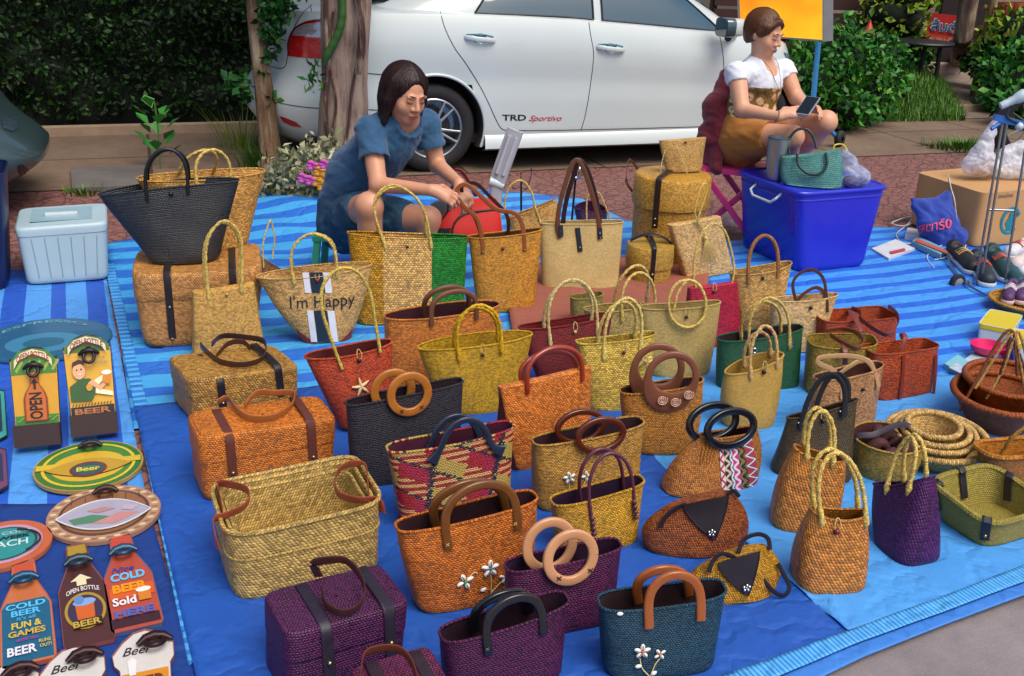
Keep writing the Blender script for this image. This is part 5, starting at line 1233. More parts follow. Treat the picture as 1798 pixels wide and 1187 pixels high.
def hand(S,wr_,pdir,side,curl=.5,L=.17,thumb=1):
    """palm + 5 fingers: wr_ wrist, pdir direction of the palm, side = towards the little finger, curl towards normal"""
    w0=Vector(wr_); d=Vector(pdir).normalized(); s_=(Vector(side)-d*Vector(side).dot(d)).normalized(); n=d.cross(s_).normalized()*thumb
    for i,o in enumerate((-.026,-.009,.009,.024)): S.cone(w0,w0+d*.075+s_*o,.018,.0125,.012)
    S.ell(w0+d*.04,(.034,.034,.018),None,.02) if 0 else S.cone(w0+d*.02-s_*.01,w0+d*.065+s_*.005,.022,.020,.015)
    for i,(o,l) in enumerate(((-.028,.068),(-.0095,.078),(.010,.072),(.027,.056))):
        c=curl+.12*i; p=w0+d*.078+s_*o; dd=d.copy(); a=0
        for k,seg in enumerate((.44,.32,.24)):
            a+=c*(.7 if k==0 else .9); e=p+(d*math.cos(a)+n*math.sin(a)+s_*o*1.2).normalized()*l*seg*1.05; S.cone(p,e,.0088-.0008*k,.0080-.0008*k,.004); p=e
    p=w0+d*.022-s_*.022; q=p+(d*.55-s_*.8+n*.5).normalized()*.042; S.cone(p,q,.013,.0105,.01); S.cone(q,q+(d*.9-s_*.25+n*.45).normalized()*.032,.0105,.0082,.005)
class Fig:
    def __init__(s,J): s.J={k:at(*v) for k,v in J.items()}
    def __getitem__(s,k): return s.J[k]
def bounds(pts,m=.16):
    P=np.array([tuple(p) for p in pts]); return P.min(0)-m,P.max(0)+m
# ---- woman in blue
J=Fig(dict(pel=(612,376,4.78),hipn=(608,385,4.71),hipf=(640,380,4.88),waist=(628,310,4.72),chest=(682,245,4.59),neck=(712,208,4.53),head=(711,166,4.50),
 shn=(650,228,4.48),eln=(664,324,4.34),wrn=(757,334,4.24),shf=(748,218,4.68),elf=(768,290,4.66),wrf=(806,322,4.40),knn=(648,362,4.33),ftn=(655,520,4.39),knf=(752,385,4.66),ftf=(745,500,4.66)))
lo,hi=bounds(J.J.values(),.14); lo[2]=max(lo[2],-.01)
S=SDF(lo,hi,.0052); j=J
HF=Vector((.62,-.74,-.30)); HU=Vector((.16,-.10,.95)); 
nb_=(j['head']-HF.normalized()*.03)
S.cone(j['pel'],j['waist'],.135,.115,.04).cone(j['waist'],j['chest'],.115,.105,.04).cone(j['shn'],j['shf'],.052,.052,.05).cone(j['neck'],j['head']-Vector((0,0,.05)),.052,.048,.02).cone(j['chest'],j['neck'],.09,.055,.04)
for a,b,c in (('shn','eln','wrn'),('shf','elf','wrf')):
    S.cone(j[a],j[b],.050,.038,.02).cone(j[b],j[c],.037,.024,.015)
for a,b,c in (('hipn','knn','ftn'),('hipf','knf','ftf')):
    S.cone(j[a],j[b],.095,.062,.03).cone(j[b],j[b].lerp(j[c],.35),.056,.055,.02).cone(j[b].lerp(j[c],.35),j[c],.055,.032,.02)
    S.cone(j[c],j[c]+Vector((.10,-.12,-.03)),.034,.024,.02)
hand(S,j['wrn'],(.85,.05,-.28),(.2,-.6,-.6),.42,thumb=1); hand(S,j['wrf'],(.35,-.35,-.6),(.7,.2,-.3),.5,thumb=-1)
T1,R1=head(S,j['head'],HF,HU,w=1.04)
w1=empty('person',loc=j['pel'],label='person in a blue top and denim shorts with dark bobbed hair holding a red bag',cat='person')
def fput(S,name,m,root,sm=2):
    o=S.mesh().build(name,m); 
    md=o.modifiers.new('sm','SMOOTH'); md.iterations=sm; md.factor=.5
    return wparent(o,root)
bpy.context.view_layer.update()
fput(S,'body',skin_mat('d09a7c','bc8468'),w1,1)
fr_=empty('tmp'); bpy.data.objects.remove(fr_)
class PW_:  # face parts straight in world space, then parented
    pass
def faceon(root,T,**k):
    before=set(bpy.data.objects); face_parts(None,T,**k)
    for o in set(bpy.data.objects)-before: wparent(o,root)
faceon(w1,T1,browc='2a1a16',lipc='a84c40')
# hair: bob
def hairfield(T,R,w,bob,lo,hi):
    H=SDF(lo,hi,.0045)
    E=lambda c,rad,k=.02,op='add': H.ell(T(*c),[a*w for a in rad],R,k,op)
    E((0,-.022,.038),(.086,.100,.093))
    if bob:
        E((0,-.045,-.02),(.085,.075,.10),.04)
        for q in (-1,1):
            H.cone(T(q*.062,.015,.06),T(q*.080,.012,-.02),.024*w,.020*w,.02).cone(T(q*.080,.012,-.02),T(q*.084,.016,-.115),.020*w,.012*w,.02).cone(T(q*.06,-.03,-.04),T(q*.075,-.015,-.130),.035*w,.018*w,.03)
        H.cone(T(0,-.07,-.03),T(0,-.07,-.11),.05*w,.03*w,.03)
        E((0,.100,-.03),(.068,.072,.110),.012,'cut'); E((0,.108,.012),(.070,.050,.088),.010,'cut')
    else:
        E((0,-.05,-.02),(.072,.055,.06),.03)
        for q in (-1,1): H.cone(T(q*.066,.035,.055),T(q*.076,.015,.005),.016*w,.010*w,.02)
        H.cone(T(.02,.068,.088),T(-.058,.058,.060),.016*w,.010*w,.02); H.cone(T(.02,.068,.088),T(.062,.048,.056),.014*w,.010*w,.02)
        E((0,.105,-.015),(.072,.070,.100),.010,'cut'); E((0,.02,-.10),(.09,.09,.07),.015,'cut')
    return H
c=np.array(j['head']); H=hairfield(T1,R1,1.04,True,c-.2,c+.2); H.wrinkle(.0012,150,1)
ho=fput(H,'hair',hair_mat('0e0808','2a1614'),w1,1); strands(ho,T1,hair_mat('120a0a','3a2020'),w1,420,2.5,1)
# top and denim shorts
S=SDF(lo,hi,.0062)
S.cone(j['pel']+Vector((0,0,.03)),j['waist'],.150,.136,.05).cone(j['waist'],j['chest'],.138,.126,.05).cone(j['shn'],j['shf'],.062,.062,.05).cone(j['chest'],j['neck']-Vector((0,0,.03)),.112,.076,.04)
sl=.52
for a,b in (('shn','eln'),('shf','elf')):
    e=j[a].lerp(j[b],sl); S.cone(j[a],e,.062,.068,.025)
S.cone(j['neck']+Vector((.045,-.055,.005)),j['neck']+Vector((-.01,.01,.10)),.066,.060,.01,'cut'); S.ell(j['neck']+Vector((.060,-.070,-.020)),(.080,.080,.055),None,.008,'cut')
S.wrinkle(.005,30,.4).wrinkle(.0028,70,2).wrinkle(.0015,130,4)
for a,b in (('shn','eln'),('shf','elf')):
    e=j[a].lerp(j[b],sl); d=(j[b]-j[a]).normalized(); S.cone(e+d*.052,e+d*.20,.078,.09,.006,'cut')
fput(S,'top',cloth_mat('1f4e74',.14),w1,1)
S=SDF(lo,hi,.0065)
S.cone(j['pel']+Vector((0,0,-.03)),j['pel']+Vector((0,0,.03)),.166,.150,.04).cone(j['hipn'],j['hipn'].lerp(j['knn'],.64),.122,.090,.04).cone(j['hipf'],j['hipf'].lerp(j['knf'],.6),.12,.095,.04)
S.wrinkle(.005,38,1.1).wrinkle(.0025,90,3)
for a,b in (('hipn','knn'),('hipf','knf')):
    e=j[a].lerp(j[b],.74); d=(j[b]-j[a]).normalized(); S.cone(e+d*.085,e+d*.20,.105,.12,.008,'cut')
dm=bpy.data.materials.new('denim'); t=NT(dm); n=t.noise(t.coord('World'),12,5,.65); n2=t.noise(t.coord('World'),420,2)
t.put(t.p.inputs['Base Color'],t.mix(t.M('MULTIPLY',n2,.5),t.ramp(n,[(.3,'16324c'),(.55,'2a5878'),(.72,'6090a8'),(.8,'94b4c0')]),(0.02,.04,.07,1))); t.p.inputs['Roughness'].default_value=.85; t.bump(t.M('ADD',n,n2),.004)
fput(S,'shorts',dm,w1,1)
# green stool
def stool(name,label,c,h,sz,col,cross=False):
    root=empty(name,loc=c,label=label,cat='stool'); m=mat(col,.45,0,.08,20)
    mb=MB(); mb.box((0,0,h-.012),(sz,sz,.024)); mb.build('seat',m,root)
    for a in (-1,1):
        for b_ in (-1,1): mb=MB(); mb.tube([(a*sz*.42,b_*sz*.42,h-.02),(a*sz*.5,b_*sz*.5,0)],1,4,flat=(.022,.022)); mb.build('leg',m,root)
    return root
g=at(620,440,4.78); stool('stool','low green plastic stool under the person in the blue top',Vector((g.x-.03,4.78,.02)),.22,.28,'2c8a6c')
# ---- woman in white and floral top
J=Fig(dict(pel=(1303,236,5.76),hipn=(1296,243,5.68),hipf=(1330,236,5.86),waist=(1314,195,5.75),chest=(1332,142,5.71),neck=(1336,104,5.69),head=(1341,60,5.67),
 shn=(1293,128,5.58),eln=(1303,192,5.47),wrn=(1368,205,5.32),shf=(1377,122,5.84),elf=(1398,172,5.78),wrf=(1418,190,5.50),knn=(1392,240,5.42),ftn=(1368,318,5.76),knf=(1450,214,5.48),ftf=(1392,282,5.68)))
lo,hi=bounds(J.J.values(),.14); lo[2]=max(lo[2],-.01); j=J
S=SDF(lo,hi,.0058); HF=Vector((.74,-.62,-.26)); HU=Vector((.14,-.1,.95))
S.cone(j['pel'],j['waist'],.140,.112,.04).cone(j['waist'],j['chest'],.112,.108,.04).cone(j['shn'],j['shf'],.050,.050,.05).cone(j['neck'],j['head']-Vector((0,0,.05)),.050,.046,.02).cone(j['chest'],j['neck'],.09,.052,.04)
for a,b,c in (('shn','eln','wrn'),('shf','elf','wrf')): S.cone(j[a],j[b],.052,.040,.02).cone(j[b],j[c],.038,.024,.015)
for a,b,c in (('hipn','knn','ftn'),('hipf','knf','ftf')):
    S.cone(j[a],j[b],.095,.060,.03).cone(j[b],j[b].lerp(j[c],.35),.055,.055,.02).cone(j[b].lerp(j[c],.35),j[c],.055,.032,.02); S.cone(j[c],j[c]+Vector((.12,-.08,-.03)),.034,.022,.02)
hand(S,j['wrn'],(.8,.05,.28),(.1,-.7,-.6),.35,thumb=1); hand(S,j['wrf'],(.35,-.75,.1),(.6,.3,-.5),.4,thumb=-1)
T2,R2=head(S,j['head'],HF,HU,w=1.0)
w2=empty('person',loc=j['pel'],label='person with short brown hair in a white and floral top looking at a phone',cat='person')
bpy.context.view_layer.update()
fput(S,'body',skin_mat('d8a486','c48e70'),w2,1); faceon(w2,T2,browc='4a2c20',lipc='a46458')
c=np.array(j['head']); H=hairfield(T2,R2,1.0,False,c-.18,c+.18); H.wrinkle(.0012,150,1); ho=fput(H,'hair',hair_mat('3a2012','6a4026'),w2,1); strands(ho,T2,hair_mat('3c2214','7c5030'),w2,360,1.9,2)
S=SDF(lo,hi,.0065)
S.cone(j['pel']+Vector((0,0,.06)),j['waist'],.140,.130,.04).cone(j['waist'],j['chest'],.132,.128,.04).cone(j['shn'],j['shf'],.055,.053,.05).cone(j['chest'],j['neck']-Vector((0,0,.03)),.11,.072,.04)
for a,b in (('shn','eln'),('shf','elf')): S.cone(j[a],j[a].lerp(j[b],.30),.054,.058,.03)
S.cone(j['neck']+Vector((.06,-.05,-.02)),j['neck']+Vector((-.01,.01,.12)),.055,.068,.01,'cut'); S.cone(j['neck']+Vector((.07,-.06,-.02)),j['neck']+Vector((.12,-.10,-.10)),.048,.012,.008,'cut')
S.wrinkle(.004,34,.9).wrinkle(.0024,80,2).wrinkle(.0014,140,3)
for a,b in (('shn','eln'),('shf','elf')):
    e=j[a].lerp(j[b],.32); d=(j[b]-j[a]).normalized(); S.cone(e+d*.045,e+d*.2,.075,.085,.006,'cut')
m=bpy.data.materials.new('floral_top'); t=NT(m); X=t.xyz(t.coord('World')); wn=t.noise(t.coord('World'),7,3)
vo=t.new('TexVoronoi'); t.put(vo.inputs['Vector'],t.coord('World')); vo.inputs['Scale'].default_value=19; d_=vo.outputs['Distance']
fl=t.ramp(t.M('ADD',d_,t.M('MULTIPLY',t.M('SUBTRACT',t.noise(t.coord('World'),60,3),.5),.35)),[(0,'4a1850'),(.12,'6a2a6a'),(.2,'f0d8a8'),(.40,'e0b488'),(.5,'6a5420'),(.62,'8a7030'),(.8,'5c4a1c'),(1,'3a3018')])
zc=j['chest'].z-.015; msk=t.M('LESS_THAN',t.M('ADD',X[2],t.M('MULTIPLY',wn,.05)),zc+.02); lowm=t.M('GREATER_THAN',X[2],j['pel'].z+.045)
t.put(t.p.inputs['Base Color'],t.mix(t.M('MULTIPLY',msk,lowm),(*lin('d4dae6'),1),fl)); t.p.inputs['Roughness'].default_value=.8; t.bump(t.noise(t.coord('World'),30,4),.003)
fput(S,'top',m,w2,1)
S=SDF(lo,hi,.0065)
S.cone(j['pel']+Vector((0,0,-.03)),j['pel']+Vector((0,0,.05)),.158,.140,.04).cone(j['hipn'],j['hipn'].lerp(j['knn'],.5),.120,.098,.04).cone(j['hipf'],j['hipf'].lerp(j['knf'],.45),.115,.095,.04)
S.wrinkle(.005,36,.2).wrinkle(.0026,84,1)
for a,b in (('hipn','knn'),('hipf','knf')): e=j[a].lerp(j[b],.55); d=(j[b]-j[a]).normalized(); S.cone(e+d*.09,e+d*.2,.11,.12,.008,'cut')
fput(S,'shorts',cloth_mat('a8681c',.14),w2,2)
mb=MB(); mb.tube([j['wrn']+Vector((-.01,.0,0))+Vector((math.cos(a)*.006,math.sin(a)*.028,math.cos(a)*.028)) for a in np.linspace(0,2*PI,20)],.003,6); wparent(mb.build('bracelet',mat('a8885c',.4,.5)),w2)
mb=MB(); nk=j['neck']; mb.tube(spline([nk+Vector((-.04,-.03,.02)),nk+Vector((.03,-.085,-.03)),nk+Vector((.10,-.10,-.15)),nk+Vector((.085,-.055,-.02)),nk+Vector((.05,.01,.03))],24),.0018,5); wparent(mb.build('necklace',mat('8a6a4a',.5)),w2)
# phone held by woman 2
pc=at(1418,186,5.34); r_ph=Matrix.Rotation(R_(-35),3,'Z')@Matrix.Rotation(R_(28),3,'X')
root=empty('phone',loc=pc,label='smartphone held in both hands by the seated person in the floral top',cat='phone')
mb=MB(); mb.box((0,0,0),(.075,.155,.008),rot=r_ph); mb.build('case',mat('b8c4cc',.2,.5,.05),root)
mb=MB(); mb.box(r_ph@Vector((0,0,.0055)),(.068,.145,.002),rot=r_ph); mb.build('screen',mat('0c1418',.08,0,0),root)
# chair: pink folding stool, maroon jacket
sc=G(1292,392); 
root=empty('folding_stool',Matrix.Translation((j['pel'].x,5.74,.008))@Matrix.Rotation(R_(-25),4,'Z'),label='pink folding wooden stool under the person in the floral top',cat='stool')
PK=mat('d2387c',.4,0,.1,20); mb=MB(); mb.box((0,0,.405),(.34,.32,.03)); mb.build('seat',PK,root,root.matrix_world)
for yy in (-.15,.15):
    for s_ in (-1,1):
        mb=MB(); mb.tube([(-.20*s_,yy+.018*s_,.0),(.17*s_,yy+.018*s_,.40)],1,6,flat=(.018,.010),W=(1,0,0)); mb.build('leg',PK,root,root.matrix_world)
mb=MB(); mb.tube([(-.17,-.16,.06),(-.17,.16,.06)],.010,6); mb.build('stretcher',PK,root,root.matrix_world)
# maroon jacket hanging
S=SDF((at(1240,300,5.74)-Vector((.15,.2,.1))),(at(1290,130,5.74)+Vector((.2,.3,.1))),.007)
P=[at(1278,140,5.84),at(1262,190,5.79),at(1252,240,5.74),at(1250,285,5.70)]
for a,b,r1,r2 in ((0,1,.05,.08),(1,2,.08,.075),(2,3,.07,.045)): S.cone(P[a],P[b],r1,r2,.04)
S.cone(at(1280,140,5.84),at(1285,250,5.84),.05,.06,.04); S.cone(at(1262,200,5.72),at(1257,296,5.64),.045,.034,.02); S.cone(at(1270,180,5.76),at(1284,262,5.72),.05,.04,.02)
S.wrinkle(.007,40,.5).wrinkle(.004,85,1.5); o=S.mesh().build('jacket',cloth_mat('6c1024',.15)); md=o.modifiers.new('sm','SMOOTH'); md.iterations=2
tag(o,'maroon jacket hanging from the back of the pink stool',"jacket")
# ------------------------------------------------------------ left stall: plaques
class Board:
    """flat plaque; local x right, y up the design, z out of the face"""
    def __init__(s,name,label,M,outline,th,edge,face,cat='plaque',group='bottle opener plaques'):
        s.M=M; s.root=empty(name,M,label=label,cat=cat,group=group); s.k=0; s.th=th
        mb=MB(); n=len(outline); mb.add([(x,y,0) for x,y in outline]+[(x,y,th) for x,y in outline],[list(range(n))[::-1]]+[[i,(i+1)%n,n+(i+1)%n,n+i] for i in range(n)]+[[n+i for i in range(n)]])
        mb.build('board',edge,s.root,M,smooth=False); s.poly([(x*.97,y*.97) for x,y in outline],face,'printed_face')
    def poly(s,pts,c,name='print',z=None):
        s.k+=1; zz=s.th+.0005*s.k if z is None else z; mb=MB(); mb.add([(x,y,zz) for x,y in pts],[list(range(len(pts)))]); s.last=mb.build(name,mat(c,.35,0,.1,30,coat=.15) if isinstance(c,str) else c,s.root,s.M,smooth=False); return s
    def ring(s,cx,cy,rx,ry,c,name='print',n=40,a0=0,a1=2*PI): return s.poly([(cx+rx*math.cos(a),cy+ry*math.sin(a)) for a in np.linspace(a0,a1,n+1)[:-1]],c,name)
    def text(s,body,cx,cy,w,h,c,arc=0,shear=0,bold=.01,rot=0,name='lettering'):
        s.k+=1; me=text_mesh(body,1,shear=shear,bold=bold); X=[v.co.x for v in me.vertices]; Y=[v.co.y for v in me.vertices]; 
        if not X: return s
        kx=w/(max(X)-min(X)); ky=h/(max(Y)-min(Y)); mx=(max(X)+min(X))/2; my=(max(Y)+min(Y))/2; zz=s.th+.0005*s.k+.0003; mb=MB(); cr,sr=math.cos(rot),math.sin(rot)
        def f(v):
            x=(v.co.x-mx)*kx; y=(v.co.y-my)*ky; y-=arc*(x/(w/2))**2; return (cx+x*cr-y*sr,cy+x*sr+y*cr,zz)
        mb.add([f(v) for v in me.vertices],[list(p.vertices) for p in me.polygons]); bpy.data.meshes.remove(me); mb.build(name,mat(c,.4,0,0),s.root,s.M); return s
    def opener(s,cx,cy,k=.022,c='2a2628'):
        z=s.th+.004; mb=MB(); m=mat(c,.4,.5,.2,60)
        mb.tube([(cx-k*1.5,cy+k*.3,z+.006),(cx-k*.8,cy+k*.75,z+.012),(cx,cy+k*.9,z+.014),(cx+k*.8,cy+k*.75,z+.012),(cx+k*1.5,cy+k*.3,z+.006)],[k*.22,k*.4,k*.45,k*.4,k*.22],8)
        mb.tube([(cx+k*.78*math.cos(a),cy-k*.15+k*.9*math.sin(a),z+.016-.008*math.sin(a)) for a in np.linspace(0,2*PI,20)],k*.26,8); mb.tube([(cx,cy+k*1.0,z),(cx,cy+k*1.5,z+.002)],k*.35,8)
        h=mb.build('opener',m,s.root,s.M); MB().sphere((cx,cy+k*1.1,z+.008),k*.18,5).build('screw',mat('5a5658',.3,.8,0),h,s.M); return s
def flatM(c,top,z=.02,tilt=0):
    a=G(*c,z); b=G(*top,z); uy=(b-a).normalized(); ux=Vector((uy.y,-uy.x,0)); M=Matrix(((ux.x,uy.x,0,a.x),(ux.y,uy.y,0,a.y),(0,0,1,z),(0,0,0,1))); return M@Matrix.Rotation(tilt,4,'X'),(b-a).length
def pxs(c,z=.02): return 1800/((G(*c,z)-Vector((0,0,CAMH))).dot(RM@Vector((0,0,-1))))
def circ(r,n=56,ry=None): return [(r*math.cos(a),(ry or r)*math.sin(a)) for a in np.linspace(0,2*PI,n+1)[:-1]]
def lens(w,h,cy=0,n=14): return [(w*math.cos(a) if 0 else -w+2*w*i/n,cy+h*(1-((2*i/n)-1)**2)) for i in range(n+1) for a in (0,)]+[(w-2*w*i/n,cy-h*(1-((2*i/n)-1)**2)) for i in range(1,n)]
# espresso plate
M,_=flatM((78,598),(82,560)); r=112/pxs((78,598)); b=Board('oval_sign','teal oval tin sign lettered ESPRESSO behind the two opener boards',M,circ(r,ry=r*.92),.006,mat('245878',.4,.1),'285c84',cat='sign',group=None)
b.ring(0,-.02,r*.8,r*.7,'26587c').ring(0,-.04,r*.55,r*.42,'3c7ca0'); b.text('ESPRESSO',0,r*.78,r*1.25,.03,'6ca0b0',arc=r*.32); b.ring(.0,-.04,r*.3,r*.2,'28607c')
# standing boards
def board(name,label,q,face):
    TL,TR,BL,BR=q; B0=Bag.__new__(Bag); a=G(*BL,.02); c=G(*BR,.02); ux=(c-a).normalized(); O=(a+c)/2; B0.mw=fr_matrix(O,ux); B0.inv=B0.mw.inverted(); B0.tl=math.tan(R_(24))
    l=B0.L(*TL); rr=B0.L(*TR); w=(c-a).length/2; H=(Vector((0,l.y,l.z))).length*.5+(Vector((0,rr.y,rr.z))).length*.5
    M=B0.mw@Matrix.Rotation(R_(90-24),4,'X'); k=max(w,(rr.x-l.x)/2)
    out=[(-k*.93,0),(k*.93,0),(k,H*.86),(k*.72,H*.87)]+[(k*.72*math.cos(t),H*.87+H*.10*math.sin(t)) for t in np.linspace(.25,PI-.25,11)]+[(-k*.72,H*.87),(-k,H*.86)]
    out=[(x,y) for x,y in out]
    bd=Board(name,label,M,out,.010,mat('14141a',.6),face); bd.last.scale=(1,1,1)
    mb=MB(); d=.035
    for c_,sz in (((0,.035,.012+d),(2*k*.96,.07,.006)),((-k*.93,.035,.010+d/2),(.006,.07,d)),((k*.93,.035,.010+d/2),(.006,.07,d)),((0,.004,.010+d/2),(2*k*.9,.006,d))): mb.box(c_,sz)
    mb.build('cap_box',mat('2a1418',.6,0,.2,30),bd.root,M,smooth=False)
    return bd,k,H
b,k,H=board('opener_board','standing opener board with an orange bottle lettered OPEN on yellow',((4,612),(80,597),(28,786),(112,778)),'c89422')
b.poly([(-k*.9,H*.30),(k*.9,H*.30),(k*.9,.03),(-k*.9,.03)],'3c7a2c'); b.poly([(-k*.95,H*.70),(k*.95,H*.70),(k*.93,H*.84),(k*.6,H*.93),(0,H*.955),(-k*.6,H*.93),(-k*.93,H*.84)],'3c7a2c')
for i in range(5): b.poly([(-k*.8+i*k*.38,H*.74),(-k*.7+i*k*.38,H*.72),(-k*.42+i*k*.38,H*.82),(-k*.5+i*k*.38,H*.84)],'8aa040')
for i in range(6): b.poly([(-k*.8+i*k*.28,.08),(-k*.74+i*k*.28,.078),(-k*.5+i*k*.28,H*.28),(-k*.56+i*k*.28,H*.285)],'6c9838')
bt=[(-.5,.24),(.5,.24),(.5,.46),(.42,.52),(.2,.60),(.16,.72),(-.16,.72),(-.2,.60),(-.42,.52),(-.5,.46)]
b.poly([(x*k*1.0,y*H) for x,y in bt],'7a3410'); b.poly([(x*k*.84,y*H*.97+.006) for x,y in bt],'b8601c')
b.text('OPEN',.0,H*.39,H*.26,k*.55,'1c1008',rot=PI/2,bold=.03); b.poly([(-k*.05,H*.55),(k*.05,H*.55),(k*.05,H*.61),(k*.16,H*.61),(0,H*.66),(-k*.16,H*.61),(-k*.05,H*.61)],'1c1008')
b.poly([(-k*.8,H*.76),(-k*.6,H*.84),(0,H*.90),(k*.6,H*.84),(k*.8,H*.76),(k*.78,H*.84),(k*.5,H*.91),(0,H*.945),(-k*.5,H*.91),(-k*.78,H*.84)],'d8c8a8'); b.text('OPEN BOTTLE',0,H*.895,k*1.35,.020,'8c1c20',arc=H*.05,bold=.02); b.opener(0,H*.74,.020)
b,k,H=board('opener_board','standing opener board lettered BEER with a smiling man raising a mug',((104,592),(180,574),(126,768),(210,758)),'d0a02c')
b.poly([(-k*.95,H*.80),(k*.95,H*.80),(k*.93,H*.86),(k*.6,H*.93),(0,H*.965),(-k*.6,H*.93),(-k*.93,H*.86)],'4c6c24')
b.poly([(-k*.9,H*.28),(k*.9,H*.28),(k*.9,.05),(-k*.9,.05)],'1c1410'); b.text('BEER',0,H*.235,k*1.5,H*.055,'a86838',bold=.03)
for i in range(13): b.poly([(-k*.85+i*k*.13,H*.285),(-k*.80+i*k*.13,H*.285),(-k*.74+i*k*.13,H*.31),(-k*.79+i*k*.13,H*.31)],'5a3414')
b.poly([(-.2*k,.42*H),(.9*k,.36*H),(.9*k,.40*H),(.2*k,.45*H),(.85*k,.58*H),(.78*k,.60*H),(0,.50*H)],'e8e0b8')
b.poly([(-.85*k,.34*H),(.0*k,.33*H),(.18*k,.40*H),(.25*k,.50*H),(0,.545*H),(-.4*k,.55*H),(-.85*k,.48*H)],'2c5424'); b.poly([(-.1*k,.50*H),(.42*k,.42*H),(.75*k,.50*H),(.66*k,.535*H),(.40*k,.47*H),(.1*k,.535*H)],'d89c74')
b.ring(-.42*k,.62*H,.26*k,.075*H,'dca47c'); b.poly([(-.68*k,.66*H),(-.66*k,.71*H),(-.4*k,.735*H),(-.15*k,.715*H),(-.18*k,.685*H),(-.4*k,.69*H),(-.58*k,.675*H)],'3c2010')
b.ring(-.50*k,.635*H,.03*k,.009*H,'20140c').ring(-.32*k,.64*H,.03*k,.009*H,'20140c'); b.poly([(-.52*k,.60*H),(-.38*k,.585*H),(-.26*k,.605*H),(-.38*k,.595*H)],'f0e8e0')
b.poly([(.50*k,.50*H),(.82*k,.47*H),(.88*k,.56*H),(.58*k,.59*H)],'c87c1c'); b.ring(.72*k,.59*H,.20*k,.022*H,'f0ece0'); b.text('ICE',.55*k,.735*H,.34*k,.022*H,'3c6c70'); b.text('COLD',.55*k,.69*H,.5*k,.022*H,'3c6c70'); b.ring(-.05*k,.46*H,.13*k,.035*H,'c8902c')
b.poly([(-k*.8,H*.78),(-k*.6,H*.85),(0,H*.905),(k*.6,H*.85),(k*.8,H*.78),(k*.78,H*.86),(k*.5,H*.92),(0,H*.95),(-k*.5,H*.92),(-k*.78,H*.86)],'d8c8b0'); b.text('OPEN BOTTLE',0,H*.905,k*1.35,.020,'6c1418',arc=H*.05,bold=.02); b.opener(.06*k,H*.76,.021,'26242c')
# round plates
def plate(label,c,top,rx,edge,face):
    M,_=flatM(c,top,.022); r=rx/pxs(c); return Board('round_plaque',label,M,circ(r),.012,mat(edge,.5,0,.2,30),face),r
b,r=plate('round green and yellow plaque lettered Beer with a net pocket',(157,822),(160,790),90,'a88848','2e6c2e')
b.ring(0,0,r*.86,r*.86,'d0b434').ring(0,0,r*.80,r*.80,'3c7834').ring(0,-.01,r*.68,r*.60,'c8a430'); b.poly(lens(r*.80,r*.36,-r*.12),'1c2c1c'); b.poly(lens(r*.74,r*.31,-r*.12),'c49c34')
b.poly([(-r*.95,-.012),(r*.95,-.012),(r*.95,.022),(-r*.95,.022)],'c8ac34'); b.poly(lens(r*.78,r*.34,-r*.12),'b08c2c')
b.ring(0,-r*.22,r*.34,r*.30,'6c2c20').ring(0,-r*.22,r*.29,r*.25,'2c4858').ring(0,-r*.22,r*.22,r*.12,'3c7048'); b.text('Beer',0,-r*.22,r*.42,r*.17,'d8c43c',bold=.02); b.text('· COLD BREWED ·',0,r*.80,r*1.1,r*.09,'c8d0a8',arc=r*.22) if 0 else None; b.opener(0,r*.62,.023)
b,r=plate('round brown plaque edged with a rope pattern and covered by a white net',(184,906),(187,870),94,'a07860','a88468')
for i in range(44):
    a=2*PI*i/44; cx,cy=r*.90*math.cos(a),r*.90*math.sin(a); b.k=1; b.ring(cx,cy,r*.065,r*.036,'d8bc90',n=8) if i%2 else b.ring(cx,cy,r*.065,r*.03,'8c6444',n=8)
b.k=3; b.ring(0,0,r*.80,r*.80,'5c3828').ring(0,0,r*.74,r*.74,'8a5c3c')
for i in range(6): b.poly([(-r*.6+i*r*.24,r*.35),(-r*.588+i*r*.24,r*.35),(-r*.588+i*r*.24,r*.60),(-r*.6+i*r*.24,r*.60)],'3a2418')
b.poly(lens(r*.82,r*.52,-r*.14),'a09aac'); b.poly([(-.6*r,-.2*r),(-.2*r,-.1*r),(.1*r,-.22*r),(-.1*r,-.40*r),(-.5*r,-.40*r)],'4c7c5c'); b.poly([(-.2*r,-.42*r),(.3*r,-.12*r),(.62*r,-.2*r),(.2*r,-.5*r)],'b8807c'); b.poly([(-.3*r,.05*r),(0,.12*r),(.2*r,.02*r),(-.1*r,-.08*r)],'a87c7c'); b.poly([(.35*r,.12*r),(.6*r,.04*r),(.5*r,-.12*r),(.3*r,-.04*r)],'b0a0b0')
mb=MB(); L_=lens(r*.82,r*.52,-r*.14); mb.tube([(x,y,.020) for x,y in L_+[L_[0]]],.0022,5); mb.build('net_hoop',mat('c8ccd4',.5),b.root,b.M); b.opener(0,r*.60,.023,'3c2420')
b,r=plate('round orange rimmed plaque with a teal centre cut by the left edge',(8,962),(10,925),78,'b0603c','b85c34')
b.ring(0,0,r*.80,r*.80,'b88ca8').ring(0,0,r*.70,r*.70,'20504c').ring(0,0,r*.64,r*.64,'2c8484'); b.text('COLD',.25*r,.42*r,r*.6,r*.12,'b8d0d0'); b.text('BEACH',.0,-.05*r,r*1.0,r*.26,'b8d0d0',bold=.02); b.text('WEEK',.2*r,.2*r,r*.7,r*.14,'1c1c20',bold=.03)
mb=MB(); mb.tube([(r*.95*math.cos(a)*.8,-r*.1+r*.55*math.sin(a),.022) for a in np.linspace(-.9,1.2,14)],.0028,5); mb.build('net_hoop',mat('1c1c20',.5),b.root,b.M)
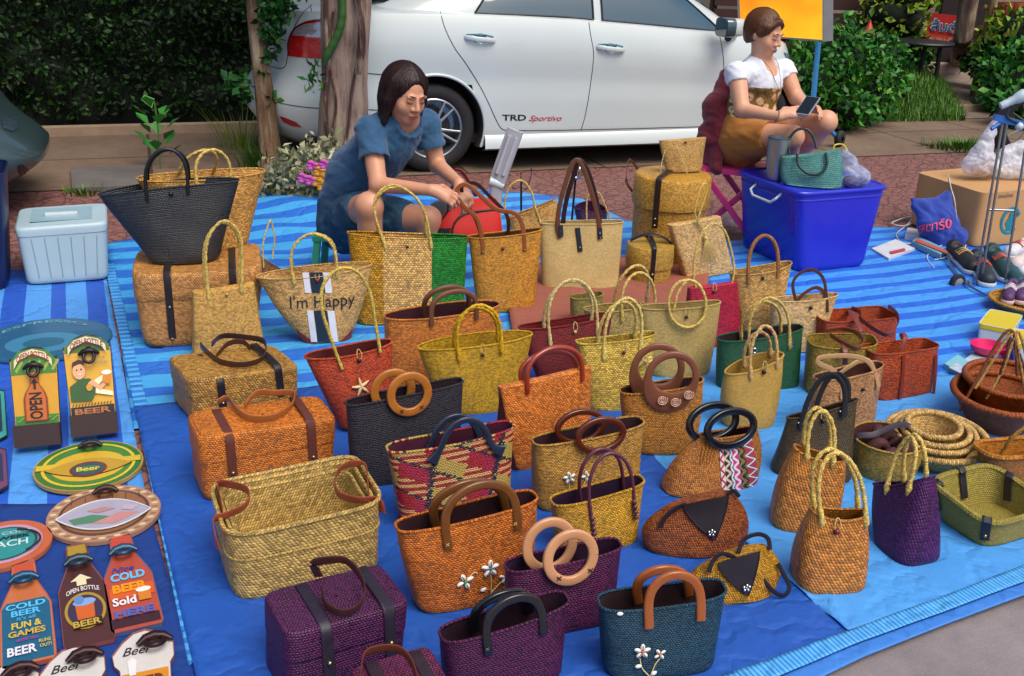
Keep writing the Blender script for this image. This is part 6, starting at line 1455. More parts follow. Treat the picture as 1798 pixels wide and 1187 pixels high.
# bottle plaques
def bottle(label,bot,top,wpx,edge,face):
    c=((bot[0]+top[0])/2,(bot[1]+top[1])/2); M,_=flatM(bot,top,.022); L=(G(*top,.022)-G(*bot,.022)).length; w=wpx/pxs(bot)/2
    out=[(-w*.9,0),(w*.9,0),(w,.03*L),(w*.98,.52*L),(w*.85,.60*L),(w*.52,.76*L),(w*.46,.97*L),(w*.40,L),(-w*.40,L),(-w*.46,.97*L),(-w*.52,.76*L),(-w*.85,.60*L),(-w*.98,.52*L),(-w,.03*L)]
    return Board('bottle_plaque',label,M,out,.012,mat(edge,.5,0,.2,30),face),w,L
b,w,L=bottle('bottle shaped plaque in blue lettered COLD BEER FUN & GAMES',(52,1172),(42,992),92,'9c5448','b8683c')
b.poly([(-w*.9,.02*L),(w*.9,.02*L),(w*.9,.52*L),(.72*w,.58*L),(-.72*w,.58*L),(-w*.9,.52*L)],'1c5878'); b.poly([(-.42*w,.80*L),(.42*w,.80*L),(.38*w,.97*L),(-.38*w,.97*L)],'b84c2c')
for t_,y,wd,h,c in (('COLD',.53,1.5,.055,'58b4dc'),('BEER',.46,1.1,.055,'50b0e0'),("it's all",.405,.7,.035,'4c90b4'),('FUN &',.34,1.1,.06,'c8b03c'),('GAMES',.265,1.35,.055,'c0a03c'),('untill the',.205,.8,.03,'8c3c8c'),('BEER',.11,1.05,.075,'d4d4dc')): b.text(t_,(-.2*w if (t_,y)==('BEER',.11) else 0),y*L,wd*w,h*L,c,bold=.03)
b.text('RUNS',.62*w,.155*L,.42*w,.03*L,'c8b03c',bold=.02); b.text('OUT!',.64*w,.11*L,.42*w,.03*L,'c8b03c',bold=.02); b.opener(0,.74*L,.024,'1c4c6c')
b,w,L=bottle('bottle shaped brown plaque with a beer mug wreathed in hops',(160,1138),(134,962),86,'7c4440','4c2824')
b.poly([(-.42*w,.88*L),(.42*w,.88*L),(.38*w,.98*L),(-.38*w,.98*L)],'a08020'); b.poly([(-.2*w,.55*L),(.2*w,.55*L),(.2*w,.60*L),(.45*w,.60*L),(0,.665*L),(-.45*w,.60*L),(-.2*w,.60*L)],'d8d0a8'); b.text('OPEN BOTTLE',0,.515*L,1.35*w,.045*L,'d0ccc8',arc=.03*L,bold=.02)
b.ring(0,.30*L,.82*w,.17*L,'a08428').ring(0,.30*L,.70*w,.145*L,'3c2c40'); b.poly([(-.34*w,.22*L),(.34*w,.22*L),(.38*w,.36*L),(-.38*w,.36*L)],'c45c1c'); b.ring(0,.375*L,.46*w,.035*L,'7c9cc8'); b.ring(-.2*w,.40*L,.2*w,.04*L,'5c80b4')
b.poly([(-.55*w,.14*L),(.6*w,.14*L),(.6*w,.21*L),(-.55*w,.21*L)],'2c1c14'); b.text('BEER',0,.175*L,1.1*w,.055*L,'b89838',bold=.03); b.opener(0,.74*L,.024,'2c4050')
b,w,L=bottle('bottle shaped orange plaque lettered Nice COLD BEER Sold HERE',(243,1110),(211,946),90,'4c5478','a84834')
b.poly([(-.42*w,.80*L),(.42*w,.80*L),(.38*w,.98*L),(-.38*w,.98*L)],'b8442c'); b.poly([(-.9*w,.03*L),(.9*w,.03*L),(.9*w,.12*L),(-.9*w,.12*L)],'3c1c24'); b.poly([(-.8*w,.30*L),(.9*w,.30*L),(.9*w,.42*L),(-.8*w,.42*L)],'c8581c')
b.text('Nice',-.15*w,.60*L,.9*w,.055*L,'2c3c8c',shear=.3,bold=.02).text('COLD',0,.52*L,1.35*w,.08*L,'5cb4e0',bold=.04).text('BEER',0,.40*L,1.35*w,.085*L,'e08c14',bold=.05).text('Sold',-.3*w,.27*L,.9*w,.08*L,'dcd8e0',bold=.03).text('HERE',0,.15*L,1.5*w,.07*L,'4c5ca8',bold=.04); b.poly([(.25*w,.24*L),(.72*w,.24*L),(.74*w,.33*L),(.25*w,.33*L)],'c87824'); b.ring(.48*w,.345*L,.3*w,.025*L,'e0dcd0'); b.opener(0,.74*L,.024,'2c4c68')
# mug plaques
def mug(label,bot,top,wpx):
    M,_=flatM(bot,top,.022); L=(G(*top,.022)-G(*bot,.022)).length; w=wpx/pxs(bot)/2
    out=[(-w*.75,0),(w*.75,0),(w*.85,.55*L),(w,.62*L),(w*1.02,.78*L),(w*.7,.90*L),(w*.4,.96*L),(.1*w,L),(-.3*w,.98*L),(-.7*w,.88*L),(-w*1.05,.74*L),(-w*1.0,.62*L),(-w*.82,.55*L)]
    b=Board('mug_plaque',label,M,out,.012,mat('8c5440',.5),'c8c4c0'); b.poly([(-w*.68,.02*L),(w*.68,.02*L),(w*.76,.48*L),(-w*.76,.48*L)],'c88418'); b.text('Beer',-.2*w,.74*L,1.0*w,.10*L,'2c2424',shear=.4); b.text('BEER',0,.32*L,1.3*w,.2*L,'6c2c10',bold=.03); b.opener(.4*w,.74*L,.026,'30181c'); b.poly([(-.5*w,.45*L),(-.3*w,.45*L),(-.25*w,.62*L),(-.4*w,.66*L),(-.55*w,.62*L)],'dcd8d4'); return b
mug('foam topped mug plaque nearest the cloth hem',(262,1262),(250,1112),108); mug('foam topped mug plaque cut by the bottom edge beside the blue bottle',(140,1290),(126,1142),112); mug('foam topped mug plaque in the lower left corner',(20,1310),(18,1170),100)
for y0,y1,x0,x1,c,lb in ((690,778,-60,10,'3c9c8c','rectangular plaque with a teal rim at the left edge'),(793,868,-60,12,'6c3c5c','rectangular plaque with a purple rim at the left edge')):
    M,L=flatM(((x0+x1)/2,y1),((x0+x1)/2-2,y0),.022); w=(x1-x0)/pxs(((x0+x1)/2,y1))/2; b=Board('tin_plaque',lb,M,[(-w,.02),(-w+.02,0),(w-.02,0),(w,.02),(w,L-.02),(w-.02,L),(-w+.02,L),(-w,L-.02)],.008,mat('20242c',.4),c); b.poly([(-w*.8,.05),(w*.8,.05),(w*.8,L-.05),(-w*.8,L-.05)],'28304c')
# white crate
CR=mat('a4bcc6',.35,0,.05,6); b=Bag('storage_crate','pale grey blue plastic storage crate with ribbed sides and a lid',((24,402),(188,390),(46,501),(191,490)),back=(26,366),e=10,m=CR,lid=.86,cat='crate',group=None,soft=0,bd=0,sag=0)
for i in range(6):
    f=i/5; x=-b.w*.33+f*b.w*.70; mb=MB(); mb.tube([b.skin(x*(1+.12*k),b.h*(.10+.7*k),.001) for k in np.linspace(0,1,8)],.0022,6); b.part('rib',mb,mat('7ca4ac',.4))
mb=MB(); mb.tube([Vector((x,b.d1*.5+.0*x,b.h+.012)) for x in np.linspace(-.07,.07,6)],1,8,flat=(.016,.008),W=(0,1,0)); b.part('lid_grip',mb,mat('c8d4d8',.35))
mb=MB(); mb.box((0,b.d1*.55,b.h+.006),(b.w*.75,b.d1*.6,.004)); b.part('lid_panel',mb,mat('8cacb8',.35))
b=Bag('tub','dark blue plastic tub cut by the left edge beside the white crate',((-160,310),(6,308),(-140,520),(14,508)),d=(.3,.34),e=6,m=mat('14204c',.4,0,.1),cat='tub',group=None,soft=0,bd=0)
# ------------------------------------------------------------ right side
BL_=mat('2026b8',.3,0,.12,4,coat=.25)
bn=Bag('storage_bin','large blue plastic storage bin carrying the teal handbag',((1403,340),(1563,328),(1404,479),(1524,465)),back=(1319,297),e=9,m=BL_,closed=True,cat='bin',group=None,soft=0,bd=0,sag=0,inset=.006)
mb=MB(); r=bn.ring(.985,1.0); mb.tube([p for p in r],.013,8,closed=True); r2=bn.ring(.90,1.0); mb.tube(r2,.006,6,closed=True); bn.part('rim',mb,BL_)
# end handle on the left face
N=bn.N; lf=[p for p in bn.ring(.86)]; ci=int(N*.25); P=[lf[(ci+k)%N] for k in (-5,-2,0,2,5)]
xx=min(p.x for p in lf); pz=bn.h*.87; ys=[bn.d1*.30,bn.d1*.36,bn.d1*.64,bn.d1*.70]
mb=MB(); mb.tube([Vector((xx-.002,ys[0],pz+.02)),Vector((xx-.035,ys[0],pz-.005)),Vector((xx-.040,ys[1],pz-.03)),Vector((xx-.040,ys[2],pz-.03)),Vector((xx-.035,ys[3],pz-.005)),Vector((xx-.002,ys[3],pz+.02))],.007,8); bn.part('handle',mb,mat('c8ccd4',.35))
ZB=bn.h+bn.z0+.006
def onbin(px,py): return G(px,py,ZB)
c=onbin(1360,314); root=empty('tumbler',loc=c,label='tall stainless steel tumbler on the blue bin',cat='cup'); hh=(at(1360,240,c.y).z-c.z); rr=20/pxs((1366,318),ZB)
mb=MB(); mb.lathe([(.01,0),(rr*.72,0),(rr*.76,.01),(rr*.98,hh*.6),(rr,hh),(rr*.94,hh),(rr*.9,hh*.9),(.01,hh*.9)],n=36); mb.build('body',mat('a8acb0',.32,.85,.1,8),root); mb=MB(); mb.lathe([(rr*1.02,hh*.97),(rr*1.02,hh*1.0),(rr*.9,hh*1.005)],n=36); mb.build('rim',mat('3a6c84',.3,.5),root)
b=Bag('handbag','teal patterned soft handbag with dark green handles on the blue bin',((1374,278),(1476,264),(1376,326),(1480,334)),z0=ZB,d=(.14,.07),m=weave('58948c','14343a',.013,.012,'chev',rough=.6,var=.2),e=2.8,closed=True,soft=.016,bulge=.01,cat='handbag',group=None)
GH=mat('16302c',.4,0,.1); 
mb=MB(); mb.tube(spline([b.L(*p) for p in ((1400,270,-.01),(1402,290,-.02),(1420,305,-.025),(1442,304,-.025),(1452,288,-.02),(1450,268,-.01))],30),.007,8); b.part('handle',mb,GH)
mb=MB(); mb.tube(spline([b.L(*p) for p in ((1386,272,.07),(1386,245,.08),(1400,228,.08),(1418,228,.08),(1430,245,.08),(1434,262,.07))],30),.007,8); b.part('handle',mb,GH)
S=SDF(onbin(1412,300)-Vector((.16,.1,.02)),onbin(1412,300)+Vector((.16,.25,.34)),.006); a=at(1408,262,b.mw.translation.y+.05); S.cone(a-Vector((.06,0,.05)),at(1406,240,a.y),.045,.028,.02).cone(at(1406,240,a.y),a+Vector((.07,0,-.04)),.028,.035,.02); S.wrinkle(.005,60)
pk=bpy.data.materials.new('pink_print'); t=NT(pk); vo=t.new('TexVoronoi'); vo.inputs['Scale'].default_value=70; t.put(vo.inputs['Vector'],t.coord('World')); t.put(t.p.inputs['Base Color'],t.ramp(vo.outputs['Distance'],[(0,'c82860'),(.35,'d86890'),(.6,'e0c4cc'),(1,'d890a8')])); t.p.inputs['Roughness'].default_value=.7
tag(S.mesh().build('cloth_pouch',pk),'pink patterned cloth pouch poking up behind the teal handbag','pouch')
def baggy(name,label,parts,res,m,wr_=(.006,50),inner=None,cat='plastic bag'):
    pts=[p for q in parts for p in q[:2]]; lo,hi=bounds(pts,.17); S=SDF(lo,hi,res)
    for a,b_,r1,r2 in parts: S.cone(a,b_,r1,r2,.03)
    S.wrinkle(*wr_).wrinkle(wr_[0]*.5,wr_[1]*2.3,2); o=S.mesh().build(name,m); md=o.modifiers.new('sm','SMOOTH'); md.iterations=1; return tag(o,label,cat)
y0=bn.mw.translation.y+.10; 
baggy('plastic_bag','clear plastic bag of brown seeds on the right end of the blue bin',[(at(1492,312,y0),at(1512,310,y0),.05,.045),(at(1495,300,y0),at(1485,275,y0),.055,.035)],.006,film('b4c4e4',.45))
S=SDF(at(1500,318,y0)-Vector((.12,.1,.07)),at(1500,318,y0)+Vector((.12,.1,.07)),.005); S.cone(at(1488,318,y0),at(1512,318,y0),.026,.026,.01).wrinkle(.006,190); tag(S.mesh().build('seed_pods',mat('5a2c20',.6,0,.5,90)),'brown dried seed pods inside the clear bag on the blue bin','snack')
mb=MB(); mb.tube(spline([at(1462,268,y0),at(1466,255,y0),at(1480,254,y0+.02),at(1488,265,y0)],20),.004,6); tag(mb.build('string',mat('c8b828',.5)),'yellow string loop standing behind the teal handbag','string')
# cardboard box
KB=mat('b88c5c',.8,0,.12,8,.001,60); cb=Bag('cardboard_box','tan cardboard box with a teal ring emblem holding plastic bags of food',((1728,340),(1885,325),(1709,434),(1860,420)),back=(1642,300),e=14,m=KB,closed=True,cat='box',group=None,soft=0,bd=0,sag=0,inset=.003)
c=cb.L(1774,388,-.004); mb=MB(); mb.tube([c+Vector((.062*math.cos(a),0,.075*math.sin(a))) for a in np.linspace(.4,5.6,40)],1,8,flat=(.010,.0012),W=lambda f,t:t.cross(Vector((0,1,0)))); cb.part('emblem_ring',mb,mat('1c7c8c',.6))
mb=MB(); mb.add([c+Vector((x,-.001,z)) for x,z in ((-.03,-.06),(.03,-.06),(.02,-.02),(.04,.03),(.02,.055),(-.005,.06),(-.015,.02),(-.035,-.01),(-.02,-.035))],[list(range(9))]); cb.part('emblem',mb,mat('1c7c8c',.6))
mb=MB(); 
try: text_to(mb,'ขนมไทย',.034,lambda x,y: cb.L(1766,345,-.003)+Vector((x,0,y+.004))); cb.part('lettering',mb,mat('3c4c50',.7,0,0))
except Exception as ex: print(ex)
mb=MB(); mb.box((cb.xl1*.0-cb.w*.5-.0,cb.d1*.35,cb.h+.0035),(.10,.05,.002)); 
ZC=cb.h+cb.z0; pc=G(1722,318,ZC); y0=pc.y+.03
FW=film('dfe2ea',.62)
baggy('plastic_bag','tall tied white plastic bag of food on the cardboard box',[(at(1705,290,y0),at(1738,290,y0),.055,.06),(at(1722,275,y0),at(1738,235,y0),.07,.03),(at(1738,235,y0),at(1750,207,y0-.02),.03,.012)],.006,FW,(.006,46))
baggy('plastic_bag','low bulging white plastic bag on the cardboard box beside the cart pole',[(at(1762,292,y0+.05),at(1800,292,y0+.05),.075,.075),(at(1768,272,y0+.05),at(1790,262,y0+.05),.055,.05)],.006,FW,(.006,46))
baggy('food_pack','pinkish packet of food showing through the tall white plastic bag',[(at(1712,298,y0),at(1736,296,y0),.030,.034)],.006,mat('b88c88',.6,0,.4,50),(.004,90),cat='food')
# blue sack
g=G(1655,432); y0=g.y-.0
S=SDF(Vector((at(1590,400,y0).x-.05,y0-.15,.0)),Vector((at(1705,400,y0).x+.08,y0+.35,.42)),.006)
for a,b_,r1,r2 in ((at(1640,415,y0),at(1680,415,y0),.06,.06),(at(1630,400,y0),at(1618,362,y0+.03),.06,.035),(at(1650,400,y0),at(1655,350,y0+.05),.07,.03),(at(1618,362,y0+.03),at(1603,352,y0+.02),.035,.016),(at(1670,405,y0),at(1662,342,y0+.07),.06,.012),(at(1612,362,y0+.02),at(1655,352,y0+.06),.030,.030),(at(1625,385,y0),at(1655,375,y0+.03),.05,.05)): S.cone(a,b_,r1,r2,.03)
S.wrinkle(.008,34,.3).wrinkle(.004,80,1); o=S.mesh().build('sack',cloth_mat('1c3c9c',.12)); md=o.modifiers.new('sm','SMOOTH'); md.iterations=2; tag(o,'crumpled blue cloth sack with pink lettering against the cardboard box','sack')
bs=Skin(o); 
mb=MB(); me=text_mesh('สตาร์0',1,bold=.02); k=.34
try:
    vs=[]; 
    for v in me.vertices:
        q=bs.hit(1641+v.co.x*22+0,397-v.co.y*22-v.co.x*3.5,.006); vs.append(q if q else at(1641+v.co.x*22,397-v.co.y*22,y0-.08))
    mb.add(vs,[list(p.vertices) for p in me.polygons]); o2=mb.build('lettering',mat('d05078',.6)); wparent(o2,o)
except Exception as ex: print('sack text',ex)
# cables, strip, packets
def cable(label,pts,r=.003,c='c8ccd0',name='cable'):
    mb=MB(); mb.tube(spline([G(x,y,z) for x,y,z in pts],80),r,6); return tag(mb.build(name,mat(c,.5)),label,'cable')
cable('white cable coiled behind the power strip',[(1572,388,.02),(1600,380,.02),(1590,396,.03),(1566,392,.03),(1590,382,.03),(1612,384,.02),(1586,400,.02),(1574,412,.02),(1582,425,.02),(1600,428,.02)],.0035)
cable('pale cable looping in front of the blue sack',[(1640,470,.02),(1628,450,.02),(1650,432,.02),(1680,425,.02),(1700,412,.02),(1690,440,.02),(1660,452,.02),(1640,456,.02)],.003)
cable('thin cord hanging down the side of the cardboard box',[(1665,306,.33),(1670,330,.33),(1676,352,.28),(1680,390,.15),(1676,405,.05)],.0028)
def prism(name,label,cat,px,z,h,m,group=None,smooth=False):
    P=[G(*p,z) for p in px]; n=len(P); b=MB(); b.add(P+[p+Vector((0,0,h)) for p in P],[list(range(n))[::-1],[n+i for i in range(n)]]+[[i,(i+1)%n,n+(i+1)%n,n+i] for i in range(n)]); return tag(b.build(name,m,smooth=smooth),label,cat,group)
prism('power_strip','white power strip on the sheet by the blue sack','power strip',[(1588,420),(1612,424),(1618,412),(1592,408)],.016,.03,mat('c8ccd8',.4))
prism('paper_packet','white folded packet beside the blue bin','packet',[(1530,440),(1560,458),(1606,440),(1572,424)],.016,.014,mat('c4c8d0',.5,0,.15,20))
prism('paper_slip','small red printed slip lying on the white packet','slip',[(1565,446),(1590,440),(1588,436),(1562,442)],.034,.002,mat('b03848',.6))
prism('lamp_tube','slim teal and red boxed lamp tube on the sheet beside the power strip','lamp box',[(1600,432),(1650,456),(1660,446),(1612,424)],.018,.03,mat('6ca0b0',.4))
prism('ruler','red edged strip lying along the boxed lamp tube','strip',[(1606,424),(1662,446),(1664,442),(1610,420)],.05,.004,mat('b85040',.5))
# luggage cart
y0=G(1712,505).y; root=empty('luggage_cart',loc=G(1705,505),label='folding steel luggage cart with a blue clamp at the top of its poles',cat='cart'); OW=root.matrix_world
def wt(pts,r,n=8): mb=MB(); mb.tube(pts,r,n); return mb
ST=mat('8c9096',.25,.9,.1,20); bpy.context.view_layer.update()
for a,b_ in (((1761,214),(1711,510)),((1769,214),(1722,500)),((1806,222),(1765,492))): wparent(wt([at(*b_,y0),at(*a,y0+.12)],.0065).build('pole',ST),root)
wparent(wt([at(1735,368,y0+.06),at(1785,370,y0+.06)],.006).build('crossbar',ST),root); wparent(wt(spline([at(1700,492,y0),at(1712,510,y0-.02),at(1740,522,y0-.05),at(1768,530,y0-.08)],12),.007).build('base_frame',ST),root)
wparent(wt(spline([G(1664,446,.05),G(1672,470,.03),G(1700,500,.03),G(1740,522,.03)],20),.006).build('base_rail',ST),root)
c=at(1681,496,y0+.0); mb=MB(); R=Matrix.Rotation(R_(-75),3,'X'); mb.lathe([(.012,-.012),(.03,-.014),(.042,-.012),(.046,0),(.042,.012),(.03,.014),(.012,.012)],c,28,rot=Matrix.Rotation(R_(20),3,'Z')@Matrix.Rotation(R_(-90),3,'X')); w_=mb.build('wheel',mat('1c1e24',.7)); wparent(w_,root); mb=MB(); mb.lathe([(.001,-.016),(.026,-.014),(.03,-.010)],c,20,rot=Matrix.Rotation(R_(20),3,'Z')@Matrix.Rotation(R_(-90),3,'X')); wparent(mb.build('wheel_hub',mat('7c8088',.4)),w_)
mb=MB(); a=at(1762,212,y0+.12); mb.box(a+Vector((.03,0,0)),(.16,.035,.03),rot=Matrix.Rotation(R_(12),3,'Y')); mb.tube([a,a+Vector((-.06,-.02,-.04))],.010,8); wparent(mb.build('clamp',mat('2468b8',.4)),root)
# clamp lamp
root=empty('clip_lamp',loc=at(1790,190,y0+.15),label='white clip lamp fixed to the top of the luggage cart',cat='lamp'); bpy.context.view_layer.update()
mb=MB(); a=at(1762,184,y0+.1); b_=at(1800,166,y0+.1); ax=(b_-a).normalized(); R=ax.to_track_quat('Z','Y').to_matrix(); mb.lathe([(r_*.52,z_*.8) for r_,z_ in [(.001,-.02),(.034,-.018),(.038,.02),(.034,.03),(.040,.045),(.040,.07),(.052,.085),(.06,.13),(.055,.135),(.001,.12)]],a,28,rot=R); wparent(mb.build('lamp_head',mat('a8bcc4',.3)),root)
wparent(wt(spline([at(1772,190,y0+.1),at(1768,205,y0+.1),at(1785,215,y0+.1),at(1796,225,y0+.1)],14),.007).build('lamp_arm',mat('24304c',.4)),root)
mb=MB(); mb.sphere(at(1790,222,y0+.1),.02,8); wparent(mb.build('joint',mat('b4c4cc',.35)),root)
# shoes
def shoe(label,toe,heel,w,c,sole='c8ccd0',z=.02,trim=None,name='shoe'):
    a=G(*toe,z); b_=G(*heel,z); S=SDF(np.minimum(a,b_)-.12,np.maximum(a,b_)+.16,.005); d=(b_-a)
    S.cone(a+Vector((0,0,.025)),a.lerp(b_,.5)+Vector((0,0,.035)),w,w*.95,.02).cone(a.lerp(b_,.5)+Vector((0,0,.035)),b_+Vector((0,0,.045)),w*.95,w*.9,.02).halfcut((0,0,z+.012),(0,0,-1)); 
    S.ell(a.lerp(b_,.78)+Vector((0,0,.088)),(w*.85,w*.95,.045),None,.008,'cut')
    root=empty(name,loc=a,label=label,cat='shoe',group='shoes on the right hand stall'); bpy.context.view_layer.update(); o=S.mesh().build('upper',mat(c,.6,0,.3,40)); wparent(o,root)
    S=SDF(np.minimum(a,b_)-.12,np.maximum(a,b_)+.12,.006); S.cone(a+Vector((0,0,.01)),b_+Vector((0,0,.01)),w*1.08,w,.01).halfcut((0,0,z+.022),(0,0,1)).halfcut((0,0,z-.004),(0,0,-1)); wparent(S.mesh().build('sole',mat(sole,.6)),root)
    wparent(MB().sphere(a.lerp(b_,.78)+Vector((0,0,.040)),1,8,0,(w*.72,w*.85,.012)).build('insole',mat('a8885c' if trim else '3c3440',.7)),root)
    if trim: 
        m_=a.lerp(b_,.45)+Vector((0,0,.035)); s_=d.normalized().cross(Vector((0,0,1))); mb=MB()
        for k in (-.05,0,.05): q=m_+d.normalized()*k*.5; mb.tube(spline([q+s_*w*.9+Vector((0,0,w*.5)),q+Vector((0,0,w*1.08)),q-s_*w*.9+Vector((0,0,w*.5))],8),.005,6)
        wparent(mb.build('laces',mat(trim,.6)),root)
shoe('black shoe with tan straps nearest the blue sack',(1705,478),(1672,446),.045,'14161c',trim='b08c4c'); shoe('black and red sneaker behind the cart poles',(1732,500),(1712,462),.042,'16242c',trim='a83c30')
shoe('dark green sneaker between the cart poles',(1768,492),(1738,452),.045,'123c3c',trim='b04034'); shoe('dark teal shoe lying on its side right of the poles',(1788,505),(1760,478),.04,'1c4850')
shoe('white shoe at the right edge by the cardboard box',(1772,452),(1800,440),.04,'c4c4c8',trim='b84444'); shoe('white and pink shoe at the right edge below the white one',(1782,472),(1815,462),.04,'c8b8b4'); shoe('white sneaker at the right edge under the luggage cart',(1780,488),(1812,500),.045,'b8bcc4')
# tray of sandals
round_open('shallow_tray','shallow tan tray of striped sandals at the right edge',(1800,528),58,.05,TW('a8803c'),.7,group=None,rim=.008,cat='tray')
for k in range(3):
    shoe('purple and white striped sandal in the tan tray, %s one'%('left','middle','right')[k],(1768+k*22,532),(1775+k*22,512),.028,'4c2c5c','c8b0b0',z=.045,trim='d8ccd0',name='sandal')
# yellow lid boxes
YB=mat('c8b418',.4); 
for q,bk,lb in ((((1718,568),(1778,580),(1714,602),(1766,614)),(1736,542),'white box with a yellow lid beside the tan tray'),(((1778,602),(1850,612),(1780,638),(1850,650)),(1800,580),'second white box with a yellow lid cut by the right edge')):
    b=Bag('food_box',lb,q,back=bk,e=12,m=mat('b8c4d0',.5),closed=False,lining='c4c8cc',cat='box',group='white boxes with yellow lids',soft=0,bd=0,sag=0,rim=.002,inset=.002)
    mb=MB(); r1=b.ring(.80,1.02); r2=b.ring(.99,1.02); mb.grid([r1,r2],True); c_=sum(r2,Vector())/len(r2); mb.cap([p+Vector((0,0,.001)) for p in r2]); b.part('lid',mb,YB)
# pink scoop, flat boxes
root=empty('scoop',loc=G(1730,622,.03),label='bright pink plastic scoop lying beside the flat teal boxes',cat='scoop'); bpy.context.view_layer.update()
PKS=mat('d01860',.3,0,.05); c=G(1732,622,.035); mb=MB(); mb.lathe([(.001,0),(.04,.004),(.06,.02),(.068,.045),(.065,.046),(.055,.022),(.001,.008)],c,28,sx=1.1); wparent(mb.build('bowl',PKS),root)
mb=MB(); mb.tube([c+Vector((.06,-.0,.035)),G(1765,640,.05),G(1795,650,.04)],1,8,flat=(.018,.006),W=(0,1,0)); wparent(mb.build('handle',PKS),root)
prism('flat_box','flat teal box nearest the brown square basket','box',[(1656,648),(1692,668),(1720,660),(1680,632)],.018,.025,mat('78b4c4',.4,0,.1,20),'flat teal product boxes'); prism('label_card','printed pale card on the flat teal box nearest the basket','card',[(1666,646),(1694,660),(1710,655),(1680,638)],.045,.002,mat('a8b4c4',.4,0,.5,60))
prism('flat_box','flat pale box under the pink scoop','box',[(1690,640),(1740,656),(1760,640),(1712,624)],.018,.02,mat('a8b8c8',.4,0,.3,30),'flat teal product boxes'); prism('flat_box','flat dark and teal box behind the brown basket pots','box',[(1740,662),(1790,676),(1812,654),(1760,642)],.018,.02,mat('3c6c7c',.4,0,.4,40),'flat teal product boxes')
# crumpled wrap beyond the baskets
g=G(1265,392); baggy('plastic_wrap','crumpled clear plastic wrap on the paving behind the leaning bag',[(G(1235,392,.04),G(1275,385,.05),.04,.045),(G(1275,385,.05),G(1305,395,.03),.04,.02)],.007,film('c4ccdc',.3),(.008,48),cat='plastic wrap')
# red bag in the hands, folding lamp, white tub
rb=Bag('red_bag','red and grey shoulder bag in the hands of the person in the blue top',((800,352),(872,350),(752,428),(886,426)),z0=.24,d=(.17,.05),m=mat('c01c14',.5,0,.12,12,.0015,200),e=3.6,closed=True,soft=.008,bulge=.01,group=None)
root=rb.root; bpy.context.view_layer.update(); y1=rb.mw.translation.y+.03
BK=mat('1c1418',.5)
mb=MB(); mb.tube(spline([rb.S(*p,.003) for p in ((792,418),(798,392),(815,376),(845,370),(874,368))],24),.005,8); rb.part('piping',mb,BK)
mb=MB(); mb.tube([rb.S(x,y,.002) for x,y in ((752,424),(768,398),(784,374),(800,354))],.006,8); rb.part('edge_binding',mb,BK)
rb.patch([(758,418),(788,418),(792,400),(768,400)],'1c1820',name='zip_pocket')
S=SDF(at(730,420,y1)-Vector((.05,.1,.08)),at(890,300,y1)+Vector((.1,.3,.1)),.006); S.cone(at(772,374,y1+.07),at(798,362,y1+.07),.055,.05,.02); S.wrinkle(.004,50); wparent(S.mesh().build('grey_panel',cloth_mat('343840')),root)
mb=MB(); mb.tube(spline([at(784,318,y1-.06),at(792,302,y1-.06),at(808,300,y1-.06),at(822,318,y1-.05),at(835,345,y1-.04)],24),1,8,flat=(.014,.002),W=(.3,-.6,.4)); wparent(mb.build('strap',mat('b81c24',.5)),root)
mb=MB(); mb.tube(spline([at(786,372,y1-.07),at(790,345,y1-.08),at(796,325,y1-.08),at(812,318,y1-.07)],20),.006,8); wparent(mb.build('strap',mat('2c3448',.5)),root)
y2=4.75; root=empty('folding_lamp',loc=at(872,420,y2),label='pale grey folding twin tube lamp standing behind the red bag',cat='lamp'); bpy.context.view_layer.update()
LG=mat('a8acb4',.35,0,.05); T0,B0=at(905,228,y2),at(872,322,y2); ax=(T0-B0).normalized(); sd_=ax.cross(Vector((0,1,0))).normalized()
mb=MB(); mb.tube([B0,B0+(T0-B0)*.1,T0],1,12,flat=(.040,.016),W=lambda f,t:t.cross(Vector((.25,1,0)))); wparent(mb.build('housing',LG),root)
for k in (-.016,.016):
    mb=MB(); n_=Vector((0,-.018,.0)); mb.tube([B0+ax*.05+sd_*k+n_,T0-ax*.03+sd_*k+n_],.010,8); wparent(mb.build('tube',mat('b8b8c8',.15,0,.05,coat=.6)),root)
mb=MB(); mb.tube([B0-sd_*.035,B0+sd_*.035],.024,14); wparent(mb.build('hinge',mat('b8c8d0',.3)),root); mb=MB(); mb.tube([B0,at(868,430,y2)],1,8,flat=(.028,.018),W=(1,0,0)); wparent(mb.build('stand',LG),root)
# ------------------------------------------------------------ vegetation and background
def leaf_mat(name,stops,rough=.5,trans=.0):
    m=bpy.data.materials.new(name); t=NT(m); X=t.xyz(t.coord('UV')); t.put(t.p.inputs['Base Color'],t.ramp(X[0],stops)); t.p.inputs['Roughness'].default_value=rough; t.p.inputs['Specular IOR Level'].default_value=.35
    m.use_backface_culling=False; return m
def leaves(mb,n,fn,size,asp=.5,up=.3,rs=None):
    """fn(rng)->point; every leaf a bent pair of quads with its own tint in u"""
    g=rs or rng
    for _ in range(n):
        p=Vector(fn(g)); d=Vector(g.normal(0,1,3)); d.z+=up; d.normalize(); s_=d.cross(Vector(g.normal(0,1,3))); 
        if s_.length<1e-3: continue
        s_.normalize(); nn=d.cross(s_); L=size*g.uniform(.6,1.35); w_=L*asp*.5; r=float(min(.999,max(0,g.beta(2,2)))); u=(r,0)
        b=len(mb.v); mb.v+=[tuple(p),tuple(p+d*L*.5+s_*w_+nn*w_*.3),tuple(p+d*L),tuple(p+d*L*.5-s_*w_+nn*w_*.3)]
        mb.f.append([b,b+1,b+2]); mb.f.append([b,b+2,b+3]); mb.uv+=[[u]*3,[u]*3]; mb.mi+=[0,0]
    return mb
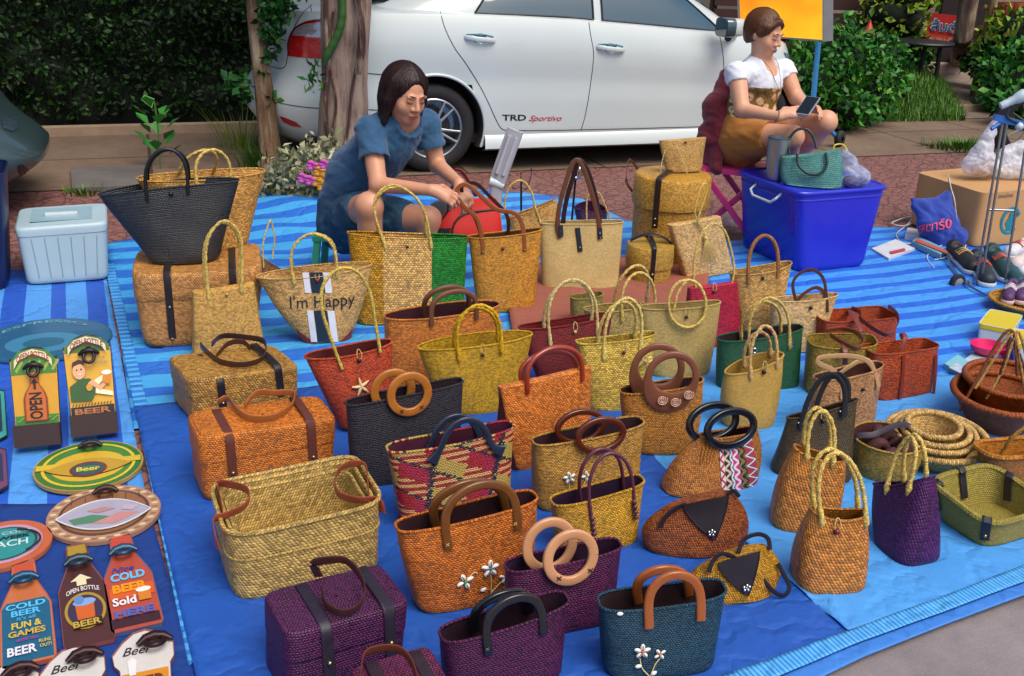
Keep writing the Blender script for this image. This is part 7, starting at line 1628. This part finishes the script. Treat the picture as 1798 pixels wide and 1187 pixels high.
def inell(c,r,shell=.6):
    c=np.array(c,float); r=np.array(r,float)
    def f(g):
        v=g.normal(0,1,3); v/=np.linalg.norm(v); return c+v*r*(g.uniform(shell,1.0)**.7)*(1+.12*math.sin(v[0]*9+v[2]*7)+.1*g.normal())
    return f
def core(mb,c,r,k=.72): mb.sphere(c,1,8,1,tuple(x*k for x in r)); return mb
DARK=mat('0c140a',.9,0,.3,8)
HL=leaf_mat('hedge_leaf',[(0,'081c06'),(.35,'0e280c'),(.65,'183a10'),(.9,'2f5818'),(1,'4a6e20')])
BR=leaf_mat('bush_leaf',[(0,'103a10'),(.4,'1e5c18'),(.7,'347a20'),(1,'6a9c2c')])
YL=leaf_mat('pale_leaf',[(0,'3c5c14'),(.5,'6c8c20'),(.85,'98a830'),(1,'b0a83c')])
GR=leaf_mat('grass_blade',[(0,'24480e'),(.5,'3c6c18'),(.8,'5c8a24'),(1,'8c8c3c')])
# hedge as a row of individual shrubs
def hedge(label,u0,u1,v0,v1,h,n):
    mb=MB(); g=np.random.default_rng(5); dz=lambda x,z: .10*mn.noise(Vector((x*2.2,z*2.6,1)))+.05*mn.noise(Vector((x*6,z*6,3)))
    def f(q):
        u=q.uniform(u0,u1); z=q.uniform(.02,1)**.8*h; side=q.uniform()
        if side<.85: v=v0+dz(u,z)*1.3+q.exponential(.06)+.18*max(0,(z/h-.9))
        else: v=q.uniform(v0,v1); z=h+q.normal(0,.05)
        return SV(u,v,z)
    leaves(mb,n,f,.052,.55,.1,g); 
    fo=mb.build('foliage',HL); root=empty('hedge',loc=SV((u0+u1)/2,v0,0),label=label,cat='hedge'); bpy.context.view_layer.update(); wparent(fo,root)
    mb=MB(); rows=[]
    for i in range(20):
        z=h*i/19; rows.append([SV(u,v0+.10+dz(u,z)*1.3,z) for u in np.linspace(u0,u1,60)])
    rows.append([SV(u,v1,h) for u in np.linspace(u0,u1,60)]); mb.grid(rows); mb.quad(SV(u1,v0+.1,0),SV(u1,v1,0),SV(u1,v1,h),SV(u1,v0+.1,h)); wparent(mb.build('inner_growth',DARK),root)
hedge('tall dark clipped hedge behind the pavement at the left',-4.2,.95,8.85,9.7,2.3,42000)
hedge('dark hedge continuing behind the white car',.95,4.6,8.95,9.7,1.9,9000)
# trees beside the car
def trunk(name,label,pts,m,flute=0,twist=0):
    root=empty(name,loc=Vector(pts[0][0]),label=label,cat='tree'); bpy.context.view_layer.update(); P=spline([p for p,_ in pts],40); R2=np.interp(np.linspace(0,1,len(P)),np.linspace(0,1,len(pts)),[r for _,r in pts])
    rows=[]
    for i,(p,r) in enumerate(zip(P,R2)):
        row=[]
        for j in range(28):
            a=2*PI*j/28; k=1+flute*math.sin(3*a+p.z*2)+flute*.7*math.sin(7*a-p.z*3)+.05*mn.noise(Vector((math.cos(a)*2,math.sin(a)*2,p.z*5))); row.append(p+Vector((math.cos(a)*r*k,math.sin(a)*r*k,0)))
        rows.append(row)
    mb=MB(); mb.grid(rows,True); wparent(mb.build('trunk',m),root); return root,P,R2
def bark(name,c1,c2,sc=30):
    m=bpy.data.materials.new(name); t=NT(m); v=t.new('VectorMath',operation='MULTIPLY'); t.put(v.inputs[0],t.coord('World')); v.inputs[1].default_value=(sc,sc,sc*.16); n=t.noise(v.outputs[0],1,6,.65); n2=t.noise(t.coord('World'),5,3)
    c=t.ramp(t.M('ADD',n,t.M('MULTIPLY',t.M('SUBTRACT',n2,.5),.5)),[(.25,c2),(.5,c1),(.75,'a89880')]); t.put(t.p.inputs['Base Color'],c); t.p.inputs['Roughness'].default_value=.9; t.bump(n,.02,.9); return m
b1=G(478,300,.01); y=b1.y
t1,P,R2=trunk('tree','slim pale trunked tree with ivy on its upper trunk',[(G(484,312,0),.10),(at(474,262,y),.072),(at(462,150,y),.060),(at(450,40,y),.055),(at(440,-120,y),.05),(at(445,-320,y),.04)],bark('bark_pale','7c6048','4a3626'),.05)
LV=leaf_mat('ivy_leaf',[(0,'0c3014'),(.5,'1a4c1c'),(.85,'2c6828'),(1,'6c8c2c')])
mb=MB(); g=np.random.default_rng(9)
for cx,cy,rr,n in ((480,25,.085,190),(476,62,.06,90),(495,5,.09,130),(470,-60,.3,500),(474,95,.035,24),(464,130,.03,12),(478,175,.03,10),(412,140,.10,40),(430,160,.08,40)): leaves(mb,n,inell(at(cx,cy,y-.05),(rr,rr*.7,rr),.2),.06,.65,0,g)
mb.v=mb.v; wparent(mb.build('ivy',LV),t1)
b2=G(600,322,.01); y=b2.y
t2,P,R2=trunk('tree','thick grey weathered trunk with a climbing green cactus stem in front of the car',[(G(592,330,0),.185),(at(597,275,y),.160),(at(603,150,y),.145),(at(606,40,y),.150),(at(610,-150,y),.16),(at(606,-330,y),.17)],bark('bark_grey','8c7468','4a3a34',22),.06)
for pts,r,nm in (([(640,-60),(632,40),(628,100),(618,160),(612,220),(604,262)],.010,'root'),([(570,-60),(572,40),(575,120),(572,200),(578,262)],.014,'root'),([(585,20),(578,100),(590,180),(582,240)],.008,'root'),([(622,-40),(636,60),(630,130)],.022,'root')):
    mb=MB(); mb.tube(spline([at(px,py,y-.155) for px,py in pts],24),r,8); wparent(mb.build(nm,bark('bark_dark','4a2e28','241816')),t2)
mb=MB(); P=spline([at(596,-60,y-.16),at(601,10,y-.165),at(598,45,y-.17),at(588,72,y-.17),at(574,98,y-.165),at(568,120,y-.16)],30); mb.tube(P,[.025+.0018*math.sin(i*1.7) if i<len(P)-6 else .026*(len(P)-i)/7 for i in range(len(P))],10); wparent(mb.build('cactus_stem',mat('2c5418',.5,0,.25,14)),t2)
mb=MB(); leaves(mb,40,inell(at(553,140,y-.14),(.06,.04,.12),.2),.07,.3,.3,g); wparent(mb.build('sprout',LV),t2)
# crowns above the frame
for tr,cx,cy,yy in ((t1,440,-420,7.0),(t2,610,-450,7.0)):
    mb=MB(); c=at(cx,cy,yy)
    for k in range(7): leaves(mb,500,inell(c+Vector((g.uniform(-.6,.6),g.uniform(-.3,.6),g.uniform(.1,.9))),(.5,.5,.35),.2),.09,.55,0,g)
    wparent(mb.build('crown',HL),tr)
# dried garland pile
root=empty('garland_pile',loc=G(535,330,.02),label='discarded heap of dried leaves with pink and orange flowers by the tree',cat='garland'); bpy.context.view_layer.update()
DL=leaf_mat('dry_leaf',[(0,'4c5434'),(.4,'7c8460'),(.7,'a4a484'),(1,'c0b498')],.7)
mb=MB()
for px,py,rx,h,n in ((500,335,.20,.10,420),(540,320,.28,.22,900),(575,300,.22,.24,500),(560,345,.15,.08,200),(490,320,.12,.10,160)): leaves(mb,n,inell(G(px,py,h*.6),(rx,.16,h),.3),.06,.5,.1,g)
wparent(mb.build('dried_leaves',DL),root)
for nm,c,pts in (('pink_flower','c04c9c',((548,290),(532,312),(545,316),(570,288),(578,322))),('orange_flower','c88418',((560,300),(568,312),(556,318),(574,304),(566,326)))):
    for px,py in pts:
        mb=MB(); p=at(px,py,G(540,345).y-.36)
        for k in range(9): a=k*2.4; mb.sphere(p+Vector((math.cos(a)*.02,-.01,math.sin(a)*.02))*(.4+.1*k),.021,5,sc=(1,.5,.6))
        wparent(mb.build(nm,mat(c,.6,0,.3,40)),root)
mb=MB(); 
for k in range(2): mb.tube(spline([at(530+14*k,300,G(540,330).y-.3),at(536+10*k,322,G(540,330).y-.32),at(545+6*k,338,G(540,330).y-.33)],10),1,8,flat=(.018,.002),W=(1,0,0))
wparent(mb.build('ribbon',mat('c864b8',.5)),root)
# weeds and grass tufts
def tuft(label,c,n,h,r,m=GR,name='grass_tuft',w_=.006,cat='grass tuft',leafy=0):
    mb=MB(); g=np.random.default_rng(int(abs(c.x*100))+n)
    for _ in range(n):
        a=g.uniform(0,2*PI); q=g.uniform(0,r); p=c+Vector((math.cos(a)*q,math.sin(a)*q*.6,0)); t_=Vector((math.cos(a)*g.uniform(.1,.6),math.sin(a)*g.uniform(.1,.6),1)); H_=h*g.uniform(.5,1.2); s_=Vector((-math.sin(a),math.cos(a),0))*w_; u=(float(g.beta(2,2)),0)
        b=len(mb.v); k1=p+t_*H_*.55; k2=p+t_*H_*.9+Vector((t_.x,t_.y,-.2))*H_*.3
        mb.v+=[tuple(p-s_),tuple(p+s_),tuple(k1+s_*.8),tuple(k1-s_*.8),tuple(k2)]; mb.f+=[[b,b+1,b+2,b+3],[b+3,b+2,b+4]]; mb.uv+=[[u]*4,[u]*3]; mb.mi+=[0,0]
    o=mb.build(name,m); return tag(o,label,cat)
tuft('grass tuft around the foot of the slim tree',G(470,300),170,.22,.22); tuft('straggly dry weeds left of the slim tree',G(425,262),60,.35,.18,YL,w_=.004); tuft('grass tuft beside the concrete drain cover',G(150,342),60,.06,.15)
tuft('small grass patch on the slabs left of the plastic bags',G(1690,262),300,.10,.35)
root=empty('broadleaf_weed',loc=G(280,296,.01),label='broad leaved weed growing behind the black tote',cat='plant'); bpy.context.view_layer.update(); mb=MB(); c=G(282,298)
for i in range(16):
    a=i*2.4; hh=.10+.022*i; e_=c+Vector((math.cos(a)*.16,math.sin(a)*.10,hh+.08)); m_=c+Vector((math.cos(a)*.06,math.sin(a)*.05,hh)); s_=Vector((-math.sin(a),math.cos(a),0))*.045; b=len(mb.v); mb.v+=[tuple(m_),tuple((m_+e_)/2+s_+Vector((0,0,.015))),tuple(e_),tuple((m_+e_)/2-s_+Vector((0,0,.015)))]; mb.f+=[[b,b+1,b+2],[b,b+2,b+3]]; u=(.4+.03*i,0); mb.uv+=[[u]*3,[u]*3]; mb.mi+=[0,0]
wparent(mb.build('leaf_cluster',leaf_mat('weed_leaf',[(0,'1c5420'),(1,'3c9034')])),root); mb=MB(); mb.tube([c,c+Vector((.01,0,.3)),c+Vector((0,0,.46))],.006,6); wparent(mb.build('stem',mat('4c6c2c',.6)),root)
# right hand bushes
def bush(label,blobs,n,size,m,asp=.55,cat='bush',name='bush'):
    mb=MB(); g=np.random.default_rng(len(label)); c0=blobs[0][0]; root=empty(name,loc=Vector((c0.x,c0.y,0)),label=label,cat=cat); bpy.context.view_layer.update()
    tot=sum(b[1][0]*b[1][2] for b in blobs)
    for c,r in blobs: leaves(mb,int(n*r[0]*r[2]/tot),inell(c,r,.55),size,asp,.1,g)
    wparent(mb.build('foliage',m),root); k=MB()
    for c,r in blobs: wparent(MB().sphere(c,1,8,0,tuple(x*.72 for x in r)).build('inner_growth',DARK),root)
    return root
def Bb(px,py,yy,rx,rz,ry=.4): return (at(px,py,yy),(rx,ry,rz))
bush('bushy green shrub behind the seated person in the floral top',[Bb(1415,150,9.5,.36,.36),Bb(1465,125,9.7,.40,.44),Bb(1515,145,9.8,.34,.36),Bb(1480,185,9.5,.30,.20),Bb(1540,105,10.8,.30,.28)],7000,.075,BR)
bush('low pale shrub between the green bush and the red sign',[Bb(1590,95,12.3,.32,.24),Bb(1560,70,12.4,.3,.26)],1500,.08,BR)
bush('leafy shrub row at the right beside the sloping path',[Bb(1722,104,12.6,.2,.2,.3),Bb(1764,124,11.5,.28,.33,.3),Bb(1788,150,10.8,.34,.44,.3),Bb(1806,192,10.0,.28,.28,.3),Bb(1786,172,10.7,.2,.2,.3),Bb(1795,85,11.6,.3,.35,.3)],5200,.10,BR)
bush('yellow green leafy branches hanging before the plank wall',[Bb(1560,20,12,.35,.25),Bb(1595,35,12,.22,.25),Bb(1610,0,12.2,.25,.2),Bb(1575,-10,12,.4,.2)],650,.10,YL,name='shrub')
bush('yellow green fern clump below the bamboo fence',[Bb(1750,80,11.8,.22,.25),Bb(1785,60,11.6,.26,.3)],700,.10,YL,name='shrub')
# grass bank: a low mound with blades (ground cover)
mb=MB(); A=[G(1440,214),G(1700,208)]; rows=[]
def bank(u,v): return .32*math.sin(PI*min(1,max(0,v)))**.8*math.sin(PI*min(1,max(0,u)))**.5
c1,c2,c3,c4=G(1420,216),G(1692,211),G(1640,150),G(1430,160)
pt=lambda u,v: (c1.lerp(c2,u)).lerp(c4.lerp(c3,u),v)+Vector((0,0,bank(u,v)*.9+.01))
mb.grid([[pt(u,v) for u in np.linspace(0,1,30)] for v in np.linspace(0,1,14)]); tag(mb.build('grass_bank',mat('2c3c14',.95,0,.3,6)),kind='structure')
mb=MB(); g=np.random.default_rng(3)
for _ in range(16000):
    u,v=g.uniform(),g.uniform(-.04,1); p=pt(u,v); a=g.uniform(0,2*PI); h_=g.uniform(.04,.13); t_=Vector((math.cos(a)*.5,math.sin(a)*.5,1))*h_; s_=Vector((-math.sin(a),math.cos(a),0))*.006; b=len(mb.v); mb.v+=[tuple(p-s_),tuple(p+s_),tuple(p+t_)]; mb.f.append([b,b+1,b+2]); uu=(float(g.beta(2,2)),0); mb.uv.append([uu]*3); mb.mi.append(0)
tag(mb.build('grass',GR),'grass on the low bank beside the path','grass',kind='stuff')
# sloping path and step
P=[G(1640,212),G(1795,208),G(1700,128),G(1600,132)]; mb=MB()
mb.grid([[P[0].lerp(P[1],u).lerp(P[3].lerp(P[2],u),v)+Vector((0,0,.014+.22*v*v*0+.02*v)) for u in np.linspace(0,1,8)] for v in np.linspace(0,1,8)]); tag(mb.build('path',mat_concrete('path_c','8c7c6c','5c5048',1)),kind='structure')
prism('step','pale concrete step at the head of the path','step',[(1560,132),(1712,128),(1700,112),(1560,118)],.03,.12,mat_concrete('step_c','9c8c80','7c6c60',1))
# plank wall house
YW=14.2
def wallp(px,py,yy=YW): return at(px,py,yy)
root=empty('plank_house',loc=wallp(1600,100),label='weathered plank walled house beyond the path',cat='house'); bpy.context.view_layer.update()
x0=wallp(1440,0).x; x1=wallp(1900,0).x; mb=MB()
for k in range(16):
    z0=-.0+k*.2; mb.box(((x0+x1)/2,YW+.02*(k%2)*.3,z0+.10),(x1-x0,.04,.19))
wparent(mb.build('wall',mat('8c7c6c',.85,0,.3,4,.004,30)),root)
mb=MB(); q=wallp(1688,30); mb.box((q.x,YW-.06,q.z),(.62,.08,1.5)); wparent(mb.build('doorway',mat('1c0c0c',.8)),root)
mb=MB(); mb.box(((x0+x1)/2,YW+.5,3.35),(x1-x0+.6,1.6,.1),rot=None); wparent(mb.build('roof',mat('5c4a40',.8)),root)
# red sign
A,B_,C_,D_=(1629,22),(1700,30),(1695,82),(1622,72); ys=12.2; P=[at(*p,ys) for p in (A,B_,C_,D_)]
root=empty('shop_sign',loc=P[3],label='red and orange painted sign with blue Thai letters leaning on the house',cat='sign'); bpy.context.view_layer.update()
mb=MB(); n=Vector((0,.03,0)); mb.add([p for p in P]+[p+n for p in P],[(0,1,2,3),(7,6,5,4),(0,4,5,1),(1,5,6,2),(2,6,7,3),(3,7,4,0)]); wparent(mb.build('panel',mat('b01c18',.5,0,.15,8),smooth=False),root)
mb=MB(); o=Vector((0,-.004,0)); mb.quad(P[3]+o,P[2]+o,P[2].lerp(P[1],.28)+o,P[3].lerp(P[0],.28)+o); wparent(mb.build('lower_band',mat('b84c1c',.5)),root)
for body,fx,fz,wd,ht,c,of in (('ส้มตำ',.5,.62,.78,.46,'c4d0dc',-.008),('ส้มตำ',.5,.62,.74,.42,'24548c',-.012),('รสเด็ด',.5,.14,.8,.2,'d8a0b0',-.008)):
    me=text_mesh(body,1,bold=.05 if of==-.008 and fz>.5 else .015); X=[v.co.x for v in me.vertices]; Y=[v.co.y for v in me.vertices]; mb=MB()
    if X:
        def f(v): 
            u=fx+((v.co.x-(max(X)+min(X))/2)/(max(X)-min(X)))*wd; w_=fz+((v.co.y-(max(Y)+min(Y))/2)/(max(Y)-min(Y)))*ht; return P[3].lerp(P[2],u).lerp(P[0].lerp(P[1],u),w_)+Vector((0,of,0))
        mb.add([f(v) for v in me.vertices],[list(p.vertices) for p in me.polygons]); wparent(mb.build('lettering',mat(c,.5,0,0)),root)
# dark table
y=11.4; root=empty('table',loc=G(1625,128),label='black round table on the terrace below the red sign',cat='table'); bpy.context.view_layer.update(); c=at(1622,78,y); mb=MB(); mb.lathe([(.01,0),(.30,0),(.31,.02),(.30,.035),(.01,.035)],c,32); wparent(mb.build('table_top',mat('141418',.5)),root)
for dx in (-.16,.0,.16): mb=MB(); mb.tube([c+Vector((dx,-.05,0)),Vector((c.x+dx*1.2,c.y-.05,.0))],.025,8); wparent(mb.build('leg',mat('101014',.6)),root)
# post, pillar, slatted bench, bamboo fence
y=11.6; mb=MB(); mb.tube([G(1680,118),at(1692,60,y),at(1708,-40,y),at(1722,-160,y)],[.11,.10,.10,.09],12); tag(mb.build('wooden_post',bark('bark_post','6c5448','3c2c28',14)),'leaning grey wooden post in front of the red sign','post')
mb=MB(); q=at(1533,0,12.6); mb.box((q.x,12.6,1.0),(.16,.16,2.0)); tag(mb.build('pillar',mat('9c8c7c',.8,0,.2,6)),'pale pillar beside the brown slatted fence','pillar')
root=empty('slat_fence',loc=at(1400,60,12.4),label='dark brown slatted fence behind the yellow light box',cat='fence'); bpy.context.view_layer.update()
xa,xb=at(1255,0,12.4).x,at(1526,0,12.4).x
for k in range(7): mb=MB(); mb.box(((xa+xb)/2,12.4,.25+k*.17),(xb-xa,.03,.135)); wparent(mb.build('slat',mat('3c201c',.7,0,.3,6)),root)
for xx in (xa,(xa+xb)/2,xb): mb=MB(); mb.box((xx,12.45,.7),(.08,.06,1.4)); wparent(mb.build('post',mat('2c1814',.7)),root)
root=empty('bamboo_fence',loc=at(1740,60,12.0),label='yellow bamboo fence at the upper right',cat='fence'); bpy.context.view_layer.update(); xa=at(1742,0,12).x
for k in range(12): mb=MB(); mb.tube([(xa+.09*k,12,.0),(xa+.09*k,12,.98+.02*(k%3))],.038,10); wparent(mb.build('bamboo_cane',mat('a88c48',.5,0,.25,5)),root)
mb=MB(); mb.tube([(xa-.1,11.94,.98),(xa+1.1,11.94,.98)],.028,8); wparent(mb.build('rail',mat('8c7438',.6)),root)
mb=MB(); mb.tube([(xa-.05,11.9,0),(xa-.02,11.9,2.0)],.035,8); wparent(mb.build('post',mat('6c5c38',.6)),root)
for k in range(3):
    q=at(1765+k*18,14,11.8); mb=MB(); mb.lathe([(.01,-.08),(.05,-.08),(.08,.0),(.085,.06),(.07,.06)],q,16); tag(mb.build('clay_pot',mat('a04c34',.7)),'terracotta pot above the bamboo fence, %s one'%('left','middle','right')[k],'pot','clay pots above the bamboo fence')
# garden gnome like red and white marker
q=at(1526,52,11); mb=MB(); mb.lathe([(.05,-.10),(.06,-.02),(.04,.0),(.001,.10)],q,14); tag(mb.build('garden_cone',mat('b02c24',.5)),'small red and white cone in the shrubs','cone')
# yellow light box
YS=G(1428,262).y; P0=[at(x,y,YS) for x,y in ((1292,-60),(1447,-60),(1447,73),(1297,62))]
root=empty('light_box',loc=at(1437,80,YS),label='lit yellow light box sign on a blue wheeled stand',cat='sign'); bpy.context.view_layer.update(); th=Vector((.10,.22,0))
TLc,TRc,BRc,BLc=P0; mb=MB(); n=Vector((0.06,.16,0)); V=[TLc,TRc,BRc,BLc]+[p+Vector((.10,.10,0)) for p in (TLc,TRc,BRc,BLc)]; mb.add(V,[(0,1,2,3),(7,6,5,4),(0,4,5,1),(1,5,6,2),(2,6,7,3),(3,7,4,0)]); wparent(mb.build('casing',mat('7c8088',.4,.3,.15,10),smooth=False),root)
ym=bpy.data.materials.new('lit_yellow'); t=NT(ym); n=t.noise(t.coord('World'),2.2,2); c=t.ramp(n,[(.3,'d87c08'),(.55,'e8a810'),(.75,'f0c428')]); t.put(t.p.inputs['Base Color'],c); t.put(t.p.inputs['Emission Color'],c); t.p.inputs['Emission Strength'].default_value=.35; t.p.inputs['Roughness'].default_value=.3
k=.02; o=Vector((0,-.006,0)); cc=(TLc+TRc+BRc+BLc)/4; mb=MB(); q=[p+(cc-p)*.045+o for p in (BLc,BRc,TRc,TLc)]; mb.quad(*q); wparent(mb.build('lit_panel',ym),root)
BP=mat('2c7cb4',.45,0,.15,20); mb=MB(); a=at(1437,74,YS); gb=at(1426,196,YS); mb.tube([a,gb],.022,10); wparent(mb.build('pole',BP),root)
ends=[G(1474,247,.06),G(1390,250,.06),Vector((gb.x-.2,gb.y+.5,.06))]
for i,e_ in enumerate(ends):
    mb=MB(); mb.tube([gb+Vector((0,0,.02)),Vector(e_)],.018,8); wparent(mb.build('foot',BP),root)
    mb=MB(); R=Matrix.Rotation(R_(50),3,'Z')@Matrix.Rotation(R_(90),3,'X'); mb.lathe([(.02,-.025),(.055,-.025),(.068,-.012),(.068,.012),(.055,.025),(.02,.025)],Vector((e_.x,e_.y,.078)),24,rot=R); wparent(mb.build('wheel',mat('16181c',.7)),root)
# motorbike at the right edge
root=empty('motorcycle',loc=G(1830,215),label='dark parked motorcycle cut by the right edge',cat='motorcycle'); bpy.context.view_layer.update(); c=at(1812,205,8.3)
for dx in (0,1.25):
    mb=MB(); mb.lathe([(.20,-.04),(.26,-.045),(.30,-.02),(.30,.02),(.26,.045),(.20,.04)],Vector((c.x+dx,c.y,.30)),40,rot=Matrix.Rotation(R_(90),3,'X')); wparent(mb.build('wheel',mat('121216',.8)),root)
    mb=MB(); 
    for a in np.linspace(0,PI,7)[:-1]: mb.tube([Vector((c.x+dx-.2*math.cos(a),c.y,.30-.2*math.sin(a))),Vector((c.x+dx+.2*math.cos(a),c.y,.30+.2*math.sin(a)))],.006,6)
    wparent(mb.build('spokes',mat('8c9094',.3,.8)),root)
mb=MB(); mb.tube(spline([Vector((c.x-.0,c.y,.35)),Vector((c.x+.12,c.y,.75)),Vector((c.x+.22,c.y,.98))],12),.035,10); wparent(mb.build('fork',mat('3c4048',.4,.6)),root)
mb=MB(); mb.tube(spline([Vector((c.x+.1,c.y-.3,1.02)),Vector((c.x+.2,c.y-.1,.98)),Vector((c.x+.2,c.y+.1,.98)),Vector((c.x+.1,c.y+.3,1.02))],12),.018,8); wparent(mb.build('handlebar',mat('16181c',.5)),root)
S=SDF((c.x-.2,c.y-.3,.2),(c.x+1.5,c.y+.3,1.2),.012); S.cone((c.x+.15,c.y,.78),(c.x+.45,c.y,.55),.12,.13,.05).cone((c.x+.45,c.y,.55),(c.x+1.2,c.y,.68),.13,.10,.05).cone((c.x+.6,c.y,.72),(c.x+1.25,c.y,.82),.09,.09,.04); wparent(S.mesh().build('bodywork',mat('1c2c48',.3,0,.1,coat=.6)),root)
mb=MB(); mb.sphere((c.x+.12,c.y,.88),.10,10,sc=(.8,1,1)); wparent(mb.build('headlight',mat('8c9ca4',.15,.3)),root)
